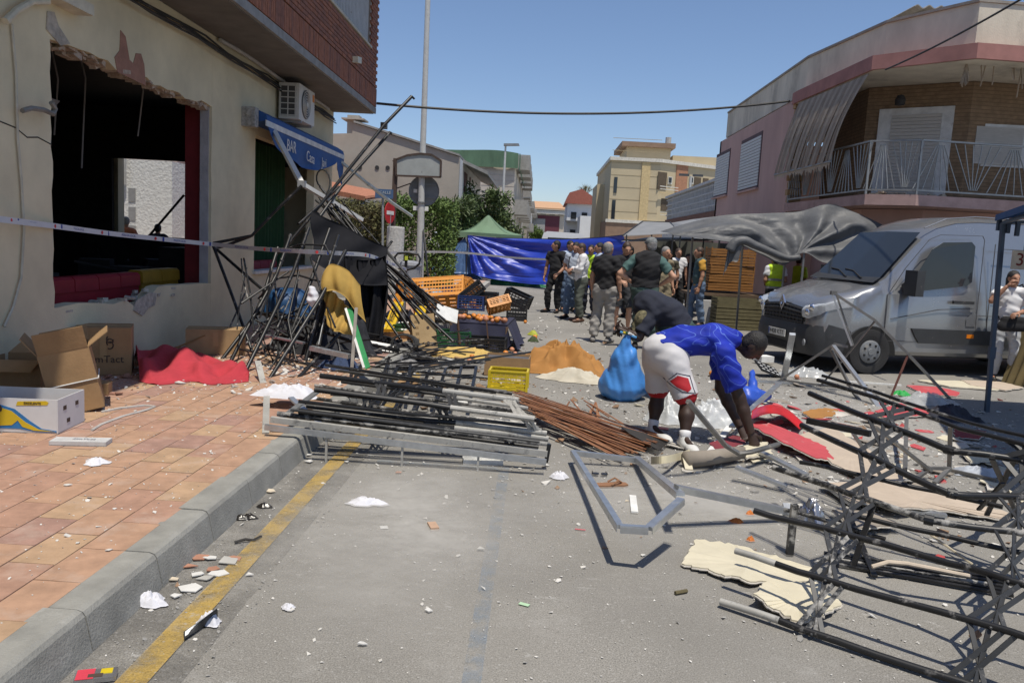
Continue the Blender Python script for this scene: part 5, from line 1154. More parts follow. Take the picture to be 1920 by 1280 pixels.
def person(label, base, face, shirt, legs, skin, hair, H=1.74, arms=('down', 'down'), sleeve=.55, leglen=1.0, shoe=None, look=0, nod=0, step=.0, girth=1.0, J=None, res=.016, hat=None, vest=None, group=None, baggy=.0, curl=.5, name='person', headdir=None, baldtop=False, seen_hands=(1, 1), rr=1.0, longhair=False, armr=1.0, legr=1.0):
    s = H/1.74; base = Vector(base)
    t = thing(name, label, 'person', base, group)
    Rz_ = Matrix.Rotation(face, 3, 'Z')
    def L(p): return Vector(p)*s
    j = dict(head=L((0, .03, 1.625)), neck=L((0, 0, 1.47)), chest=L((0, -.01, 1.28)), belly=L((0, .01, 1.10)), pelvis=L((0, -.01, .95)))
    for k, sd in ((1, 'R'), (-1, 'L')):
        e, w = ARMS[arms[0 if k == 1 else 1]]
        j['sh'+sd] = L((k*.185, -.01, 1.415)); j['el'+sd] = L((k*e[0], e[1], e[2])); j['wr'+sd] = L((k*w[0], w[1], w[2]))
        st_ = step*k; j['hip'+sd] = L((k*.095, -.01, .92)); j['kn'+sd] = L((k*.105, .02+st_*.5, .50)); j['an'+sd] = L((k*.115, -.03+st_, .085)); j['toe'+sd] = L((k*.145, .15+st_, .04))
    if not J:                                # weight on one leg, shoulders a little turned
        a_ = rng.choice((-1, 1)); sh_ = rng.uniform(.015, .035)*a_
        for k in ('pelvis', 'hipR', 'hipL', 'belly'): j[k] = j[k]+Vector((sh_, 0, 0))*s
        fr = 'L' if a_ > 0 else 'R'; j['kn'+fr] = j['kn'+fr]+Vector((.02*(-a_), .055, -.005))*s; j['an'+fr] = j['an'+fr]+Vector((-.03*a_, .03, 0))*s; j['toe'+fr] = j['toe'+fr]+Vector((-.06*a_, .025, 0))*s
        tw = rng.uniform(-.22, .22); Rt_ = Matrix.Rotation(tw, 3, 'Z')
        for k in ('shR', 'shL', 'elR', 'elL', 'wrR', 'wrL'): j[k] = Rt_ @ j[k]+Vector((sh_*.4, rng.uniform(-.01, .02), rng.uniform(-.012, .012)))*s
        j['head'] = j['head']+Vector((rng.uniform(-.015, .015), rng.uniform(0, .03), 0))*s
    if J:
        for k, v in J.items(): j[k] = Rz_.transposed() @ (Vector(v)-base)
    g_ = girth
    hd = headdir and (Rz_.transposed() @ Vector(headdir)).normalized()
    # head frame
    up = (j['head']-j['neck']).normalized()
    if hd is None:
        hd = (Matrix.Rotation(look, 3, 'Z') @ Vector((0, math.cos(nod), -math.sin(nod)))); up = Vector((0, 0, 1))
    hx = hd.cross(up).normalized(); hz = hx.cross(hd).normalized(); HM = Matrix((hx, hd, hz)).transposed()
    hc = j['head']; HR = [list(r) for r in HM]
    def hp(x, y, z): return hc+HM @ (Vector((x, y, z))*s)
    head = [('e', hc, (.075*s, .095*s, .112*s), HR), ('e', hp(0, .025, -.055), (.055*s, .068*s, .065*s), HR), ('e', hp(0, -.02, .03), (.077*s, .088*s, .085*s), HR),
            ('c', hp(0, .092, .012), hp(0, .112, -.022), .010*s, .016*s), ('e', hp(.078, -.005, -.008), (.012*s, .022*s, .032*s), HR), ('e', hp(-.078, -.005, -.008), (.012*s, .022*s, .032*s), HR), ('c', hp(-.03, .085, .02), hp(.03, .085, .02), .012*s, .012*s)]
    neck = [('c', j['neck']-(j['head']-j['neck'])*.3, hp(0, -.012, -.06), .060*s*rr, .054*s*rr)]
    fy = (tuple((j['shR']-j['shL']).cross(j['neck']-j['pelvis']).normalized()), .72)
    tor = lambda e, cut=0: [('c', j['shL']*.86+j['shR']*.14, j['shR']*.86+j['shL']*.14, (.072+e)*s*rr, (.072+e)*s*rr), ('c', j['neck']*.55+j['chest']*.45, j['chest'], (.125+e)*s*g_*rr, (.158+e)*s*g_*rr, fy), ('c', j['chest'], j['belly'], (.158+e)*s*g_*rr, (.150+e)*s*g_*rr, fy), ('c', j['belly'], j['pelvis'], (.150+e)*s*g_*rr, (.155+e)*s*g_*rr, fy)+((1,) if cut else ())]
    rr_ = rr
    def arm(sd, e, f0=0, f1=2.0):
        sh, el, wr = j['sh'+sd], j['el'+sd], j['wr'+sd]; P = []
        rr = rr_*armr
        if f1 <= 1: P.append(('c', sh, sh.lerp(el, f1), (.060+e)*s*rr, (.056+e*1.15)*s*rr, None, 1))
        else:
            P.append(('c', sh, el, (.056+e)*s*rr, (.041+e)*s*rr)); P.append(('c', el, el.lerp(wr, min(1, f1-1)*.35), (.042+e)*s*rr, (.041+e)*s*rr)); P.append(('c', el.lerp(wr, .35*min(1, f1-1)), el.lerp(wr, min(1, f1-1)), (.041+e)*s*rr, (.029+e*1.1)*s*rr, None, 1))
        return P
    def leg(sd, e, f1=2.0, bag=0.0):
        h_, kn, an = j['hip'+sd], j['kn'+sd], j['an'+sd]; P = []
        if f1 <= 1: P.append(('c', h_, h_.lerp(kn, f1), (.092+e)*s*g_*rr, (.078+e+bag)*s*rr, None, 1))
        else: P += [('c', h_, kn, (.090+e)*s*g_*rr, (.057+e+bag*.6)*s*rr), ('c', kn, kn.lerp(an, .4), (.055+e+bag*.6)*s*rr*legr, (.058+e+bag)*s*rr*legr), ('c', kn.lerp(an, .4), kn.lerp(an, f1-1), (.058+e+bag)*s*rr*legr, (.036+e*1.4+bag)*s*rr, None, 1)]
        return P
    body = head+neck+tor(-.015)+arm('R', 0)+arm('L', 0)+leg('R', -.006)+leg('L', -.006)+[('c', j['anR'], j['toeR'], .03*s, .02*s), ('c', j['anL'], j['toeL'], .03*s, .02*s)]
    def tow(b_, nm, m, sm=True):
        V, F = b_; V = np.asarray(V) @ np.array(Rz_).T+np.array(base); return obj(nm, (V, F), m, t, smooth=sm)
    V, F = sdf_mesh(body, res, .022*s)
    for sd, k in (('R', 1), ('L', -1)):
        d = (j['wr'+sd]-j['el'+sd]).normalized(); inw = (Vector((0, 0, j['wr'+sd].z))+Vector((0, .05, 0))-j['wr'+sd]); fw = Vector((0, 1, -.1)) if abs(d.y) < .7 else Vector((-k*1, 0, .3))
        V2, F2 = sdf_mesh(hand_prims(j['wr'+sd], d, fw, inw if inw.length > .02 else Vector((-k, 0, 0)), curl, s*1.06*min(rr, 1.12)), min(res, .0075), .008); F = np.concatenate([F, F2+len(V)]); V = np.concatenate([V, V2])
    tow((V, F), 'body', skin)
    ph_ = rng.uniform(0, 6)
    fa_ = .0062
    def fold(X, Y, Z):
        a_ = np.sin(38*Z+14*X+3.5*np.sin(9*Y+5*X+ph_)+ph_); b2 = np.sin(27*X-22*Z+17*Y+2.5*np.sin(8*Z+ph_)+ph_*2)
        return fa_*s*(np.abs(a_)**.6*np.sign(a_)*.7+.7*b2)+.003*s*np.sin(70*Z-31*X+24*Y)
    tow(sdf_mesh(tor(.012, 1)+[('c', j['belly'].lerp(j['pelvis'], .8), j['pelvis']+(j['pelvis']-j['belly'])*.22, (.155+.012)*s*g_*rr, (.152+.014)*s*g_*rr, fy, 1)]+arm('R', .016, 0, sleeve)+arm('L', .016, 0, sleeve)+[('s-', j['neck']+(j['head']-j['neck'])*.55, .066*s*rr)], res, .03*s, fold), 'shirt', shirt)
    tr = [('c', j['pelvis'], j['pelvis']+(j['hipL']+j['hipR']-j['pelvis']*2)*.3, (.155+.010)*s*g_*rr, (.150+.008)*s*g_*rr, fy), ('c', j['hipL'], j['hipR'], (.092+.012)*s*g_*rr, (.092+.012)*s*g_*rr), ('c', j['belly']*.25+j['pelvis']*.75, (j['hipL']+j['hipR'])/2, (.150+.004)*s*g_*rr, .125*s*g_*rr, fy)]+leg('R', .016, leglen*1.0 if leglen <= 1 and leglen < .99 else 1.93, .008+baggy)+leg('L', .016, leglen if leglen < .99 else 1.93, .008+baggy)
    tro = tow(sdf_mesh(tr, res, (.075 if leglen < .99 and J else .03)*s, fold if not (J and leglen < .99) else (lambda X, Y, Z: .35*fold(X, Y, Z))), 'shorts' if leglen < .99 else 'trousers', legs)
    shm = shoe or HBLK
    for sd in 'RL':
        a, c_ = j['an'+sd], j['toe'+sd]; dv = (c_-a); dv.z = 0; dv.normalize(); hl = Vector((a.x, a.y, 0))-dv*.055*s; z0 = min(a.z-.085*s, c_.z-.04*s)
        up_ = Vector((0, 0, 1)); fl = ((0, 0, 1), .75)
        tow(sdf_mesh([('c', hl+up_*(z0+.045*s), Vector((c_.x, c_.y, 0))-dv*.03*s+up_*(z0+.036*s), .043*s, .043*s, fl), ('c', a+Vector((0, 0, -.005)), hl+dv*.09*s+up_*(z0+.05*s), .044*s, .042*s), ('c', Vector((c_.x, c_.y, 0))-dv*.04*s+up_*(z0+.034*s), Vector((c_.x, c_.y, 0))+dv*.02*s+up_*(z0+.032*s), .045*s, .036*s, fl)], min(res, .012), .03*s), 'shoe', shm)
    # hair, cap, face
    if hair is not None and hat != 'camo':
        hr = [('e', hp(0, -.018, .030), (.086*s, .100*s, .100*s), HR), ('e', hp(0, -.05, -.02), (.078*s, .060*s, .075*s), HR)]
        if longhair: hr += [('c', hp(0, -.07, -.02), hp(0, -.10, -.22), .075*s, .05*s), ('c', hp(.06, -.03, 0), hp(.07, -.03, -.2), .03*s, .025*s), ('c', hp(-.06, -.03, 0), hp(-.07, -.03, -.2), .03*s, .025*s)]
        hr += [('s-', hp(0, .135, -.035), .105*s)]
        if baldtop: hr += [('s-', hp(0, .02, .135), .10*s)]
        tow(sdf_mesh(hr, min(res, .011), .012), 'hair', hair)
    if hat:
        hm = hat if not isinstance(hat, str) else MATS[hat]
        cp = [('e', hp(0, -.008, .045), (.092*s, .108*s, .088*s), HR), ('s-', hp(0, .02, -.10), .10*s), ('c', hp(-.045, .09, .045), hp(.045, .09, .045), .035*s, .035*s, (tuple(hz), .3)), ('c', hp(-.03, .13, .035), hp(.03, .13, .035), .035*s, .035*s, (tuple(hz), .25))]
        tow(sdf_mesh(cp, .011, .012), 'cap', hm)
    for k in (-1, 1): 
        e_ = B().lathe([(0, -.008*s), (.011*s, -.003*s), (.011*s, .003*s), (0, .008*s)], 8); e_.v = [tuple(Rz_ @ (hp(k*.030, .086, .006)+HM @ Vector(p))+base) for p in e_.v]; obj('eye', e_, EYE, t)
    m_ = B().box((0, 0, 0), (.046*s, .014*s, .010*s)); m_.v = [tuple(Rz_ @ (hp(0, .090, -.062)+HM @ Vector(p))+base) for p in m_.v]; obj('mouth', m_, LIP if skin is not SK3 else EYE, t)
    if vest:
        tow(sdf_mesh(tor(.030, 1)+[('s-', j['neck']+(j['head']-j['neck'])*.5, .085*s)], res, .03*s, fold), 'vest', vest)
    t['_j'] = 0; del t['_j']
    return t, j, tro, Rz_, base
FA = math.pi   # facing the camera
BLKC = mat('black_cotton', (.014, .014, .016), .9, var=.25, scale=8); NAVY = mat('navy_cotton', (.017, .020, .034), .9, var=.2, scale=8); WHT = mat('white_cotton', (.68, .68, .69), .85, var=.06); LBLU = mat('pale_blue_cotton', (.38, .46, .60), .85, var=.08); PBLU = mat('blue_grey_cotton', (.40, .45, .53), .85, var=.1)
GRYT = mat('grey_trousers', (.30, .285, .265), .85, var=.12, scale=7); DKGR = mat('dark_green_trousers', (.075, .085, .07), .85, var=.15); JEAN = mat('blue_denim', (.10, .15, .24), .9, var=.2, scale=9); GCG = mat('green_uniform', (.06, .12, .11), .85, var=.12); GCT = mat('green_uniform_trousers', (.035, .062, .055), .85, var=.15)
HIV = mat('hi_vis_yellow', (.50, .72, .03), .7, var=.06); KHA = mat('khaki_cotton', (.24, .20, .13), .9, var=.12); DSH = mat('dark_shorts', (.035, .037, .042), .9, var=.2); ORG_ = mat('ochre_cotton', (.50, .27, .04), .9, var=.1); TEAL = mat('teal_vest', (.045, .085, .09), .8, var=.15); SHW = mat('white_trainers', (.60, .60, .58), .7, var=.1); SHG = mat('grey_trainers', (.20, .19, .18), .8, var=.2)
MATS['camo'] = mat('camo_cap', (.045, .05, .025), .9, var=.55, scale=22, c2=(.21, .18, .10), dust=.25, dustc=(.02, .018, .012), dscale=24)
def gnd(px, py): return gz(px, py, .002)
person('man in white T-shirt and cap standing beside the tall lamp post', gz(813, 527, .158), .25, WHT, DSH, SK2, HGRY, 1.74, ('face', 'hip'), .5, .9, hat=mat('pale_cap', (.45, .5, .58), .8), girth=1.08)
person('officer in black polo and black trousers looking along the blue screen', gnd(1036, 586), FA-.5, BLKC, BLKC, SK2, HBLK, 1.78, ('down', 'low'), .5, look=-.9)
person('dark-haired man in pale blue shirt behind the photographer', gnd(1062, 584), FA+.3, LBLU, JEAN, SK2, HBLK, 1.8, look=.3)
_, j_, _, R_, b_ = person('photographer in blue-grey shirt with a camera on his chest', gnd(1072, 598), FA-.35, PBLU, JEAN, SK2, HBLK, 1.76, ('front', 'low'), .6, girth=1.1, look=.0, nod=.25)
cmr = thing('camera', 'black camera hanging on the photographer\'s chest', 'camera', b_+R_ @ Vector((0, .25, 1.12))); obj('camera_body', B().box(ORG[cmr.name], (.14, .08, .10), R_), BLKC, cmr); obj('lens', B().tube(ORG[cmr.name]+R_ @ Vector((0, .04, 0)), ORG[cmr.name]+R_ @ Vector((0, .13, 0)), .035, 10), BLKC, cmr); obj('strap', B().path([ORG[cmr.name]+R_ @ Vector(p) for p in ((.08, 0, .03), (.11, -.14, .3), (0, -.3, .36), (-.11, -.14, .3), (-.08, 0, .03))], .012, 5), BLKC, cmr)
person('man in white long-sleeved shirt and dark green trousers with arms folded', gnd(1085, 603), FA/2+.25, WHT, DKGR, SK2, HBRN, 1.74, ('crossed', 'crossed'), 1.95, girth=1.15, shoe=mat('brown_shoe', (.10, .05, .03), .5), nod=.15)
person('person in yellow hi-vis vest behind the man in the white shirt', gnd(1101, 590), FA*.9, HIV, NAVY, SK2, HBLK, 1.72)
person('dark-haired man in light blue shirt facing the blue screen', gnd(1117, 598), FA/2+.2, LBLU, NAVY, SK2, HBLK, 1.78, girth=1.05)
person('balding man in black T-shirt and grey trousers seen from behind', gnd(1127, 642), -.35, BLKC, GRYT, SK1, HGRY, 1.78, ('down', 'down'), .7, shoe=SHG, look=-.3, girth=1.18, res=.014, baldtop=True, baggy=.012, step=.03)
person('man in black T-shirt and dark shorts looking at the phone in his hands', gnd(1162, 626), FA+.15, BLKC, DSH, SK1, HBRN, 1.80, ('phone', 'phone'), .6, .95, look=.1, nod=.35, girth=1.08, res=.014)
person('man in navy jacket behind the group of officers', gnd(1174, 596), FA*.7, NAVY, NAVY, SK2, HBLK, 1.74)
person('uniformed officer with black vest and cap, hands on hips', gnd(1204, 655), -.25, GCG, GCT, SK1, HGRY, 1.88, ('hip', 'hip'), .72, vest=BLKC, hat=mat('patterned_cap', (.16, .17, .17), .8, var=.5, scale=25), girth=1.15, res=.014, look=.5)
person('grey-haired man in khaki shorts beside the uniformed officer', gnd(1236, 618), FA+.5, KHA, KHA, SK1, HGRY, 1.76, ('down', 'down'), .6, .9, girth=1.1)
person('man in white printed T-shirt under the pale canopy', gnd(1263, 590), FA+.2, WHT, BLKC, SK2, HBRN, 1.76, ('down', 'down'), .55)
person('dark-haired woman beside the man in the printed T-shirt', gnd(1281, 588), FA, BLKC, BLKC, SK2, HBLK, 1.62, longhair=True)
person('dark-haired person in olive top behind the officer', gnd(1246, 592), FA-.2, mat('olive_cotton', (.06, .055, .035), .9), BLKC, SK2, HBLK, 1.68, longhair=True)
person('man in ochre T-shirt and teal vest with jeans, hand on hip', gnd(1303, 612), FA*.55, ORG_, JEAN, SK2, HBRN, 1.80, ('hip', 'down'), .6, vest=TEAL, res=.015, step=.08)
_, j_, _, R_, b_ = person('man in yellow hi-vis vest beside the nose of the silver van', gnd(1443, 619), .35, WHT, BLKC, SK2, HBRN, 1.72, ('front', 'front'), .6, vest=HIV, res=.015, girth=1.1)
person('second person in yellow hi-vis top behind the silver van', gnd(1486, 602), -.6, HIV, BLKC, SK2, HBRN, 1.70, ('front', 'front'), .9, nod=.5, hat=mat('dark_cap', (.03, .03, .03), .8))
# reflective bands of the vest
for z in (.98, 1.16):
    vb = B().grid(lambda u, v: b_+R_ @ Vector((.205*math.cos(u*6.283), .155*math.sin(u*6.283)-.005, z-.02+v*.05)), 30, 1); obj('reflective_band', vb, mat('reflective_grey', (.28, .28, .27), .5), bpy.data.objects['person.016'] if False else _)
person('grey-haired person in orange top seen through the bar', (-9.35, 17.9, .16), .4, mat('orange_top', (.45, .16, .08), .9), DSH, SK2, HGRY, 1.62, nod=.3)
person('dark-haired person behind the wrecked furniture seen through the bar', (-8.55, 17.75, .16), .2, NAVY, NAVY, SK2, HBLK, 1.50)
wb_ = (7.08, 12.12, .002)
_, jw, _, Rw, bw = person('woman in white T-shirt with a black shoulder bag by the blue stall', wb_, FA-.2, WHT, mat('pale_trousers', (.42, .44, .48), .85, var=.1), SK2, HBLK, 1.66, ('face', 'front'), .6, look=.2, res=.014, longhair=True)
bg = thing('shoulder_bag', 'black shoulder bag worn by the woman in white', 'bag', bw+Rw @ Vector((0, .22, .85))); q = ORG[bg.name]
obj('pouch', (lambda r: (r[0], r[1]))(sdf_mesh([('c', q+Rw @ Vector((-.12, 0, .0)), q+Rw @ Vector((.14, 0, .0)), .07, .08, (tuple(Rw @ Vector((0, 1, 0))), .6)), ('c', q+Rw @ Vector((-.1, 0, .09)), q+Rw @ Vector((.12, 0, .09)), .06, .06, (tuple(Rw @ Vector((0, 1, 0))), .6))], .012, .03)), BLKC, bg, smooth=True)
obj('strap', B().path([q+Rw @ Vector(p) for p in ((-.14, 0, .1), (-.17, -.06, .4), (-.12, -.2, .62), (.0, -.36, .5), (.16, -.16, .1), (.15, -.02, .08))], .014, 5), BLKC, bg)

# man with camouflage cap, bent over behind the man in blue
mb = Vector((1.75, 9.0, .002))
Jc = dict(pelvis=yp(1268, 612, 9.0), belly=yp(1252, 585, 9.0), chest=yp(1225, 574, 9.0), neck=yp(1212, 590, 8.95), head=yp(1204, 602, 8.86), hipR=yp(1262, 625, 9.12), hipL=yp(1262, 625, 8.9), knR=yp(1255, 690, 9.1), knL=yp(1250, 690, 8.85), anR=gz(1262, 748, .085), anL=gz(1248, 756, .085), toeR=gz(1250, 754, .04), toeL=gz(1232, 762, .04),
          shR=yp(1218, 588, 9.15), shL=yp(1222, 590, 8.82), elR=yp(1190, 622, 9.1), wrR=yp(1172, 618, 8.9), elL=yp(1198, 632, 8.75), wrL=yp(1176, 622, 8.78))
person('man in navy T-shirt and camouflage cap bent over a blue bag', mb, math.pi/2, NAVY, GCT, SK3, None, 1.78, J=Jc, hat='camo', headdir=(-.45, -.35, -.8), girth=1.2, res=.012, sleeve=.8, rr=1.12, curl=.9)

# man in blue football shirt bending to lift a metal profile
SWB = mat('royal_blue_shirt', (.010, .026, .33), .75, var=.25, scale=5, spec=.3)
nt = SWB.node_tree; bsd = nt.nodes['Principled BSDF']; lk = bsd.inputs['Base Color'].links[0].from_socket
tcn = nt.nodes.new('ShaderNodeTexCoord'); wv = nt.nodes.new('ShaderNodeTexNoise'); wv.inputs['Scale'].default_value = 2.6; wv.inputs['Detail'].default_value = 1.5; wv.inputs['Distortion'].default_value = 1.4; nt.links.new(tcn.outputs['Object'], wv.inputs['Vector'])
m1 = nt.nodes.new('ShaderNodeMath'); m1.operation = 'MULTIPLY'; m1.inputs[1].default_value = 9.0; nt.links.new(wv.outputs['Fac'], m1.inputs[0]); m2 = nt.nodes.new('ShaderNodeMath'); m2.operation = 'PINGPONG'; m2.inputs[1].default_value = .5; nt.links.new(m1.outputs[0], m2.inputs[0])
rp = nt.nodes.new('ShaderNodeValToRGB'); rp.color_ramp.elements[0].position = 0; rp.color_ramp.elements[0].color = (.55, .55, .55, 1); rp.color_ramp.elements[1].position = .05; rp.color_ramp.elements[1].color = (0, 0, 0, 1); nt.links.new(m2.outputs[0], rp.inputs[0])
mxn = nt.nodes.new('ShaderNodeMixRGB'); mxn.inputs[2].default_value = (.20, .34, .85, 1); nt.links.new(rp.outputs[0], mxn.inputs[0]); nt.links.new(lk, mxn.inputs[1]); nt.links.new(mxn.outputs[0], bsd.inputs['Base Color'])
fbse = Vector((1.3, 7.05, .002))
Jf = dict(pelvis=yp(1243, 652, 7.08), belly=yp(1283, 638, 7.08), chest=yp(1336, 636, 7.06), neck=yp(1380, 636, 7.04), head=yp(1413, 648, 6.99),
          hipR=yp(1262, 676, 6.98), hipL=yp(1232, 672, 7.2), knR=yp(1289, 752, 6.90), knL=yp(1234, 738, 7.25), anR=gz(1284, 822, .085), anL=gz(1224, 800, .085), toeR=gz(1302, 843, .04), toeL=gz(1252, 823, .04),
          shR=yp(1356, 662, 6.86), shL=yp(1352, 650, 7.26), elR=yp(1386, 745, 6.84), wrR=yp(1408, 812, 6.80), elL=yp(1352, 728, 7.25), wrL=yp(1388, 800, 7.12))
WSH = mat('white_shorts', (.60, .59, .60), .8, var=.06)
pt, jf, sho, Rf, bf = person('man in royal blue football shirt bending to lift a metal profile', fbse, -math.pi/2, SWB, WSH, SK3, HBLK, 1.80, J=Jf, headdir=(.55, -.12, -.82), girth=1.0, res=.0095, sleeve=.78, leglen=.90, baggy=.0, shoe=SHW, rr=1.08, armr=1.16, legr=1.16, curl=.75)
RDH = mat('red_trim', (.42, .012, .02), .7, var=.08)
def cuff(sd, f0, f1, r, m, nm):
    h_, kn = jf['hip'+sd], jf['kn'+sd]; V, F = sdf_mesh([('c', h_.lerp(kn, f0), h_.lerp(kn, f1), r*.99, r, None, 1), ('c', h_.lerp(kn, f0+.005), h_.lerp(kn, f0), r*.9, r*.9, None, 1)], .01, .003); V = V @ np.array(Rf).T+np.array(bf)
    obj(nm, (V, F), m, pt, smooth=True)
for sd in 'RL': cuff(sd, .85, .908, .1125, RDH, 'hem_band')
for sd in 'RL':
    a, k_ = Rf @ jf['an'+sd]+bf, Rf @ jf['kn'+sd]+bf; obj('sock', B().path([a-Vector((0, 0, .02)), a.lerp(k_, .12), a.lerp(k_, .2)], .046, 14, .050), WHT, pt, smooth=True)
deps = bpy.context.evaluated_depsgraph_get(); me = sho.data; off = ORG[pt.name]
bv = BVHTree.FromPolygons([v.co+off for v in me.vertices], [tuple(p.vertices) for p in me.polygons])
def patch(poly_px, m, lift, nm, n=14):
    """a printed panel laid on the shorts"""
    pts = [yp(*p, 6.8) for p in poly_px]; cx_ = sum(p.x for p in pts)/len(pts); cz_ = sum(p.z for p in pts)/len(pts); V = []; F = []; k = len(pts)*4
    ring = [pts[i].lerp(pts[(i+1) % len(pts)], f/4) for i in range(len(pts)) for f in range(4)]
    for rgi in range(n+1):
        for p in ring:
            x = cx_+(p.x-cx_)*rgi/n; z = cz_+(p.z-cz_)*rgi/n; h, nn, _, _ = bv.ray_cast(Vector((x, 6.0, z)), Vector((0, 1, 0)), 2.0)
            V.append(h+Vector((0, -lift, 0)) if h else Vector((x, 6.99, z)))
    for a in range(n):
        for q in range(k): F.append((a*k+q, a*k+(q+1) % k, (a+1)*k+(q+1) % k, (a+1)*k+q))
    obj(nm, B().add(V, F), m, pt)
patch([(1252, 718), (1270, 700), (1297, 706), (1302, 728), (1306, 738), (1280, 736), (1262, 726)], mat('navy_trim', (.02, .02, .05), .7), .004, 'panel_border')
patch([(1254, 717), (1271, 702), (1295, 708), (1300, 728), (1303, 737), (1280, 734), (1263, 725)], WSH, .006, 'panel_piping'); patch([(1258, 717), (1272, 705), (1292, 710), (1297, 729), (1290, 735), (1270, 727)], RDH, .008, 'red_panel')
# ================================================================ debris
def P_(px, py, y=None, z=None): return yp(px, py, y) if y is not None else gz(px, py, z or 0)
CARD = mat('cardboard', (.33, .205, .10), .9, var=.12, scale=5, bump=.1, bscale=40); CARDI = mat('cardboard_inside', (.21, .13, .065), .95, var=.12); TAPE = mat('parcel_tape', (.38, .25, .12), .35, var=.08); INK = mat('box_ink', (.06, .04, .03), .8); PAPER = mat('paper_white', (.7, .7, .68), .8)
def carton(label, c, size, rot=0, R=None, m=CARD, openflaps=(), tape=False, group=None, name='cardboard_box', closed=True, mi=None):
    """box with its base centre at c; openflaps: list of (side, angle)"""
    w, d, h = size; c = Vector(c); R_ = (R or Matrix.Identity(3)); R_ = Matrix.Rotation(rot, 3, 'Z') @ R_
    t = thing(name, label, 'box', c, group); th = .007
    def pc(nm, cc, sz, RR=None, mm_=None): return obj(nm, B().box(c+R_ @ Vector(cc), sz, R_ @ RR if RR is not None else R_), mm_ or m, t)
    pc('bottom', (0, 0, th/2), (w, d, th))
    for sx in (-1, 1): pc('side', (sx*(w/2-th/2), 0, h/2), (th, d, h)); pc('side', (0, sx*(d/2-th/2), h/2), (w-2*th, th, h))
    pc('lining', (0, 0, th+.003), (w-2*th, d-2*th, .003), None, CARDI)
    if closed:
        for sx in (-1, 1): pc('flap', (0, sx*d/4, h-th/2+.002), (w-.002, d/2-.003, th))
        if tape: pc('tape', (0, 0, h+.004), (w+.004, .06, .003), None, TAPE); pc('tape', (0, -d/2-.002, h*.62), (.06, .003, h*.55), None, TAPE)
    for sd, ang in openflaps:
        ax = {'x+': (1, 0), 'x-': (-1, 0), 'y+': (0, 1), 'y-': (0, -1)}[sd]; L = (d if ax[0] else w)-.01; fw = min(w, d)*.48
        RR = Matrix.Rotation(-ang if ax[0] > 0 else ang, 3, 'Y') if ax[0] else Matrix.Rotation(ang if ax[1] > 0 else -ang, 3, 'X')
        hinge = Vector((ax[0]*(w/2), ax[1]*(d/2), h)); cc = hinge+RR @ Vector((ax[0]*fw/2, ax[1]*fw/2, 0))
        pc('flap', cc, (fw if ax[0] else L, L if ax[0] else fw, th), RR)
    return t, (lambda v: c+R_ @ Vector(v)), R_
SZ = .172
# --- pavement boxes
tS, fS, rS = carton('closed cardboard box with black print standing against the cream wall', gz(182, 702, SZ)+Vector((0, .15, 0)), (.50, .40, .47), .42, tape=True)
Mx = basis(fS((.02, -.203, .16)), rS @ Vector((1, 0, 0)), rS @ Vector((0, 0, 1))); text('lettering', 'SimTact', .10, Mx, INK, tS)
for a in (-.25, .0, .25): obj('printed_mark', B().path([fS((.06+.03*math.cos(i*.5+a*9), -.2035, .33+a*.12+.035*math.sin(i*.5+a*9))) for i in range(9)], .006, 4), INK, tS)
obj('address_label', B().box(fS((-.2, -.202, .38)), (.09, .003, .06), rS), PAPER, tS)
tL, fL, rL = carton('tall open cardboard box leaning over, tied with white string', gz(112, 772, SZ)+Vector((.05, .2, .0)), (.36, .42, .50), .5, R=Matrix.Rotation(-.22, 3, 'Y'), closed=False, openflaps=[('x+', .5), ('y-', 1.35), ('x-', 1.1), ('y+', .7)])
st = [fL(p) for p in ((-.19, -.217, .24), (.19, -.217, .24), (.19, .217, .24))]; obj('string', B().path(st, .006, 5), mat('white_string', (.6, .6, .58), .8), tL)
carton('brown box with torn flaps behind the banana box', gz(20, 760, SZ)+Vector((-.12, .35, 0)), (.42, .40, .34), .2, closed=False, openflaps=[('x+', .9), ('y-', -.35), ('y+', .4)])
BANW = mat('banana_box_white', (.60, .60, .61), .8, var=.06)
tB, fB, rB = carton('white banana box with yellow and blue print, open on top', gz(44, 812, SZ)+Vector((-.10, .2, .0)), (.62, .40, .245), .10, m=BANW, closed=False)
BY, BB = mat('banana_yellow', (.62, .43, .015), .8, var=.05), mat('banana_blue', (.03, .17, .42), .8)
def onfront(poly, m, lift, nm): obj(nm, B().slab([fB((x, -.2-lift, z)) for x, z in poly], .0015, rB @ Vector((0, -1, 0))), m, tB)
onfront([(-.30, .20), (-.12, .21), (.02, .17), (.12, .09), (.20, .035), (.30, .022), (.30, .012), (.16, .012), (.05, .03), (-.1, .03), (-.30, .06)], BB, .001, 'printed_band'); onfront([(-.30, .185), (-.13, .195), (.0, .155), (.09, .08), (.18, .03), (.29, .017), (.15, .02), (.07, .045), (.04, .09), (.0, .055), (-.12, .045), (-.30, .08)], BY, .003, 'printed_banana'); onfront([(.03, .195), (.24, .205), (.25, .225), (.23, .235), (.04, .225)], BY, .001, 'printed_oval')
text('lettering', 'EXCELENTE', .022, basis(fB((.14, -.2035, .215)), rB @ Vector((1, 0, 0)), rB @ Vector((0, 0, 1))), INK, tB)
for x, z in ((-.09, .17),): obj('hand_hole', B().lathe([(0, 0), (.028, 0), (.028, .002), (0, .002)], 16, (0, 0, 0), 'y').xf(Matrix.Translation(fB((x, -.2045, z)))), INK, tB)
for y, z in ((-.1, .17), (.08, .17), (-.05, .07)): obj('hand_hole', B().box(fB((.311, y, z)), (.003, .045, .03), rB), INK, tB)
carton('small flat cardboard box in the shade of the wall', gz(186, 738, SZ), (.18, .16, .10), .3)
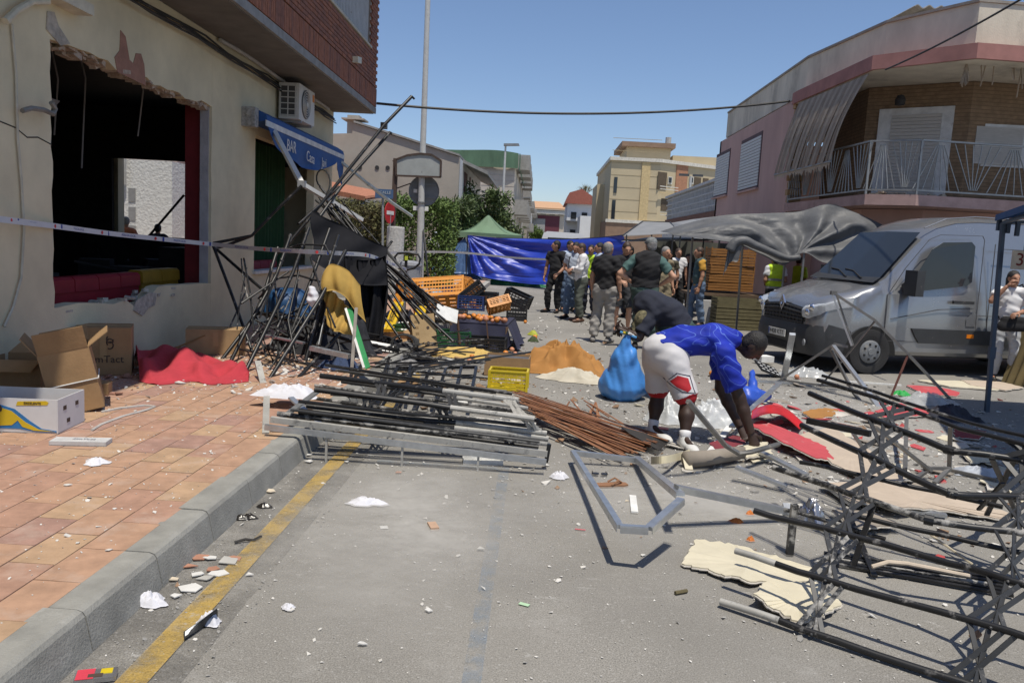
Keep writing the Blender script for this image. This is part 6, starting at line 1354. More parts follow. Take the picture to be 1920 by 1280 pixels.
carton('long sealed cardboard box at the foot of the wall beside the black frames', gz(398, 664, SZ)+Vector((0, .12, 0)), (.66, .34, .30), .32, tape=True, m=mat('pale_cardboard', (.37, .245, .125), .9, var=.12))
obj('wood_lath', B().bar(gz(300, 665, SZ), yp(385, 628, 9.2), .03, .015), mat('lath', (.28, .16, .06), .8), None, 'thin wooden lath leaning beside the long box', 'lath')
tW, fW, rW = carton('flat white carton lying alone on the pavers', gz(152, 832, SZ), (.36, .12, .03), .16, m=mat('white_card', (.66, .66, .68), .8)); text('lettering', 'SimTact', .045, basis(fW((.02, 0, .0345)), rW @ Vector((1, 0, 0)), rW @ Vector((0, 1, 0))), mat('grey_ink', (.4, .4, .42), .8), tW)
REDC = mat('red_wool_cloth', (.42, .035, .05), .95, var=.12, scale=6)
rc = [gz(*p, SZ) for p in ((252, 668), (300, 662), (368, 664), (440, 690), (468, 706))]; rf = [gz(*p, SZ) for p in ((262, 716), (300, 722), (360, 716), (400, 722), (466, 716))]
def rcf(u, v):
    p = smooth_pts(rf, u).lerp(smooth_pts(rc, u), v); h = .17*math.sin(v*math.pi)**.6*(1-u*.6)+.06*math.sin(u*13+v*5)*math.sin(v*math.pi)+.035*math.sin(u*27-v*8)*math.sin(v*math.pi)+.02*fbm((u*8, v*6, 4), 1, 3)
    p.z = SZ+max(.006, h); return p
obj('red_cloth', B().grid(rcf, 90, 30, .006), REDC, None, 'red woollen cloth crumpled on the pavers beside the printed box', 'cloth', smooth=True)
def scrap(name, label, cat, px, py, size, m, z=0, th=.004, rot=0, shape=None, curl=.0, group=None, tilt=0):
    c = gz(px, py, z); g = random.Random(int(px*7+py)); n = shape or 7; R_ = Matrix.Rotation(rot, 3, 'Z')
    def f(u, v):
        a = u*6.2832; r = v*(1+.22*math.sin(2*a+px)+.16*math.sin(5*a+py)); x, y = size[0]/2*r*math.cos(a), size[1]/2*r*math.sin(a)
        return c+R_ @ Vector((x, y, 0))+Vector((0, 0, th+curl*abs(x/size[0]*2)**2+curl*.5*abs(mnoise.noise(Vector((x*30, y*30, px))))+tilt*(y/size[1]+.5)))
    return obj(name, B().grid(f, 18, 5), m, None, label, cat, group, base=tuple(c))
TISS = mat('tissue_white', (.62, .62, .66), .9, var=.08)
pile('crumpled_paper', 'crumpled white paper disc on the pavers', 'paper', gz(181, 868, SZ), .075, .07, .03, TISS, 31, n=36)
obj('plastic_strap', B().path([gz(*p, SZ+.006) for p in ((172, 806), (190, 795), (230, 780), (275, 768), (290, 762), (270, 760), (225, 765), (190, 772))], .010, 5), mat('clear_strap', (.45, .43, .40), .5), None, 'looped clear plastic strap on the pavers', 'strap')

# --- black folding frames
BTUB = mat('black_tube', (.014, .014, .015), .42, .1, var=.3, dust=.26, dustc=(.24, .23, .22), dscale=9, dustw=.12); BTUBW = mat('black_tube_worn', (.025, .025, .026), .45, .2, var=.3, dust=.62, dustc=(.34, .33, .31), dscale=11, dustw=.12); WTUB = mat('worn_white_tube', (.40, .39, .36), .55, .15, var=.2, dust=.45, dustc=(.10, .10, .10), dscale=12, dustw=.15); GALV = mat('galvanised_profile', (.47, .49, .51), .35, .75, var=.15, scale=14, dust=.2, dustc=(.36, .35, .33), dscale=8, dustw=.2); BFLAT = mat('black_flat_bar', (.045, .046, .048), .5, .2, var=.25, dust=.22, dustc=(.2, .19, .18), dscale=14, dustw=.1)
def tubes(t, lst, r=.019, m=BTUB, n=10):
    for pts in lst: obj('tube', B().path([P_(*p) for p in pts], r, n), m, t, smooth=40)
def lattice(t, a, c_, w, k, m=BFLAT, up=None, wd=.028):
    """k crossed scissor strips between rails a=(a0,a1) and c_=(c0,c1)"""
    a0, a1 = Vector(a[0]), Vector(a[1]); c0, c1 = Vector(c_[0]), Vector(c_[1])
    for i in range(k):
        for (s0, s1) in ((i/k, (i+1)/k), ((i+1)/k, i/k)):
            p, q = a0.lerp(a1, s0), c0.lerp(c1, s1); obj('strut', B().bar(p+Vector((0, (.006 if s0 < s1 else -.006), 0)), q+Vector((0, (.006 if s0 < s1 else -.006), 0)), wd, wd*.22, (0, -1, .5)), m, t)
# collapsed frame on the pavement by the door
cf = thing('collapsed_stall_frame', 'collapsed black folding frame leaning against the bar wall', 'folding frame', gz(480, 690, SZ))
def ly(pts, y0, y1):
    n = len(pts)-1; return [(p[0], p[1], y0+(y1-y0)*i/n) for i, p in enumerate(pts)]
tubes(cf, [ly(p, a, b_) for p, a, b_ in [([(521, 464), (498, 541), (477, 594), (416, 674)], 10.2, 9.0), ([(545, 440), (519, 514), (458, 626), (425, 693)], 10.2, 8.6), ([(579, 427), (549, 512), (514, 586), (457, 703)], 10.0, 8.2), ([(618, 429), (583, 527), (537, 647)], 9.9, 9.0), ([(634, 442), (618, 493), (573, 676)], 9.7, 8.6), ([(648, 470), (600, 560), (502, 716)], 9.4, 8.0), ([(660, 600), (597, 668), (549, 720)], 9.2, 8.0), ([(486, 586), (540, 600), (660, 640)], 9.6, 9.2)]], .022)
tubes(cf, [ly(p, a, b_) for p, a, b_ in [([(478, 590), (510, 586), (560, 594), (600, 600)], 9.4, 9.2), ([(484, 560), (520, 522), (560, 516), (600, 528)], 9.6, 9.4), ([(520, 475), (560, 458), (610, 460), (625, 490)], 9.8, 9.5), ([(480, 600), (560, 640), (640, 660)], 9.0, 8.8), ([(470, 630), (540, 590), (590, 560), (620, 520)], 9.0, 9.6), ([(500, 700), (540, 640), (580, 570)], 8.4, 9.2), ([(560, 510), (540, 600), (556, 680)], 9.3, 8.6), ([(450, 655), (520, 668), (600, 690)], 8.8, 8.4)]], .012)
g = random.Random(31)
for k in range(22):
    a = (g.uniform(450, 640), g.uniform(470, 600), 9.9-g.uniform(0, .5)); e = (a[0]+g.uniform(-90, 60), min(705, a[1]+g.uniform(60, 170)), a[2]-g.uniform(.3, 1.1)); tubes(cf, [[a, ((a[0]+e[0])/2+g.uniform(-5, 5), (a[1]+e[1])/2+g.uniform(-5, 5), (a[2]+e[2])/2), e]], g.uniform(.007, .013), BTUB if k % 4 else BTUBW, 7)
tubes(cf, [ly([(400, 461), (436, 556), (457, 615), (484, 690)], 10.4, 9.6), ly([(408, 469), (468, 522), (496, 546)], 10.4, 9.6), ly([(400, 456), (472, 442), (514, 398), (566, 348)], 10.4, 10.6), ly([(404, 466), (430, 458), (470, 443)], 10.4, 10.5)], .02)
for a, c_ in (((610, 527, 9.3), (589, 646, 8.8)), ((618, 530, 9.3), (597, 648, 8.8))): obj('square_tube', B().bar(P_(*a), P_(*c_), .045, .03), BTUB, cf)
obj('bright_edge', B().bar(P_(622, 525, 9.25), P_(598, 646, 8.75), .008, .03), GALV, cf)
obj('galvanised_bracket', B().bar(P_(583, 652, 8.6), P_(655, 668, 8.5), .07, .05), GALV, cf); obj('galvanised_leg', B().bar(P_(483, 678, 8.0), P_(497, 735, 7.6), .06, .03), WTUB, cf)
obj('flat_bar', B().bar(P_(495, 628, 8.9), P_(570, 643, 8.7), .05, .02), GALV, cf)
for i in range(5): lattice(cf, (P_(470+i*28, 640-i*12, 8.9+.1*i), P_(500+i*28, 610-i*14, 9.1+.1*i)), (P_(500+i*28, 668-i*10, 8.6+.1*i), P_(540+i*28, 640-i*12, 8.8+.1*i)), .02, 2, wd=.022)
# gazebo frame bundle and poles over it
gf = thing('gazebo_frame', 'tangled black gazebo frame with telescopic poles against the awning', 'gazebo frame', gz(760, 640, 0))
tubes(gf, [ly([(530, 470), (600, 385), (720, 235), (772, 181)], 11.0, 12.2), ly([(590, 420), (640, 350), (732, 248)], 11.2, 12.2)], .024)
obj('clamp', B().box(P_(720, 236, 12.0), (.09, .09, .09)), BTUB, gf); obj('tip', B().bar(P_(772, 181, 12.2), P_(777, 186, 12.2), .03), BTUB, gf); obj('tip', B().bar(P_(732, 248, 12.2), P_(735, 251, 12.2), .025), BTUB, gf)
g = random.Random(12)
for k in range(18):
    a = (590+g.uniform(0, 55), 345+g.uniform(0, 60)+k*1.5, 12.0-g.uniform(0, .6)); e = (745+g.uniform(0, 90), 560+g.uniform(0, 80), 11.3-g.uniform(0, .9))
    tubes(gf, [[a, ((a[0]+e[0])/2+g.uniform(-6, 6), (a[1]+e[1])/2+g.uniform(-6, 6), (a[2]+e[2])/2), e]], .011+.006*(k % 3 == 0))
for a, c_ in (((700, 500, 11.2), (600, 556, 11)), ((700, 500, 11.2), (735, 452, 11.4)), ((700, 500, 11.2), (672, 462, 11.4)), ((700, 500, 11.2), (850, 640, 10.6)), ((725, 470, 11.3), (800, 560, 10.8)), ((690, 498, 11.2), (690, 620, 10.6)), ((636, 350, 11.8), (560, 420, 11.0)), ((600, 350, 11.9), (690, 470, 11.3))): tubes(gf, [[a, c_]], .018)
obj('hub', B().box(P_(700, 500, 11.18), (.10, .08, .10)), BTUB, gf); obj('loop_cable', B().path([P_(606, 345+20*math.cos(i*.45)-i, 11.6+.02*i) + Vector((.1*math.sin(i*.45), 0, 0)) for i in range(14)], .012, 6), CABLE, gf)
BFAB = mat('black_canopy_cloth', (.012, .0125, .016), .85, var=.25, scale=3, bump=.3, bscale=8, spec=.15)
bc = thing('black_canopy_cloth', 'black canopy cloth hanging in folds from the gazebo frame', 'canopy cloth', gz(690, 640, SZ))
obj('drape', B().grid(lambda u, v: P_(645+78*u+6*math.sin(v*4), 478+10*math.sin(u*3)+v*(168-14*u), 10.75-.25*v)+Vector((0, -.07*math.sin(u*19+v*2)-.03*math.sin(u*41), 0)), 70, 24, .006), BFAB, bc, smooth=True)
obj('top_drape', B().grid(lambda u, v: P_(585+140*u, 395+70*u+v*(90-20*u), 11.0-.5*v)+Vector((0, -.08*math.sin(u*11+v*7), -.12*math.sin(u*3.1)*v)), 50, 20, .006), BFAB, bc, smooth=True)
pile('black_sheeting', 'heap of black plastic sheeting at the foot of the gazebo frame', 'sheeting', gz(720, 668, .01), .75, .55, .26, BFAB, 17, n=60)
OCH = mat('ochre_canvas', (.38, .24, .055), .9, var=.15, scale=5)
oc = thing('ochre_canvas', 'ochre canvas cloth draped over the collapsed black frame', 'cloth', gz(640, 690, SZ)); 
t0_ = [P_(*p, 9.0) for p in ((604, 520), (618, 496), (640, 500), (660, 515), (674, 535))]; t1_ = [P_(*p, 8.85) for p in ((606, 548), (624, 545), (642, 552), (662, 576), (685, 604))]
obj('upper_fold', B().grid(lambda u, v: smooth_pts(t0_, u).lerp(smooth_pts(t1_, u), v)+Vector((0, -.05*math.sin(v*3.1)-.02*math.sin(u*17), .0)), 40, 12, .005), OCH, oc, smooth=True)
t2_ = [P_(*p, 9.0) for p in ((612, 548), (625, 545), (640, 560), (650, 575))]; t3_ = [P_(*p, 8.8) for p in ((608, 590), (622, 615), (640, 622), (662, 630))]
obj('lower_fold', B().grid(lambda u, v: smooth_pts(t2_, u).lerp(smooth_pts(t3_, u), v)+Vector((0, -.07*math.sin(v*6+u*4)-.03*math.sin(u*23+v*9), .0)), 36, 24, .005), OCH, oc, smooth=True)
V, F = sdf_mesh([('e', P_(540, 578, 9.9), (.30, .24, .27)), ('e', P_(556, 590, 9.85), (.22, .2, .2))], .02, .05, lambda X, Y, Z: .012*np.sin(19*X+11*Z)+.01*np.sin(27*Z-9*Y)); obj('blue_sack', (V, F), mat('blue_plastic_sack', (.014, .06, .155), .45, var=.2, bump=.4, bscale=10), None, 'bulging blue plastic sack behind the collapsed frame', 'sack', smooth=True)
V, F = sdf_mesh([('c', P_(586, 545, 8.8), P_(588, 562, 8.8), .05, .075)], .01, .02, lambda X, Y, Z: .006*np.sin(60*X+40*Z)+.005*np.sin(80*Z)); obj('white_bag', (V, F), TISS, None, 'small white bag caught on the collapsed frame', 'bag', smooth=True)
gb2 = thing('green_white_sign_board', 'narrow green and white board leaning in the debris', 'board', gz(690, 690, SZ)); q0, q1 = P_(655, 578, 8.9), P_(690, 690, 8.2)
obj('board', B().bar(q0, q1, .055, .012, (0, -1, .3)), mat('green_print', (.03, .24, .08), .6), gb2); obj('white_edge', B().bar(q0+Vector((-.042, 0, 0)), q1+Vector((-.042, 0, 0)), .025, .014, (0, -1, .3)), PAPER, gb2)
obj('worn_post', B().bar(P_(668, 578, 8.8), P_(660, 690, 8.3), .035), mat('worn_wood', (.2, .18, .16), .8, var=.4), gb2)
pile('white_sheeting_bag', 'torn white plastic bag snagged on the end of the frame stack', 'bag', gz(535, 765, SZ)+Vector((0, .1, .09)), .26, .17, .13, TISS, 19, .2, n=56, sharp=.6)
# flattened frame stack over the kerb
fs_ = thing('flattened_frame_stack', 'stack of flattened black and white folding frames lying off the kerb', 'folding frame', gz(760, 820, 0))
rows = [((497, 800, .24), (1024, 866, .10), GALV, .018, 1), ((508, 786, .27), (1026, 850, .13), WTUB, .020, 1), ((520, 775, .30), (1030, 832, .16), BTUBW, .020, 0), ((560, 770, .33), (1028, 822, .20), BTUB, .021, 0), ((575, 760, .36), (1025, 812, .24), BTUB, .021, 0),
        ((570, 762, .22), (1015, 806, .15), WTUB, .016, 0), ((590, 730, .48), (1002, 785, .36), BTUB, .022, 0), ((600, 704, .55), (972, 750, .45), BTUB, .022, 0), ((610, 684, .55), (960, 738, .44), BTUB, .014, 0), ((640, 715, .42), (990, 765, .3), BTUB, .016, 0), ((580, 745, .25), (1000, 800, .2), BTUBW, .016, 0), ((620, 740, .18), (980, 772, .12), BTUB, .014, 0), ((660, 700, .3), (950, 733, .2), BTUB, .011, 0), ((540, 790, .12), (1000, 842, .05), BTUB, .016, 0), ((600, 770, .10), (1000, 815, .04), WTUB, .014, 0), ((530, 778, .20), (1010, 838, .09), BTUB, .015, 0), ((560, 752, .40), (985, 797, .30), BTUB, .014, 0), ((590, 722, .30), (960, 768, .22), BTUBW, .014, 0), ((630, 694, .38), (930, 736, .28), BTUB, .013, 0), ((600, 755, .15), (1005, 795, .10), BTUB, .017, 0), ((545, 768, .34), (1012, 828, .22), BFLAT, .011, 0)]
rails = []
for a, c_, m, r, sq in rows:
    p, q = gz(*a), gz(*c_); rails.append((p, q))
    md = p.lerp(q, .62)
    if sq: obj('square_bar', B().bar(p, q, r*2, r*2.2), m, fs_)
    else:
        obj('tube', B().path([p, p.lerp(q, .5)+Vector((0, 0, .01*math.sin(p.x*30))), md], r, 9), m, fs_, smooth=40); obj('tube_end', B().path([md, q], r*.97, 9), WTUB if m is BTUB and r > .015 else m, fs_, smooth=40)
def pt(i, t_): return rails[i][0].lerp(rails[i][1], t_)
for (i, k, t_) in ((7, 6, .92), (6, 4, .93), (7, 6, .28), (6, 4, .22), (6, 4, .55), (7, 6, .62), (4, 2, .5), (9, 6, .3), (12, 9, .5), (4, 3, .9)):
    lattice(fs_, (pt(i, t_), pt(i, t_+.055)), (pt(k, t_+.0), pt(k, t_+.055)), .02, 2, WTUB if t_ > .85 else BFLAT, wd=.022)
for k in range(3): t_ = .22+k*.27; obj('foot', B().bar(pt(0, t_), Vector((pt(0, t_).x, pt(0, t_).y, .0 if t_ > .17 else SZ)), .016), WTUB, fs_)
obj('end_leg', B().bar(gz(500, 745, .3), gz(498, 814, SZ), .05, .03), WTUB, fs_); obj('end_brace', B().bar(gz(545, 745, .35), gz(600, 795, .2), .05, .015), GALV, fs_); obj('end_brace', B().bar(gz(600, 730, .42), gz(520, 790, .25), .05, .015), GALV, fs_)
obj('end_frame', B().bar(gz(1024, 866, .06), gz(1030, 832, .2), .03), BTUB, fs_)
# rectangular black frames behind it
rf_ = thing('rectangular_black_frame', 'black rectangular frames with rungs lying behind the stack', 'frame', gz(820, 720, 0))
cor = [gz(745, 690, .20), gz(893, 688, .14), gz(875, 786, .04), gz(700, 775, .1)]
for i in range(4): obj('edge_bar', B().bar(cor[i], cor[(i+1) % 4], .035), BTUB, rf_)
for k in range(1, 5): obj('rung', B().bar(cor[0].lerp(cor[1], k/5), cor[3].lerp(cor[2], k/5), .03), BTUB, rf_)
for k in range(1, 4): obj('wire', B().tube(cor[0].lerp(cor[3], k/4)+Vector((0, 0, .03)), cor[1].lerp(cor[2], k/4)+Vector((0, 0, .03)), .008, 6), BTUB, rf_)
for k in range(3): obj('loose_bar', B().bar(gz(690+k*40, 660+k*10, .25), gz(640+k*60, 760+k*4, .12), .03), BTUB, rf_)
# --- crates
def crate(label, c, size, m, R=None, rot=0, group=None, rows_=5, name='plastic_crate'):
    w, d, h = size; c = Vector(c); R_ = Matrix.Rotation(rot, 3, 'Z') @ (R or Matrix.Identity(3)); t = thing(name, label, 'crate', c, group)
    def bx(b_, cc, sz): b_.box(c+R_ @ Vector(cc), sz, R_)
    for ax in range(2):
        for sx in (-1, 1):
            b_ = B(); L = (w, d)[ax]; o = (d, w)[ax]/2*sx
            for k in range(rows_):
                z = h*(k+.5)/rows_; hh = h/rows_*(.42 if k not in (0, rows_-1) else .8)
                bx(b_, (0, o, z) if ax == 0 else (o, 0, z), (L, .008, hh) if ax == 0 else (.008, L, hh))
            nv = max(4, int(L/.055))
            for k in range(nv+1):
                x = -L/2+L*k/nv; bx(b_, (x, o, h/2) if ax == 0 else (o, x, h/2), (.010, .011, h) if ax == 0 else (.011, .010, h))
            obj('side', b_, m, t)
    for s1 in (-1, 1):
        obj('rim', B().box(c+R_ @ Vector((0, s1*d/2, h)), (w+.03, .022, .016), R_), m, t); obj('rim', B().box(c+R_ @ Vector((s1*w/2, 0, h)), (.022, d, .016), R_), m, t)
        for s2 in (-1, 1): obj('corner', B().box(c+R_ @ Vector((s1*w/2, s2*d/2, h/2)), (.03, .03, h), R_), m, t)
    b_ = B(); nb_ = 6
    for k in range(nb_): bx(b_, (0, -d/2+d*(k+.5)/nb_, .006), (w, d/nb_*.62, .008))
    for k in range(5): bx(b_, (-w/2+w*(k+.5)/5, 0, .003), (w/5*.4, d, .006))
    obj('base', b_, m, t); return t, (lambda v: c+R_ @ Vector(v)), R_
YEL = mat('yellow_plastic', (.58, .44, .015), .45, var=.08); ORP = mat('orange_plastic', (.60, .24, .03), .5, var=.08); BKP = mat('black_crate_plastic', (.016, .016, .017), .5, var=.25, dust=.15, dustc=(.1, .1, .1)); BLP = mat('blue_crate_plastic', (.015, .035, .13), .5, var=.15); GRP = mat('green_crate_plastic', (.015, .09, .03), .5, var=.15)
RX = lambda a: Matrix.Rotation(a, 3, 'X'); RY = lambda a: Matrix.Rotation(a, 3, 'Y')
_, fY, _ = crate('yellow plastic crate holding broken bits, in front of the cardboard box', gz(952, 733, .004)+Vector((0, .16, 0)), (.43, .30, .22), YEL, rot=-.03)
g = random.Random(4)
for k in range(9): obj('potsherd', B().box(fY((g.uniform(-.17, .17), g.uniform(-.11, .11), .09+g.uniform(0, .05))), (g.uniform(.05, .1), g.uniform(.04, .08), .012), Matrix.Rotation(g.uniform(-1, 1), 3, (g.random(), g.random(), g.random()))), mat('beige_shard', (.42, .36, .27), .9, var=.2), None, 'beige broken shard lying in the yellow crate', 'shard', 'shards in the yellow crate')
tC, fC, rC = carton('open cardboard box with dark inside standing behind the yellow crate', gz(950, 706, .004)+Vector((0, .2, 0)), (.56, .40, .24), -.05, closed=False)
obj('dark_inner_sheet', B().box(fC((0, 0, .21)), (.53, .37, .006), rC), mat('inner_sheet_grey', (.09, .09, .10), .8), tC)  # dark grey sheet set inside, just below the rim
BOX2 = mat('printed_cardboard', (.40, .28, .145), .9, var=.1)
tP, fP, rP = carton('upright cardboard box with round holes tipped over in the heap', gz(793, 668, .02)+Vector((0, .25, 0)), (.34, .26, .56), .28, R=RX(-.28) @ RY(-.12), m=BOX2)
for x, z in ((.06, .36), (.04, .14)): obj('hand_hole', B().lathe([(0, 0), (.022, 0), (.022, .003), (0, .003)], 14).xf(Matrix.Translation(fP((x, -.131, z))) @ rP.to_4x4() @ Matrix.Rotation(math.pi/2, 4, 'X')), INK, tP)
for k in range(5): obj('printed_line', B().box(fP((-.10, -.1315, .12+k*.085)), (.05, .002, .035), rP), mat('faint_ink', (.26, .17, .08), .9), tP)
crate('big orange crate tipped on its side beside the lamp post', P_(822, 575, 14.6), (.95, .55, .50), ORP, R=RX(-.85) @ RY(-.18), rot=-.15); crate('orange crate end sticking up behind the black crates', P_(872, 562, 15.2), (.5, .35, .35), ORP, R=RY(.7), rot=.4); crate('orange fruit crate tilted on the navy table', P_(938, 579, 13.4), (.36, .26, .16), ORP, R=RX(-.6) @ RY(-.35), rot=.1); crate('small orange crate behind the pallet truck', P_(765, 560, 14.8), (.4, .3, .3), ORP, rot=.3)
crate('black crate tipped towards the pallet truck', P_(790, 588, 13.2), (.5, .36, .30), BKP, R=RY(.75), rot=.2); crate('black crate with oranges at the left end of the navy table', P_(846, 604, 13.0), (.5, .34, .20), BKP, R=RX(-.25), rot=.1); crate('blue crate standing on the navy table', P_(883, 582, 13.6), (.42, .32, .24), BLP, R=RX(-.1)); crate('black crate tilted on top of the blue crate', P_(892, 556, 13.7), (.42, .3, .2), BKP, R=RY(-.7), rot=.1); crate('black crate with oranges behind the blue crate', P_(914, 572, 13.9), (.34, .3, .22), BKP)
crate('black crate on top of the stack at the right end of the table', P_(966, 572, 13.9), (.42, .34, .24), BKP, R=RY(.35), rot=-.2); crate('black crate, lower one of the stack at the right end of the table', gz(968, 602, 0)+Vector((0, .2, .0)), (.42, .34, .45), BKP); crate('low black crate on the road in front of the navy table', gz(910, 663, .004)+Vector((0, .2, 0)), (.58, .38, .22), BKP, rot=-.03); crate('dark green crate wedged under the tipped cardboard box', gz(845, 655, .004)+Vector((0, .25, 0)), (.5, .36, .26), GRP, rot=.2); crate('dark blue crate on the far pavement behind the orange crate', gz(845, 556, .16)+Vector((0, .1, 0)), (.5, .35, .28), BLP); crate('black crate on the far pavement beside the blue one', gz(872, 553, .16), (.42, .32, .30), BKP)
obj('blue_pouch', sdf_mesh([('e', gz(818, 552, .2), (.18, .14, .13))], .02, .03, lambda X, Y, Z: .02*np.sin(25*X+18*Z)), mat('pale_blue_bag', (.14, .3, .45), .5), None, 'pale blue bag behind the tipped orange crate', 'bag', smooth=True)
# navy covered table with fruit
NAVC = mat('navy_table_cloth', (.026, .027, .055), .85, var=.18, scale=4); nv = thing('navy_covered_table', 'low table under a navy cloth with fruit crates on it', 'table', gz(895, 645, 0))
tz = .58; n0, n1, n2, n3 = P_(846, 602, 12.4), P_(952, 590, 12.3), P_(966, 579, 13.6), P_(850, 590, 13.9); tz = n0.z
cr4 = [Vector((p.x, p.y, tz)) for p in (n0, n1, n2, n3)]
obj('table_top', B().slab([p-Vector((0, 0, .03)) for p in cr4], .03), NAVC, nv)
obj('front_cloth', B().grid(lambda u, v: cr4[0].lerp(cr4[1], u)+Vector((.12*v*(u-.3), -.10*v+.05*math.sin(u*15)*v, -v*(.28+.22*abs(math.sin(u*math.pi*1.9+.3))))), 50, 14, .004), NAVC, nv, smooth=True); obj('end_cloth', B().grid(lambda u, v: cr4[1].lerp(cr4[2], u)+Vector((.18*v+.04*math.sin(u*12)*v, -.05*v, -v*(tz-.04))), 30, 12, .004), NAVC, nv, smooth=True)
for p in cr4: obj('leg', B().bar((p.x*.98, p.y, 0), p-Vector((0, 0, .03)), .04), mat('table_wood', (.16, .10, .06), .8), nv)
for px in (858, 912): obj('prop_stick', B().bar(P_(px, 600, 12.2), P_(px+4, 645, 12.15), .035, .02), mat('brown_stick', (.09, .045, .025), .8), nv)
ORA = mat('orange_fruit', (.62, .22, .03), .5, var=.15, scale=12); PEA = mat('peach_fruit', (.55, .24, .13), .55, var=.25, scale=10)
ob = B().lathe([(.0, -.038), (.022, -.032), (.036, -.012), (.038, .004), (.03, .026), (.014, .036), (0, .036)], 12); om = [mesh('peach', ob, m, True) for m in (ORA, PEA)]
def fruit(p, label, grp, k=None):
    o = bpy.data.objects.new('peach', om[k if k is not None else rng.randrange(2)]); col.objects.link(o); o.location = p; o.rotation_euler = (rng.uniform(-.6, .6), rng.uniform(-.6, .6), rng.uniform(0, 6)); s = rng.uniform(.9, 1.2); o.scale = (s, s, s*.95); setp(o, label, 'fruit', grp)
for i in range(34):
    u, v = rng.random(), rng.random()*.5; fruit(cr4[0].lerp(cr4[1], u).lerp(cr4[3].lerp(cr4[2], u), v)+Vector((0, 0, .038+.03*rng.random())), 'round peach or orange spilled on the navy table', 'fruit on the navy table')
for px, py in ((970, 633), (960, 655), (966, 663), (885, 668), (840, 660), (915, 690), (948, 662), (880, 676), (1335, 700), (1494, 706), (893, 800), (985, 603), (1003, 632)):
    fruit(gz(px, py, .038), 'loose peach or orange fallen on the ground', 'loose fruit on the ground')
obj('black_tray', B().mm((-.2, -.14, 0), (.2, .14, .05)).xf(Matrix.Translation(gz(960, 668, .004))).mm(tuple(gz(960, 668, .056)+Vector((-.15, -.09, 0))), tuple(gz(960, 668, .062)+Vector((.15, .09, .0)))), BKP, None, 'flat black tray with white insert beside the black crate', 'tray')
pile('yellow_cloth', 'pale yellow cloth spread on the road before the fruit table', 'cloth', gz(872, 668, .003)+Vector((0, .1, 0)), .48, .32, .13, mat('pale_yellow_cloth', (.52, .36, .11), .9, var=.12), 23, n=64)
MUST = mat('mustard_canvas', (.36, .17, .045), .9, var=.12, scale=4)
pile('brown_canvas', 'large mound of rust-brown canvas on the road', 'canvas', gz(1055, 702, .003)+Vector((.02, .45, 0)), .62, .62, .46, MUST, 26, .3, n=96, sharp=.75)
pile('cream_cloth', 'cream cloth crumpled in front of the brown canvas', 'cloth', gz(1078, 716, .003)+Vector((0, .1, 0)), .42, .2, .16, mat('cream_cotton', (.52, .48, .39), .9, var=.1), 27, -.2, n=60)
pile('small_blue_sheet', 'small blue plastic sheet beside the brown canvas', 'sheet', gz(1112, 702, .003)+Vector((0, .1, 0)), .24, .22, .12, mat('azure_plastic', (.06, .26, .52), .4, var=.15), 28, n=44)
for k, (px, py, z) in enumerate(((698, 622, .35), (745, 612, .25), (712, 655, .2), (838, 588, .6))): obj('foam_board', B().box(gz(px, py, z), (.34, .22, .02), RX(.35+.2*k) @ RY(.3*k-.4)), PAPER, None, ['white panel tilted on the black sheeting', 'white panel lying by the tipped cardboard box', 'white louvred panel in the black sheeting', 'white panel beside the tipped black crate'][k], 'panel')
# pallet truck
ptk = thing('pallet_truck', 'yellow hand pallet truck standing with its handle up', 'pallet truck', gz(742, 622, 0)); Yk = 13.2
BLKM = mat('truck_black', (.02, .02, .022), .45, .2, var=.2); YLM = mat('truck_yellow', (.62, .40, .012), .45, var=.08)
loop = [(742, 490), (740, 482), (746, 475), (765, 474), (784, 477), (788, 485), (786, 495), (776, 503), (762, 506), (748, 503)]
obj('handle_loop', B().path([P_(*p, Yk) for p in loop+loop[:2]], .018, 8, cap=False), BLKM, ptk, smooth=True); obj('shaft', B().bar(P_(762, 478, Yk), P_(758, 585, Yk), .06, .04), BLKM, ptk); obj('release_lever', B().box(P_(762, 484, Yk-.03), (.05, .03, .07)), mat('lime_plastic', (.5, .55, .05), .5), ptk)
obj('pump', B().tube(P_(756, 580, Yk), P_(753, 618, Yk), .09, 14), BLKM, ptk); obj('piston', B().tube(P_(757, 565, Yk-.08), P_(756, 600, Yk-.08), .035, 10), GALV, ptk); obj('steer_wheel', B().lathe([(0, -.04), (.09, -.04), (.09, .04), (0, .04)], 16, P_(752, 622, Yk-.05), 'x'), BLKM, ptk)
fa, fb2 = P_(748, 568, Yk-.15), P_(728, 620, Yk-1.0)
fk_ = obj('fork', B().bar(fa, fb2, .16, .06), YLM, ptk); obj('fork', B().bar(fa+Vector((.38, .1, 0)), fb2+Vector((.42, .1, 0)), .16, .06), YLM, ptk); obj('fork_bracket', B().bar(P_(750, 552, Yk-.1), P_(742, 575, Yk-.2), .14, .05), ORP, ptk)
dv = (fa-fb2).normalized(); text('lettering', 'AYERBE', .13, basis(fa.lerp(fb2, .5)+Vector((0, -.034, .036)), dv, Vector((-1, 0, 0))), INK, fk_)
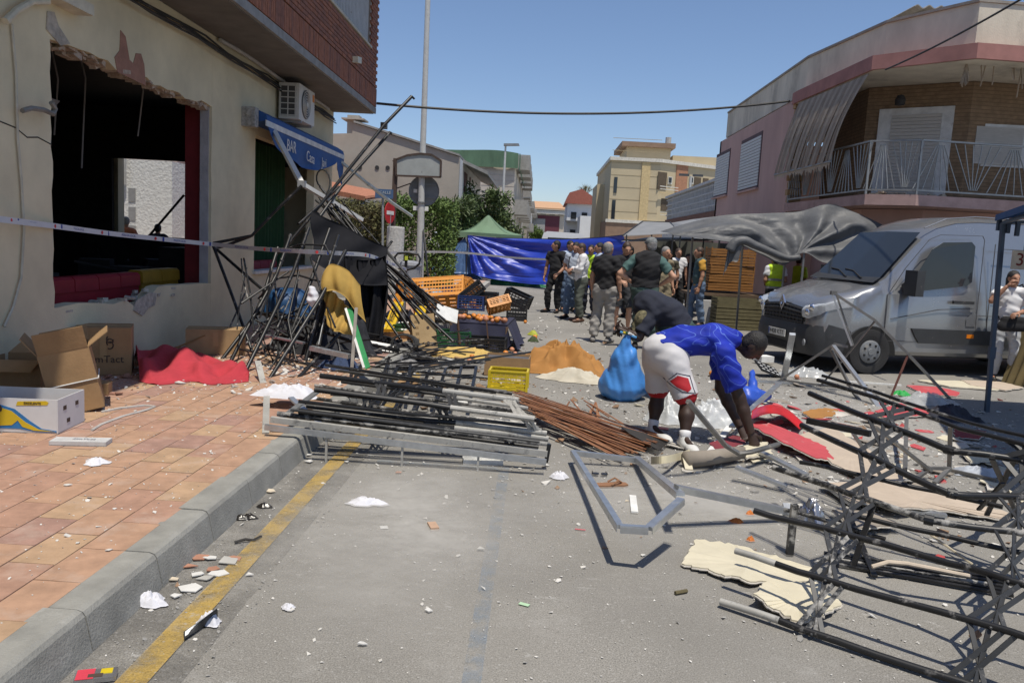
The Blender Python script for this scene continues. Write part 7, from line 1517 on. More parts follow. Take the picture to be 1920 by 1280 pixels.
# big blue rubbish bag held by the man in the camouflage cap
BAGB = mat('blue_bag_film', (.075, .27, .68), .38, var=.15, scale=4, bump=.5, bscale=9, spec=.5)
tpB = P_(1176, 628, 8.72); bB = gz(1166, 748, .0)
V, F = sdf_mesh([('c', tpB, tpB.lerp(bB, .35), .03, .13), ('c', tpB.lerp(bB, .35), tpB.lerp(bB, .75), .13, .23), ('e', bB+Vector((.01, .05, .19)), (.27, .2, .19)), ('e', bB+Vector((.12, .05, .14)), (.16, .16, .13)), ('e', bB+Vector((-.12, .05, .12)), (.14, .14, .12))], .012, .06, lambda X, Y, Z: .012*np.sin(34*X+5*np.sin(5*Z)+3)*np.clip(Z/.5, .15, 1)+.005*np.sin(17*Z+24*X+8*Y)+.003*np.sin(75*X+21*Z)); V[:, 2] = np.maximum(V[:, 2], .003)
bb_ = obj('blue_rubbish_bag', (V, F), BAGB, None, 'large blue rubbish bag held up by the man in the camouflage cap', 'bag', smooth=True)
cl = B(); g = random.Random(2)
for k, m in enumerate((mat('azure_plastic', (.06, .26, .52), .4), YEL, GRP, PAPER)): obj('umbrella_handle', B().tube(tpB+Vector((-.08+.03*k, -.02*k, .03)), tpB+Vector((.10, .02*k-.03, -.02)), .014, 8), m, None, ['blue-tipped stick in the neck of the blue bag', 'yellow-tipped stick in the neck of the blue bag', 'green stick in the neck of the blue bag', 'white stick in the neck of the blue bag'][k], 'stick', 'sticks in the blue bag')
CLB = mat('white_film', (.55, .57, .58), .35, var=.12, scale=6, bump=.6, bscale=14)
pile('white_plastic_bag', 'big milky plastic bag lying behind the bending man', 'bag', gz(1262, 800, .003)+Vector((.0, .25, 0)), .22, .2, .3, CLB, 33, n=54); pile('white_plastic_sack', 'puffed white plastic sack between the bending man\'s arm and legs', 'bag', gz(1335, 805, .003)+Vector((.02, .2, 0)), .28, .2, .27, CLB, 34, n=54)
V, F = sdf_mesh([('e', gz(1395, 742, .11), (.2, .14, .11)), ('c', gz(1375, 735, .14), P_(1382, 690, 9.4), .07, .02), ('c', gz(1410, 735, .14), P_(1412, 692, 9.4), .07, .02), ('e', gz(1425, 744, .09), (.12, .1, .085))], .012, .05, lambda X, Y, Z: .008*np.sin(40*X+11*Z)+.007*np.sin(31*Z+21*Y)); V[:, 2] = np.maximum(V[:, 2], .003); obj('blue_carrier_bag', (V, F), mat('blue_carrier_film', (.03, .09, .48), .4, var=.15, bump=.5, bscale=12), None, 'blue carrier bag with two handles beside the bending man\'s arm', 'bag', smooth=True)
tk = thing('black_seed_tray', 'black tray with white slots beside the van\'s front wheel', 'tray', gz(1440, 705, 0)); qm = basis(gz(1440, 692, .10), (1, .25, -.35), (.1, 1, .25)); obj('panel', B().box((0, 0, 0), (.34, .30, .02)).xf(qm), BKP, tk)
for i in range(4):
    for k in range(3): obj('slot', B().box((-.12+.08*i, -.09+.09*k, .012), (.045, .02, .004)).xf(qm), PAPER, tk)
obj('white_carton', B().box(gz(1432, 672, .09), (.24, .2, .09), Matrix.Rotation(.4, 3, 'Z')), PAPER, None, 'white carton on the road by the van\'s bumper', 'carton')
# --- large black accordion frame in the right foreground
af = thing('accordion_stall_frame', 'large twisted black accordion frame lying open on the road', 'folding frame', gz(1600, 1100, 0))
RL = {'A': [(1351, 1127, .03), (1500, 1178, .03), (1807, 1279, .03), (2050, 1362, .03)], 'B': [(1379, 1032, .22), (1536, 1082, .22), (1848, 1170, .24), (2050, 1240, .24)], 'C': [(1414, 957, .36), (1554, 992, .36), (1780, 1056, .36), (1898, 1089, .38), (2050, 1130, .38)],
      'D': [(1450, 876, .46), (1597, 927, .46), (1740, 975, .44), (1900, 996, .44), (2050, 1018, .44)], 'E': [(1503, 797, .60), (1642, 860, .58), (1784, 927, .5), (1900, 931, .5), (2050, 936, .5)], 'F': [(1518, 737, .75), (1642, 788, .72), (1781, 845, .66), (2050, 880, .66)], 'G': [(1533, 712, .85), (1669, 755, .80), (1799, 803, .75), (2050, 862, .75)],
      'H': [(1542, 704, .87), (1680, 748, .82), (1810, 790, .78), (2050, 845, .78)], 'I': [(1500, 866, .30), (1603, 888, .30), (1757, 921, .28), (1880, 950, .28)], 'J': [(1595, 965, .18), (1757, 1000, .18), (2050, 1066, .18)], 'K': [(1470, 955, .10), (1560, 978, .10), (1660, 1010, .08)]}
def kinked(v, k):
    pts = [gz(*p) for p in v]; out = []
    for a, c_ in zip(pts, pts[1:]):
        for i in range(4): p = a.lerp(c_, i/4); out.append(p+(Vector((0, 0, .005*math.sin(p.x*5.3+ord(k))+.0015*math.sin(p.x*23))) if i else Vector()))
    return out+[pts[-1]]
RP = {k: kinked(v, k) for k, v in RL.items()}
rad_ = {'A': .017, 'B': .016, 'C': .0165, 'D': .017, 'E': .019, 'F': .019, 'G': .014, 'H': .011, 'I': .015, 'J': .015, 'K': .013}
for k, v in RP.items():
    if k in 'AB':
        m_ = v[3] if k == 'A' else v[2]; obj('worn_tube_end', B().path(v[:4] if k == 'A' else v[:3], rad_[k], 12), WTUB, af, smooth=40); obj('tube', B().path([m_]+v[4 if k == 'A' else 3:], rad_[k]*.985, 12), BTUB, af, smooth=40)
    else: obj('tube', B().path(v, rad_[k], 12), BTUB if k not in 'DK' else BTUBW, af, smooth=40)
def onrail(k, px):
    pts = RL[k]
    for a, c_ in zip(pts, pts[1:]):
        if a[0] <= px <= c_[0]: f = (px-a[0])/(c_[0]-a[0]); return gz(a[0], a[1], a[2]).lerp(gz(c_[0], c_[1], c_[2]), f)
    return gz(*pts[-1])
def strip(p, q, m, w=.030, off=0): obj('strut', B().bar(p+Vector((off, 0, 0)), q+Vector((off, 0, 0)), w, .006, (0, -1, .4)), m, af)
seq = 'ABCDEFG'
L1 = {'A': 1520, 'B': 1545, 'C': 1572, 'D': 1600, 'E': 1640, 'F': 1655, 'G': 1676}; L2 = {'A': 1815, 'B': 1852, 'C': 1885, 'D': 1898, 'E': 1905, 'F': 1915, 'G': 1925}
for Lx, sp in ((L1, 26), (L2, 34)):
    for a, c_ in zip(seq, seq[1:]):
        for o in ((-1, 1), (1, -1), (-.3, 1.7), (.4, .1)):
            worn = a in 'AB' and Lx is L1
            strip(onrail(a, Lx[a]+o[0]*sp), onrail(c_, Lx[c_]+o[1]*sp), BTUBW if worn and o[0] < 1 else BFLAT, .021 if a < 'D' else .027, .004*o[0])
for Lx in (L1, L2):
    for k in seq:
        p = onrail(k, Lx[k]); obj('bolt', B().lathe([(0, -.020), (.007, -.020), (.007, -.026), (.004, -.029), (0, -.029)], 8, p, 'y'), BFLAT, af)
for k in range(5): obj('folded_bar', B().bar(gz(1545+k*4, 1036+k*5, .015+.004*(k % 2)), gz(1900, 1088+k*7, .02), .026, .014), BTUB if k != 2 else BTUBW, af)
obj('post', B().bar(gz(1480, 1040, .005), gz(1490, 945, .30), .036), BTUBW, af); obj('square_bar', B().bar(gz(1514, 788, .52), gz(1632, 813, .52), .04), BTUB, af); obj('joint_sleeve', B().tube(gz(1440, 0, .1) if False else onrail('E', 1776), onrail('E', 1794), .026, 10), BTUB, af)
for k, px in (('D', 1742), ('F', 1781)): obj('joint_sleeve', B().tube(onrail(k, px-9), onrail(k, px+9), .026, 10), BTUB, af)
for a, c_ in (((1860, 860, .6), (1905, 960, .05)), ((1905, 855, .6), (1850, 965, .1)), ((1835, 955, .3), (1880, 905, .5)), ((1590, 960, .1), (1640, 1080, .02)), ((1640, 940, .35), (1600, 1060, .02))): obj('brace', B().bar(gz(*a), gz(*c_), .03, .012), BTUB, af)
# --- steel A-frame by the van
sf = thing('steel_a_frame', 'bare grey steel folding A-frame standing in front of the van', 'folding frame', gz(1610, 740, 0))
STL = mat('bare_steel', (.20, .195, .185), .45, .55, var=.25, dust=.25, dustc=(.25, .22, .19), dscale=10)
def sb_(pts, w=.035, h=.022, m=STL):
    for a, c_ in zip(pts, pts[1:]): obj('bar', B().bar(P_(*a), P_(*c_), w, h), m, sf)
sb_([(1564, 550, 10.2), (1640, 600, 10.1), (1703, 664, 10.0), (1790, 757, 9.95)], .04, .03); sb_([(1560, 551, 10.2), (1581, 605, 10.15), (1597, 648, 10.1)], .045, .02, GALV); sb_([(1568, 551, 10.25), (1600, 648, 10.2)], .03, .02); sb_([(1642, 600, 10.1), (1591, 662, 10.3), (1538, 724, 10.5)], .025, .02)
sb_([(1463, 712, 10.5), (1564, 645, 10.2), (1590, 650, 10.15)], .035, .03); sb_([(1562, 648, 10.15), (1627, 734, 9.6), (1650, 768, 9.3)], .06, .03, GALV); sb_([(1558, 655, 10.2), (1600, 735, 9.9), (1630, 775, 9.4)], .035, .03); sb_([(1464, 712, 10.5), (1571, 726, 10.2)], .03, .02); sb_([(1703, 664, 10), (1668, 750, 9.9)], .02, .02, mat('red_brown_steel', (.15, .06, .045), .6)); sb_([(1790, 757, 9.95), (1771, 792, 9.0), (1775, 806, 8.9)], .05, .03)
obj('apex_joint', B().box(P_(1563, 549, 10.2), (.07, .06, .05)), STL, sf)
gl = thing('galvanised_upright', 'galvanised box profile standing on end beside the seed tray', 'profile', gz(1469, 712, 0)); obj('profile', B().bar(gz(1469, 712, 0), P_(1486, 626, 10.55), .075, .05), GALV, gl)
obj('galvanised_rail', B().bar(gz(1381, 712, .02), gz(1548, 722, .02), .05, .03), GALV, None, 'galvanised rail lying on the road by the carrier bag', 'rail'); obj('galvanised_strip', B().bar(gz(1462, 718, .25), gz(1372, 800, .12), .055, .02), GALV, None, 'bright galvanised strip sloping towards the bending man', 'strip')
lb_ = thing('lower_steel_loop', 'bent steel loop standing under the accordion frame', 'frame', gz(1700, 880, 0))
for a, c_ in (((1640, 800, .5), (1745, 882, .1)), ((1700, 778, .3), (1697, 880, .12)), ((1782, 800, .4), (1780, 878, .03)), ((1733, 877, .10), (1782, 878, .10)), ((1780, 878, .1), (1752, 905, .02)), ((1778, 880, .03), (1870, 900, .03)), ((1600, 812, .4), (1660, 905, .03)), ((1720, 895, .03), (1745, 876, .1))): obj('bar', B().bar(gz(*a), gz(*c_), .032, .022), STL, lb_)
# --- galvanised bent loop on open asphalt
gv = thing('bent_galvanised_frame', 'bent galvanised channel frame propped up on the asphalt', 'frame', gz(1180, 930, 0))
for a, c_, w in (((1074, 846, .10), (1163, 987, .23), .036), ((1163, 987, .23), (1216, 990, .24), .036), ((1216, 990, .24), (1277, 936, .30), .042), ((1193, 857, .06), (1276, 926, .27), .05), ((1268, 912, .28), (1476, 955, .09), .055), ((1074, 846, .10), (1195, 860, .07), .03)):
    p, q = gz(*a), gz(*c_); obj('channel', B().bar(p, q, w, .022), GALV, gv); d, aa, uu = B().frame(p, q)
    obj('flange', B().bar(p+aa*w*.5-uu*.012, q+aa*w*.5-uu*.012, .004, .034), GALV, gv)
obj('crushed_end', B().box(gz(1478, 955, .08), (.07, .06, .06), Matrix.Rotation(.5, 3, 'X')), GALV, gv); obj('bar_code_label', B().box(gz(1130, 933, .192), (.03, .05, .002), Matrix.Rotation(.2, 3, 'Y')), PAPER, gv)
obj('bent_strip', B().path([gz(1290, 752, .62), gz(1330, 800, .40), gz(1360, 835, .2), gz(1385, 850, .12), gz(1410, 846, .15), gz(1460, 832, .15)], .022, 5), STL, None, 'bent steel profile lifted by the man in the blue shirt', 'profile')
for k, (a, c_, lab) in enumerate((((1380, 875, .12), (1475, 912, .05), 'galvanised channel lying under the bending man\'s hand'), ((1425, 846, .08), (1512, 890, .03), 'blue-grey slotted channel beside the torn red board'), ((1545, 905, .05), (1600, 945, .04), 'short galvanised channel under the accordion frame'), ((1680, 952, .03), (1775, 966, .03), 'crushed galvanised profile end beside the beige board'), ((1380, 785, .02), (1330, 850, .05), 'white slotted strip under the torn red board'), ((1546, 712, .01), (1690, 722, .01), 'long thin white strip in front of the van wheel'))): obj('metal_channel', B().bar(gz(*a), gz(*c_), .06 if k < 5 else .03, .02), GALV if k < 4 else PAPER, None, lab, 'channel')
# --- slats
sl_ = thing('slat_bundle', 'fanned bundle of thin rust-brown wooden slats on the road', 'slats', gz(1110, 800, 0)); WOD = [mat('brown_slat_%d' % i, c, .75, var=.25, scale=6, stretch=(4, 1, 1)) for i, c in enumerate(((.23, .095, .042), (.17, .07, .033), (.27, .125, .06)))]
g = random.Random(9)
for k in range(64):
    u = k/63; a = gz(962+u*58+g.uniform(-8, 8), 734+u*52+g.uniform(-5, 5), .10+.12*(1-abs(u-.4))*g.random()); e = gz(1250-u*95+g.uniform(-12, 12), 826+u*28+g.uniform(-5, 5), .015+.07*g.random())
    obj('slat', B().bar(a, e, .018, .006), WOD[k % 3], sl_)
for k in range(10): a = gz(1060+g.uniform(0, 60), 745+g.uniform(0, 25), .1); obj('slat', B().bar(a, a+Vector((g.uniform(-.1, .3), g.uniform(-.5, -.1), -.08)), .016, .006), WOD[k % 3], sl_)
for k in range(16): u = k/15; obj('dark_slat', B().bar(gz(1165+u*15, 800+u*12, .12), gz(1256-u*20, 826+u*18, .05), .016, .006), mat('charred_wood', (.03, .027, .025), .8), sl_)
# --- boards and torn panels
CREB = mat('cream_board', (.58, .53, .40), .8, var=.08, dust=.2, dustc=(.40, .36, .29), dscale=6, dustw=.25); BEIB = mat('beige_board', (.46, .38, .30), .85, var=.08); REDB = mat('red_board', (.50, .075, .085), .6, var=.1, dust=.22, dustc=(.5, .4, .38)); TORN = mat('torn_core', (.50, .47, .42), .95, var=.2, bump=.5); BRNB = mat('grey_brown_board', (.27, .235, .195), .9, var=.12)
def board(label, pts, m, z0=.012, th=.012, lifts=None, name='torn_board', under=None):
    t = thing(name, label, 'board', gz(*pts[0][:2], 0)); P2 = [gz(p[0], p[1], z0+(p[2] if len(p) > 2 else 0)) for p in pts]
    Q = []; g = random.Random(int(pts[0][0]))
    for i, p in enumerate(P2):
        q = P2[(i+1) % len(P2)]; Q.append(p)
        for f in (.12, .25, .38, .5, .62, .75, .88): Q.append(p.lerp(q, f)+Vector((g.uniform(-.014, .014), g.uniform(-.014, .014), g.uniform(0, .006))))
    c = sum(Q, Vector())/len(Q); n = len(Q); V = Q+[c]+[p-Vector((0, 0, th)) for p in Q]
    b_ = B().add(V, [(i, (i+1) % n, n) for i in range(n)]+[(i, n+1+i, n+1+(i+1) % n, (i+1) % n) for i in range(n)]); obj('face', b_, m, t)
    obj('core_edge', B().path([p-Vector((0, 0, th)) for p in Q+Q[:1]], .006, 5), under or TORN, t); return t
board('large torn cream board lying beside the accordion frame', [(1305, 1010), (1375, 1020), (1430, 1036), (1520, 1062), (1530, 1086), (1470, 1096, .0), (1400, 1087, .03), (1340, 1072, .02), (1278, 1055, .01)], CREB)
board('smaller curled cream board under the first lattice', [(1440, 1088, .02), (1540, 1094), (1578, 1130), (1545, 1152, .04), (1500, 1165, .02), (1450, 1140, .03), (1412, 1112, .06)], CREB)
board('long beige board under the accordion frame', [(1540, 905, .05), (1640, 903, .05), (1770, 928, .05), (1895, 962, .04), (1880, 972, .02), (1760, 955, .03), (1690, 950, .08), (1600, 940, .06)], BEIB)
board('red-faced board torn to its beige core', [(1405, 796, .10), (1428, 788, .10), (1500, 815, .08), (1545, 835, .06), (1562, 862, .05), (1530, 858, .06), (1470, 830, .09)], REDB); board('beige board with cracks beneath the red-faced board', [(1500, 815, .05), (1560, 800, .03), (1640, 850, .03), (1700, 900, .02), (1640, 905, .03), (1560, 868, .05)], BEIB)
rcv = thing('curled_red_panel', 'curled glossy red panel behind the torn red board', 'panel', gz(1450, 800, 0)); ra = [gz(*p) for p in ((1408, 785, .16), (1440, 775, .22), (1470, 780, .14), (1500, 805, .06))]; rb2 = [gz(*p) for p in ((1412, 770, .05), (1445, 762, .14), (1478, 772, .06), (1510, 800, .02))]
obj('panel', B().grid(lambda u, v: smooth_pts(ra, u).lerp(smooth_pts(rb2, u), v)+Vector((0, 0, .05*math.sin(v*3.1))), 24, 8, .004), mat('gloss_red', (.55, .02, .025), .3, var=.1), rcv, smooth=True)
lg = thing('rolled_board_scraps', 'grey-brown board roll with torn cream backing under the bending man', 'board', gz(1330, 860, 0)); obj('roll', B().path([gz(1285, 862, .07), gz(1330, 858, .08), gz(1390, 848, .08)], .07, 9, .055), BRNB, lg, smooth=True); obj('torn_backing', B().grid(lambda u, v: gz(1222+u*75, 856+14*v-16*u*u, .10+.06*math.sin(u*5)-.05*v), 20, 6, .006), mat('cream_foam', (.58, .52, .36), .9, var=.1), lg); obj('torn_strip', B().bar(gz(1285, 850, .1), gz(1292, 880, .02), .06, .01), CREB, lg)
for k, (pts, m, lab) in enumerate(([((1700, 722), (1760, 725), (1800, 735), (1795, 742), (1730, 738)), REDB, 'flat red panel scrap lying before the van'], [((1720, 712), (1830, 715), (1890, 724), (1870, 731), (1780, 724)), CREB, 'cream board strip in the shade of the van'], [((1800, 712), (1880, 716), (1920, 726), (1885, 731), (1820, 722)), BEIB, 'beige board strip beside the covered table'], [((1505, 772), (1545, 764), (1572, 768), (1560, 780), (1520, 785)), MUST, 'brown wooden block beside the curled red panel'], [((1695, 765), (1740, 765), (1760, 778), (1700, 780)), REDB, 'red panel fragment below the steel A-frame'], [((1790, 800), (1850, 808), (1835, 822), (1790, 818)), mat('dark_red_board', (.25, .02, .03), .7), 'dark red panel in the shade of the blue canopy'], [((1800, 845), (1850, 850), (1870, 862), (1820, 866)), CREB, 'cream panel in the shade of the blue canopy'], [((1640, 770), (1690, 755), (1720, 775), (1660, 785)), REDB, 'red panel shard behind the top of the lattice'], [((1395, 835), (1440, 828), (1450, 850), (1400, 858)), CREB, 'cream panel scrap under the bending man\'s hand'], [((1330, 830), (1380, 815), (1400, 830), (1345, 850)), mat('maroon_panel', (.2, .03, .04), .7), 'maroon trimmed panel scrap before the white sack'], [((1560, 955), (1640, 960), (1690, 985), (1600, 990)), BRNB, 'brown board scrap under the crossing of the lattice'])): board(lab, pts, m, .02+.004*k)
FILM = mat('clear_film', (.55, .57, .58), .25, var=.2, alpha=.55); pile('clear_plastic_film', 'crumpled clear plastic film below the steel A-frame', 'film', gz(1735, 755, .003), .35, .25, .14, FILM, 41, n=44); pile('clear_plastic_wrap', 'clear plastic wrap on the road by the galvanised upright', 'film', gz(1512, 705, .003), .38, .2, .14, FILM, 42, n=44)
pile('green_net_bag', 'small green net bag on the road before the van', 'bag', gz(1690, 740, .003), .12, .1, .06, mat('bright_green_net', (.02, .32, .06), .6), 43, n=30); pile('dark_rag_heap', 'dark heap of rags where the A-frame foot rests', 'rags', gz(1780, 785, .003), .28, .25, .16, mat('dark_rag', (.03, .032, .045), .9, var=.5, scale=9), 44, n=44); pile('pale_rag', 'pale blue plastic rag in the canopy shade', 'rag', gz(1835, 890, .003), .22, .12, .07, mat('pale_plastic', (.4, .43, .48), .5), 45, n=36); pile('foil_scrap', 'crumpled silver foil on the short post of the frame', 'foil', gz(1520, 975, .02), .1, .09, .14, mat('silver_foil', (.5, .5, .52), .25, .8), 46, n=30)
obj('beige_cable', B().path([gz(1635, 1062, .07), gz(1665, 1053, .1), gz(1700, 1056, .09), (gz(1760, 1068, .06)), gz(1820, 1080, .05)], .012, 7), mat('beige_cable', (.50, .42, .33), .6), None, 'beige cable draped over the folded black bars', 'cable'); obj('thin_cane', B().tube(gz(1745, 1002, .05), gz(1830, 1062, .02), .007, 6), mat('cane', (.5, .44, .32), .6), None, 'thin pale cane leaning under the accordion frame', 'cane')
# --- more fragments in the wreckage
def frags(n, label, cat, grp, m, region, size, seed, name):
    g = random.Random(seed)
    for i in range(n):
        x, y = g.gauss(region[0], region[2]), g.gauss(region[1], region[3]); k = g.choice((4, 5, 6)); s = g.uniform(*size); el = g.uniform(1, 2.2); R_ = Matrix.Rotation(g.uniform(0, 6.28), 3, 'Z') @ Matrix.Rotation(g.uniform(-.22, .22), 3, 'X')
        pts = [R_ @ Vector((s*el*math.cos(6.283*j/k+g.uniform(-.3, .3))*g.uniform(.7, 1.1), s*math.sin(6.283*j/k+g.uniform(-.3, .3)), 0)) for j in range(k)]; z0 = .006-min(p.z for p in pts)
        obj(name, B().slab([Vector((x, y, z0))+p for p in pts], .008), m, None, label, cat, grp)
WR = (3.0, 7.6, .95, 1.1)
frags(22, 'torn cream panel fragment among the wreckage before the van', 'panel', 'cream fragments before the van', CREB, WR, (.03, .11), 101, 'panel_fragment'); frags(16, 'torn red panel fragment among the wreckage before the van', 'panel', 'red fragments before the van', REDB, WR, (.03, .10), 102, 'panel_fragment'); frags(26, 'white torn panel fragment among the wreckage before the van', 'panel', 'white fragments before the van', TORN, WR, (.03, .12), 103, 'panel_fragment'); frags(18, 'brown board fragment among the wreckage before the van', 'board', 'brown fragments before the van', BRNB, WR, (.03, .12), 104, 'board_fragment'); frags(14, 'white torn panel fragment around the bending man\'s feet', 'panel', 'white fragments at the bending man', TORN, (1.7, 6.6, .5, .35), (.02, .07), 105, 'panel_fragment'); frags(16, 'cardboard scrap in the heap by the fruit table', 'cardboard', 'cardboard scraps by the table', CARD, (-1.5, 10.2, .5, .9), (.04, .12), 106, 'cardboard_scrap'); frags(14, 'white scrap in the heap by the fruit table', 'scrap', 'white scraps by the table', PAPER, (-1.5, 10.4, .6, 1.0), (.03, .10), 107, 'plastic_scrap')
# --- more of the heap between the collapsed frame and the fruit table
hp_ = thing('heap_of_black_bars', 'tangle of loose black bars between the canopy cloth and the tipped box', 'bars', gz(730, 670, 0)); g = random.Random(77)
for k in range(26):
    a = gz(g.uniform(610, 800), g.uniform(640, 700), g.uniform(.02, .35)); an = g.uniform(-.5, .9); L_2 = g.uniform(.5, 1.3); obj('bar', B().bar(a, a+Vector((L_2*math.cos(an), L_2*math.sin(an)*.6, g.uniform(-.05, .35))), g.uniform(.018, .034), .016), (BTUB, BFLAT, BTUBW)[k % 3], hp_)
crate('black crate half buried under the loose bars', gz(690, 672, .1)+Vector((0, .2, 0)), (.5, .36, .24), BKP, R=RX(.3) @ RY(.2), rot=.5); crate('black crate behind the yellow pallet truck fork', gz(712, 626, .05), (.45, .34, .3), BKP, rot=-.3, R=RY(.2)); crate('green crate under the black gazebo bars', gz(770, 640, .05), (.45, .34, .26), GRP, rot=-.2)
carton('crushed open carton under the black gazebo bars', gz(740, 655, .03), (.36, .3, .22), .7, R=RX(.25), closed=False, openflaps=[('x+', .4), ('y-', -.5)])
pile('dark_cloth_heap', 'dark blue-black cloth heap under the gazebo frame', 'cloth', gz(760, 622, .01), .7, .5, .4, mat('blue_black_cloth', (.018, .02, .032), .9, var=.3, spec=.2), 91, n=60); pile('grey_plastic_heap', 'grey plastic sheeting in front of the tipped box', 'sheeting', gz(745, 690, .01), .4, .22, .16, mat('grey_sheet_plastic', (.13, .13, .135), .5, var=.3), 92, n=50)
pile('dark_canvas_heap', 'dark canvas heap on the pavers inside the collapsed frame', 'canvas', gz(610, 668, SZ)+Vector((0, .3, 0)), .62, .45, .62, mat('sooty_canvas', (.03, .031, .036), .9, var=.4, scale=4, spec=.2), 93, n=64); pile('grey_blanket', 'grey-brown blanket crumpled under the collapsed frame', 'blanket', gz(545, 660, SZ)+Vector((0, .3, 0)), .4, .3, .28, mat('grey_brown_wool', (.14, .12, .10), .95, var=.25), 94, n=50); pile('blue_rag', 'dark blue rag on the pavers beside the green and white board', 'rag', gz(640, 690, SZ), .25, .18, .14, mat('dark_blue_rag', (.03, .05, .11), .9, var=.2), 95, n=40)
pw = thing('coiled_cable', 'coil of black cable in the heap beside the tipped box', 'cable', gz(755, 660, .15)); obj('coil', B().path([gz(755, 660, .18)+Vector(((.14+.01*(i % 7))*math.cos(i*.42), .05*math.sin(i*.42)+.002*i, .12*math.sin(i*.42)+.1)) for i in range(90)], .008, 5), CABLE, pw)
# --- small litter one can pick out
LT = [('folded_white_paper', 'folded white paper lying in the gutter against the kerb', 'paper', 282, 1131, .15, .11, .05, TISS), ('tissue', 'large crumpled white tissue sheet on the asphalt inside the blue line', 'paper', 686, 944, .26, .13, .04, TISS), ('paper_clump', 'clump of torn newspaper near the bent galvanised frame', 'paper', 1048, 896, .13, .09, .05, TISS), ('paper_wad', 'wad of torn white paper beside the curled black-backed board', 'paper', 393, 1168, .10, .08, .05, TISS), ('paper_crumb', 'small torn paper crumb alone on the asphalt', 'paper', 540, 1140, .06, .05, .02, TISS)]
for k, (n_, lab, cat, px, py, w, h, hh, m) in enumerate(LT): pile(n_, lab, cat, gz(px, py, .005), w/2, h/2, hh, m, 50+k, n=32)
obj('small_card', B().box(gz(720, 988, .006), (.045, .045, .002), Matrix.Rotation(.3, 3, 'Z')), PAPER, None, 'small square white card on the asphalt', 'card'); obj('wood_chip', B().box(gz(812, 986, .014), (.05, .10, .02), Matrix.Rotation(.35, 3, 'Z')), mat('pale_wood', (.48, .32, .22), .8, var=.15), None, 'pale wood chip on the asphalt near the blue line', 'chip'); obj('green_ticket', B().box(gz(983, 1132, .006), (.05, .025, .002), Matrix.Rotation(-.4, 3, 'Z')), mat('mint_paper', (.38, .55, .36), .8), None, 'small mint green ticket on the asphalt', 'ticket'); obj('red_straw', B().tube(gz(1078, 991, .008), gz(1098, 993, .008), .004, 5), mat('red_plastic', (.6, .05, .08), .5), None, 'short red straw on the asphalt', 'straw'); obj('brown_stick', B().tube(gz(1266, 1111, .012), gz(1288, 1107, .012), .010, 6), mat('moss_stick', (.11, .09, .045), .9), None, 'short mossy stick on the asphalt', 'stick'); obj('white_lath', B().box(gz(1188, 944, .015), (.045, .34, .012), Matrix.Rotation(-.08, 3, 'Z')), PAPER, None, 'short white painted lath inside the bent galvanised frame', 'lath')
tt = thing('white_tray_box', 'shallow white open box against the flattened frames', 'box', gz(905, 868, 0)); Rt = Matrix.Rotation(.14, 3, 'Z'); c0_ = gz(905, 868, 0)
obj('bottom', B().box(c0_+Vector((0, 0, .004)), (.30, .11, .005), Rt), PAPER, tt)
for s_ in (-1, 1): obj('side', B().box(c0_+Rt @ Vector((0, s_*.055, .02)), (.30, .004, .035), Rt), PAPER, tt); obj('side', B().box(c0_+Rt @ Vector((s_*.15, 0, .02)), (.004, .11, .035), Rt), PAPER, tt)
ff_ = thing('flip_flop', 'brown leather flip-flop lying inside the bent galvanised frame', 'sandal', gz(1143, 912, 0)); fc = gz(1143, 911, .004); Rf_ = Matrix.Rotation(-1.25, 3, 'Z'); LEA = mat('tan_leather', (.26, .13, .065), .7, var=.15)
obj('sole', B().slab([fc+Rf_ @ Vector((x, y, 0)) for x, y in ((-.035, -.12), (.03, -.12), (.04, -.03), (.035, .04), (.048, .09), (.03, .13), (-.02, .13), (-.045, .08), (-.035, 0))], .018), LEA, ff_)
for s_ in (-1, 1): obj('thong', B().path([fc+Rf_ @ Vector((s_*.04, .0, .02)), fc+Rf_ @ Vector((s_*.03, .05, .05)), fc+Rf_ @ Vector((0, .09, .025))], .007, 6), LEA, ff_)
gs = thing('sunglasses', 'broken black sunglasses above the flip-flop', 'sunglasses', gz(1125, 888, 0)); gc = gz(1125, 888, .02)
for s_ in (-1, 1): obj('lens', B().lathe([(0, 0), (.026, 0), (.026, .004), (0, .004)], 14, gc+Vector((s_*.032, 0, 0))), EYE, gs); obj('temple', B().tube(gc+Vector((s_*.055, 0, .004)), gc+Vector((s_*.05, .1, -.01)), .004, 5), EYE, gs)
pk_ = thing('snack_packet', 'red and silver snack packet in the gutter', 'packet', gz(180, 1268, 0)); q = basis(gz(180, 1266, .02), (1, .35, 0), (-.3, 1, .1)); obj('packet_body', B().box((0, 0, 0), (.14, .06, .018)).xf(q), mat('silver_foil', (.5, .5, .52), .25, .8), pk_); obj('red_print', B().box((-.035, 0, .0095), (.06, .06, .003)).xf(q), mat('red_plastic', (.6, .05, .08), .5), pk_); obj('yellow_print', B().box((.035, .01, .0095), (.04, .03, .003)).xf(q), YEL, pk_); obj('dark_print', B().box((.0, -.012, .0098), (.05, .02, .003)).xf(q), INK, pk_)
cbd = thing('curled_black_board', 'curled black-backed board scrap beyond the yellow line', 'board', gz(372, 1170, 0)); obj('sheet', B().grid(lambda u, v: gz(345+u*62, 1185-u*45+v*14, .012+.07*u*(1-v)), 12, 4, .004), mat('black_backing', (.03, .03, .03), .6), cbd); obj('white_face', B().grid(lambda u, v: gz(347+u*60, 1183-u*44+v*9, .019+.07*u*(1-v)), 12, 4), PAPER, cbd)
SHD = [mat('tile_shard_red', (.40, .20, .13), .85, var=.15), mat('tile_shard_cream', (.58, .50, .38), .85, var=.1), mat('tile_shard_white', (.62, .61, .58), .7, var=.06), mat('tile_shard_grey', (.42, .41, .38), .85, var=.1)]
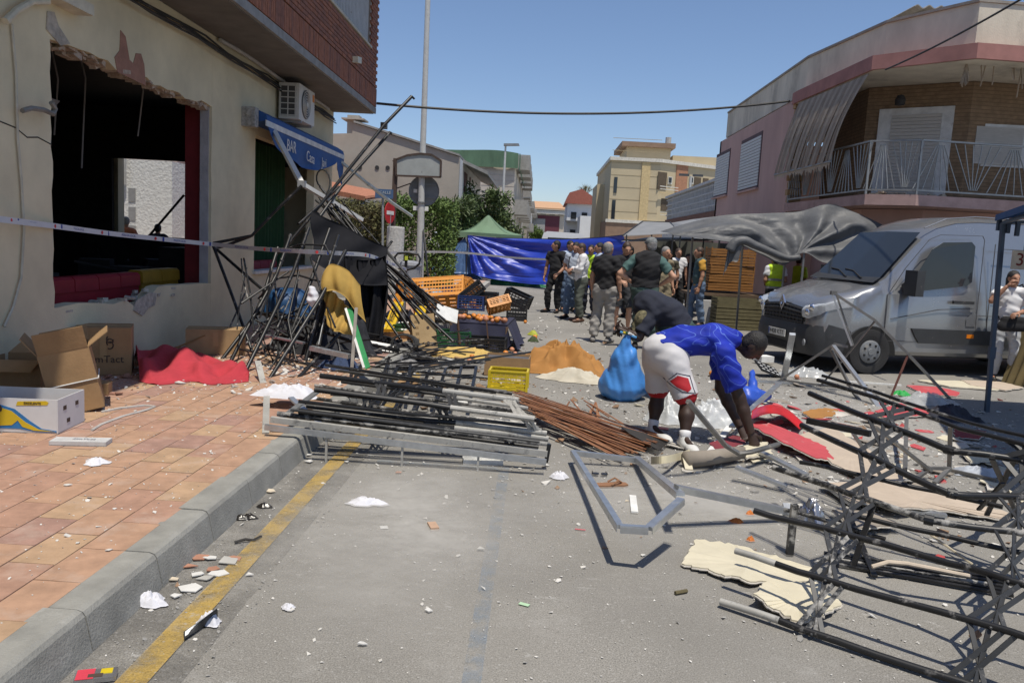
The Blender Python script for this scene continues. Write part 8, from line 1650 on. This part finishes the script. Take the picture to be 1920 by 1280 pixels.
shards = [(372, 1045, .07, 0), (358, 1062, .06, 0), (395, 1047, .06, 2), (430, 1052, .10, 3), (440, 1048, .06, 0), (400, 1068, .06, 0), (372, 1078, .05, 2), (410, 1076, .07, 2), (385, 1085, .06, 3), (325, 1087, .04, 1), (353, 1104, .10, 2), (330, 1118, .04, 2), (508, 921, .06, 1), (366, 967, .03, 2), (575, 853, .05, 2), (580, 866, .05, 2), (467, 1078, .03, 2), (125, 910, .04, 2), (480, 857, .035, 2), (748, 886, .04, 0), (650, 867, .035, 2), (540, 1140, .03, 2), (900, 1030, .04, 3), (1175, 940, .03, 1), (1240, 985, .04, 2), (803, 1145, .03, 2), (679, 1208, .03, 2)]
for k, (px, py, w, m) in enumerate(shards):
    z = SZ if px < 480 and py < 960 and px*1.0 < (1235-py)*1.38 and px < 420 and py < 975 else .004
    n = rng.choice((3, 4, 5)); a0 = rng.uniform(0, 6); c = gz(px, py, z+.002); pts = [c+Vector((w*.72*math.cos(a0+6.283*i/n+rng.uniform(-.3, .3))*rng.uniform(.7, 1.2), w*.6*math.sin(a0+6.283*i/n)*rng.uniform(.6, 1.1), rng.uniform(0, .007))) for i in range(n)]
    obj('tile_shard', B().slab(pts, .005), SHD[m], None, '%s broken shard lying %s' % (('brick-red', 'cream', 'white', 'grey')[m], 'in the gutter beside the yellow line' if px < 480 and z < .1 else 'on the pavers' if z > .1 else 'alone on the asphalt'), 'shard', 'broken shards by the kerb' if px < 480 else 'broken shards on the road')
ORF = mat('orange_food', (.5, .15, .025), .6, var=.2)
for k, (px, py, w) in enumerate(((1381, 980, .085), (1405, 965, .05), (1407, 1014, .045))): pile('orange_food_scrap', ['biggest squashed orange food scrap on the asphalt', 'orange food scrap beside the galvanised bar', 'small orange food scrap near the cream board'][k], 'food', gz(px, py, .004), w*.6, w*.4, .025, ORF, 70+k, n=24)
obj('charred_twig', B().path([gz(440, 1016, .012), gz(460, 1010, .02), gz(475, 1012, .012), gz(490, 1005, .012)], .008, 5), mat('charred_wood', (.03, .027, .025), .8), None, 'charred twig on the yellow line', 'twig')
for k, (px, py) in enumerate(((452, 972), (468, 970), (495, 950), (1000, 640), (1000, 628))): pile('dark_scrap', ['curl of black rubber in the gutter', 'black rubber crumb in the gutter', 'ring of black rubber in the gutter', 'dark vegetable scrap beside the fruit', 'yellow-green vegetable scrap on the road'][k], 'scrap', gz(px, py, .004), .05 if k < 3 else .1, .03 if k < 3 else .08, .02 if k < 3 else .09, [EYE, EYE, EYE, mat('dark_veg', (.04, .06, .02), .8), mat('lime_veg', (.35, .38, .04), .7)][k], 80+k, n=20)
# --- rubble too small to count
def rubble(label, n, sampler, sizes, m, seed, name='rubble'):
    g = random.Random(seed); b_ = B()
    for i in range(n):
        p = sampler(g); s = g.uniform(*sizes)*(1 if g.random() < .85 else 2.2); R_ = Matrix.Rotation(g.uniform(0, 6.28), 3, Vector((g.uniform(-.3, .3), g.uniform(-.3, .3), 1)).normalized())
        k = g.choice((3, 4, 5)); pts = [Vector(p)+R_ @ Vector((s*math.cos(6.283*j/k+g.uniform(-.4, .4)), s*.7*math.sin(6.283*j/k), g.uniform(0, s*.25))) for j in range(k)]; b_.slab(pts, max(.0015, s*.2))
    obj(name, b_, m, None, label, 'rubble', kind='stuff')
def gs_(cx, cy, sx, sy, z=.003): return lambda g: (max(-1.6, g.gauss(cx, sx)), g.gauss(cy, sy), z)
def un_(x0, x1, y0, y1, z=.003): return lambda g: (g.uniform(x0, x1), g.uniform(y0, y1), z)
WCH = mat('white_plaster_chip', (.60, .58, .54), .95, var=.15); GCH = mat('grey_stone_chip', (.30, .29, .27), .95, var=.3); BCH = mat('brown_chip', (.24, .15, .09), .9, var=.4); RCH = mat('red_chip', (.42, .06, .06), .8, var=.3)
rubble('fine white plaster chips strewn over the asphalt', 3200, un_(-1.6, 4.5, 2.4, 12), (.002, .006), WCH, 1); rubble('white plaster chips among the boards and frames on the right', 3600, gs_(2.9, 7.7, 1.3, 1.5), (.004, .018), WCH, 2); rubble('grey grit among the boards and frames on the right', 1200, gs_(3.0, 8.0, 1.5, 1.8), (.005, .02), GCH, 3); rubble('brown splinters among the boards', 500, gs_(2.8, 7.8, 1.4, 1.6), (.008, .028), BCH, 4); rubble('red board splinters', 160, gs_(3.0, 7.8, 1.2, 1.2), (.008, .03), RCH, 5)
rubble('white plaster chips in the middle of the road', 1100, gs_(.6, 5.8, 1.3, 1.4), (.003, .009), WCH, 6); rubble('plaster crumbs on the pavers', 1600, lambda g: (g.uniform(-4.3, -1.9), g.uniform(2.5, 10), SZ), (.002, .009), WCH, 7); rubble('plaster and brick crumbs around the collapsed frame', 700, lambda g: (g.uniform(-4.3, -1.9), g.gauss(8.4, .9), SZ), (.006, .025), WCH, 8); rubble('dark scraps around the fruit table', 500, gs_(-1.0, 10.8, 1.0, 1.6), (.008, .03), BCH, 9); rubble('grey grit in the gutter', 1500, un_(-1.63, -1.15, 2.2, 12), (.002, .006), GCH, 10); rubble('litter scraps around the far crates', 420, gs_(0.6, 16, 1.8, 3.5), (.01, .035), WCH, 11); rubble('clay crumbs under the broken window', 300, lambda g: (g.uniform(-4.4, -3.6), g.uniform(6.5, 11), SZ), (.008, .03), mat('clay_block', (.33, .175, .125), .95), 12)
DUST = bpy.data.materials.new('plaster_dust'); DUST.use_nodes = True; N = DUST.node_tree.nodes; Lk = DUST.node_tree.links; bs2 = N['Principled BSDF']; bs2.inputs['Base Color'].default_value = (.50, .485, .455, 1); bs2.inputs['Roughness'].default_value = 1
ge = N.new('ShaderNodeNewGeometry'); no = N.new('ShaderNodeTexNoise'); no.inputs['Scale'].default_value = 1.6; no.inputs['Detail'].default_value = 9; no.inputs['Roughness'].default_value = .72; Lk.new(ge.outputs['Position'], no.inputs['Vector'])
tcx = N.new('ShaderNodeTexCoord'); gr_ = N.new('ShaderNodeTexGradient'); gr_.gradient_type = 'SPHERICAL'; Lk.new(tcx.outputs['Object'], gr_.inputs[0])
ad = N.new('ShaderNodeMath'); ad.operation = 'MULTIPLY'; Lk.new(no.outputs['Fac'], ad.inputs[0]); Lk.new(gr_.outputs['Fac'], ad.inputs[1]); rm = N.new('ShaderNodeValToRGB'); rm.color_ramp.elements[0].position = .10; rm.color_ramp.elements[0].color = (0, 0, 0, 1); rm.color_ramp.elements[1].position = .50; rm.color_ramp.elements[1].color = (.6,)*3+(1,); Lk.new(ad.outputs[0], rm.inputs[0]); Lk.new(rm.outputs[0], bs2.inputs['Alpha'])
for k, (x, y, rx, ry, lab) in enumerate(((3.2, 8.2, 3.4, 3.6, 'white plaster dust over the road under the frames'), (1.2, 5.2, 1.8, 1.4, 'white plaster dust near the bent galvanised frame'), (-.7, 4.6, 1.1, 2.2, 'faint white plaster dust along the blue line'))):
    o = obj('plaster_dust', B().add([(-1, -1, 0), (1, -1, 0), (1, 1, 0), (-1, 1, 0)], [(0, 1, 2, 3)]), DUST, None, lab, 'dust', kind='stuff', base=(0, 0, 0)); o.location = (x, y, .010+.002*k); o.scale = (rx, ry, 1)
# --- police tape
tpw = mat('tape_white', (.62, .62, .62), .5, var=.05); tpb = mat('tape_blue', (.02, .05, .28), .6); tpr = mat('tape_red', (.55, .04, .04), .6)
def tape(label, pts, w, marks=True, step=.42):
    t = thing('police_tape', label, 'tape', Vector(P_(*pts[0])))
    C_ = [smooth_pts([P_(*p) for p in pts], i/60) for i in range(61)]
    obj('ribbon', B().grid(lambda u, v: C_[int(round(u*60))]+Vector((0, .02*v, (.5-v)*w)), 60, 1, .001), tpw, t)
    if marks:
        acc = 0; k = 0
        for i in range(1, 61):
            acc += (C_[i]-C_[i-1]).length
            if acc > step:
                acc = 0; k += 1; d = (C_[min(60, i+1)]-C_[i-1]).normalized(); o = C_[i]+Vector((.004, -.008, 0))
                if k % 2: text('lettering', 'POLICIA LOCAL', w*.62, basis(o, d, Vector((0, 0, 1))), tpb, t, .0004)
                else:
                    obj('red_roundel', B().lathe([(0, 0), (w*.36, 0), (w*.36, .002), (0, .002)], 12).xf(basis(o, d, Vector((0, 0, 1)))), tpr, t); obj('blue_block', B().box((0, 0, 0), (.03, w*.9, .002)).xf(basis(o+d*.14, d, Vector((0, 0, 1)))), tpb, t)
tape('white and blue police tape stretched across the blown-out bar window', [(-60, 403, 5.6), (0, 411, 6.2), (95, 423, 7.2), (200, 437, 8.4), (300, 448, 9.3), (398, 458, 10.3)], .052)
tape('police tape running from the gazebo frame to the pallet truck', [(398, 458, 10.3), (480, 466, 10.0), (560, 471, 9.5), (640, 475, 9.8), (690, 479, 10.4), (730, 493, 11.6), (762, 505, 13.1)], .052)
tape('thin police tape from the lamp post across the blue screen', [(660, 472, 14), (740, 474, 19), (790, 472, 22.8), (870, 474, 24), (960, 483, 25), (1035, 487, 25)], .06, False)
obj('slim_post', B().path([gz(806, 556, .1), P_(798, 470, 21.8), P_(790, 400, 22.5)], .03, 6), PD, None, 'thin dark post leaning on the lamp post', 'post')
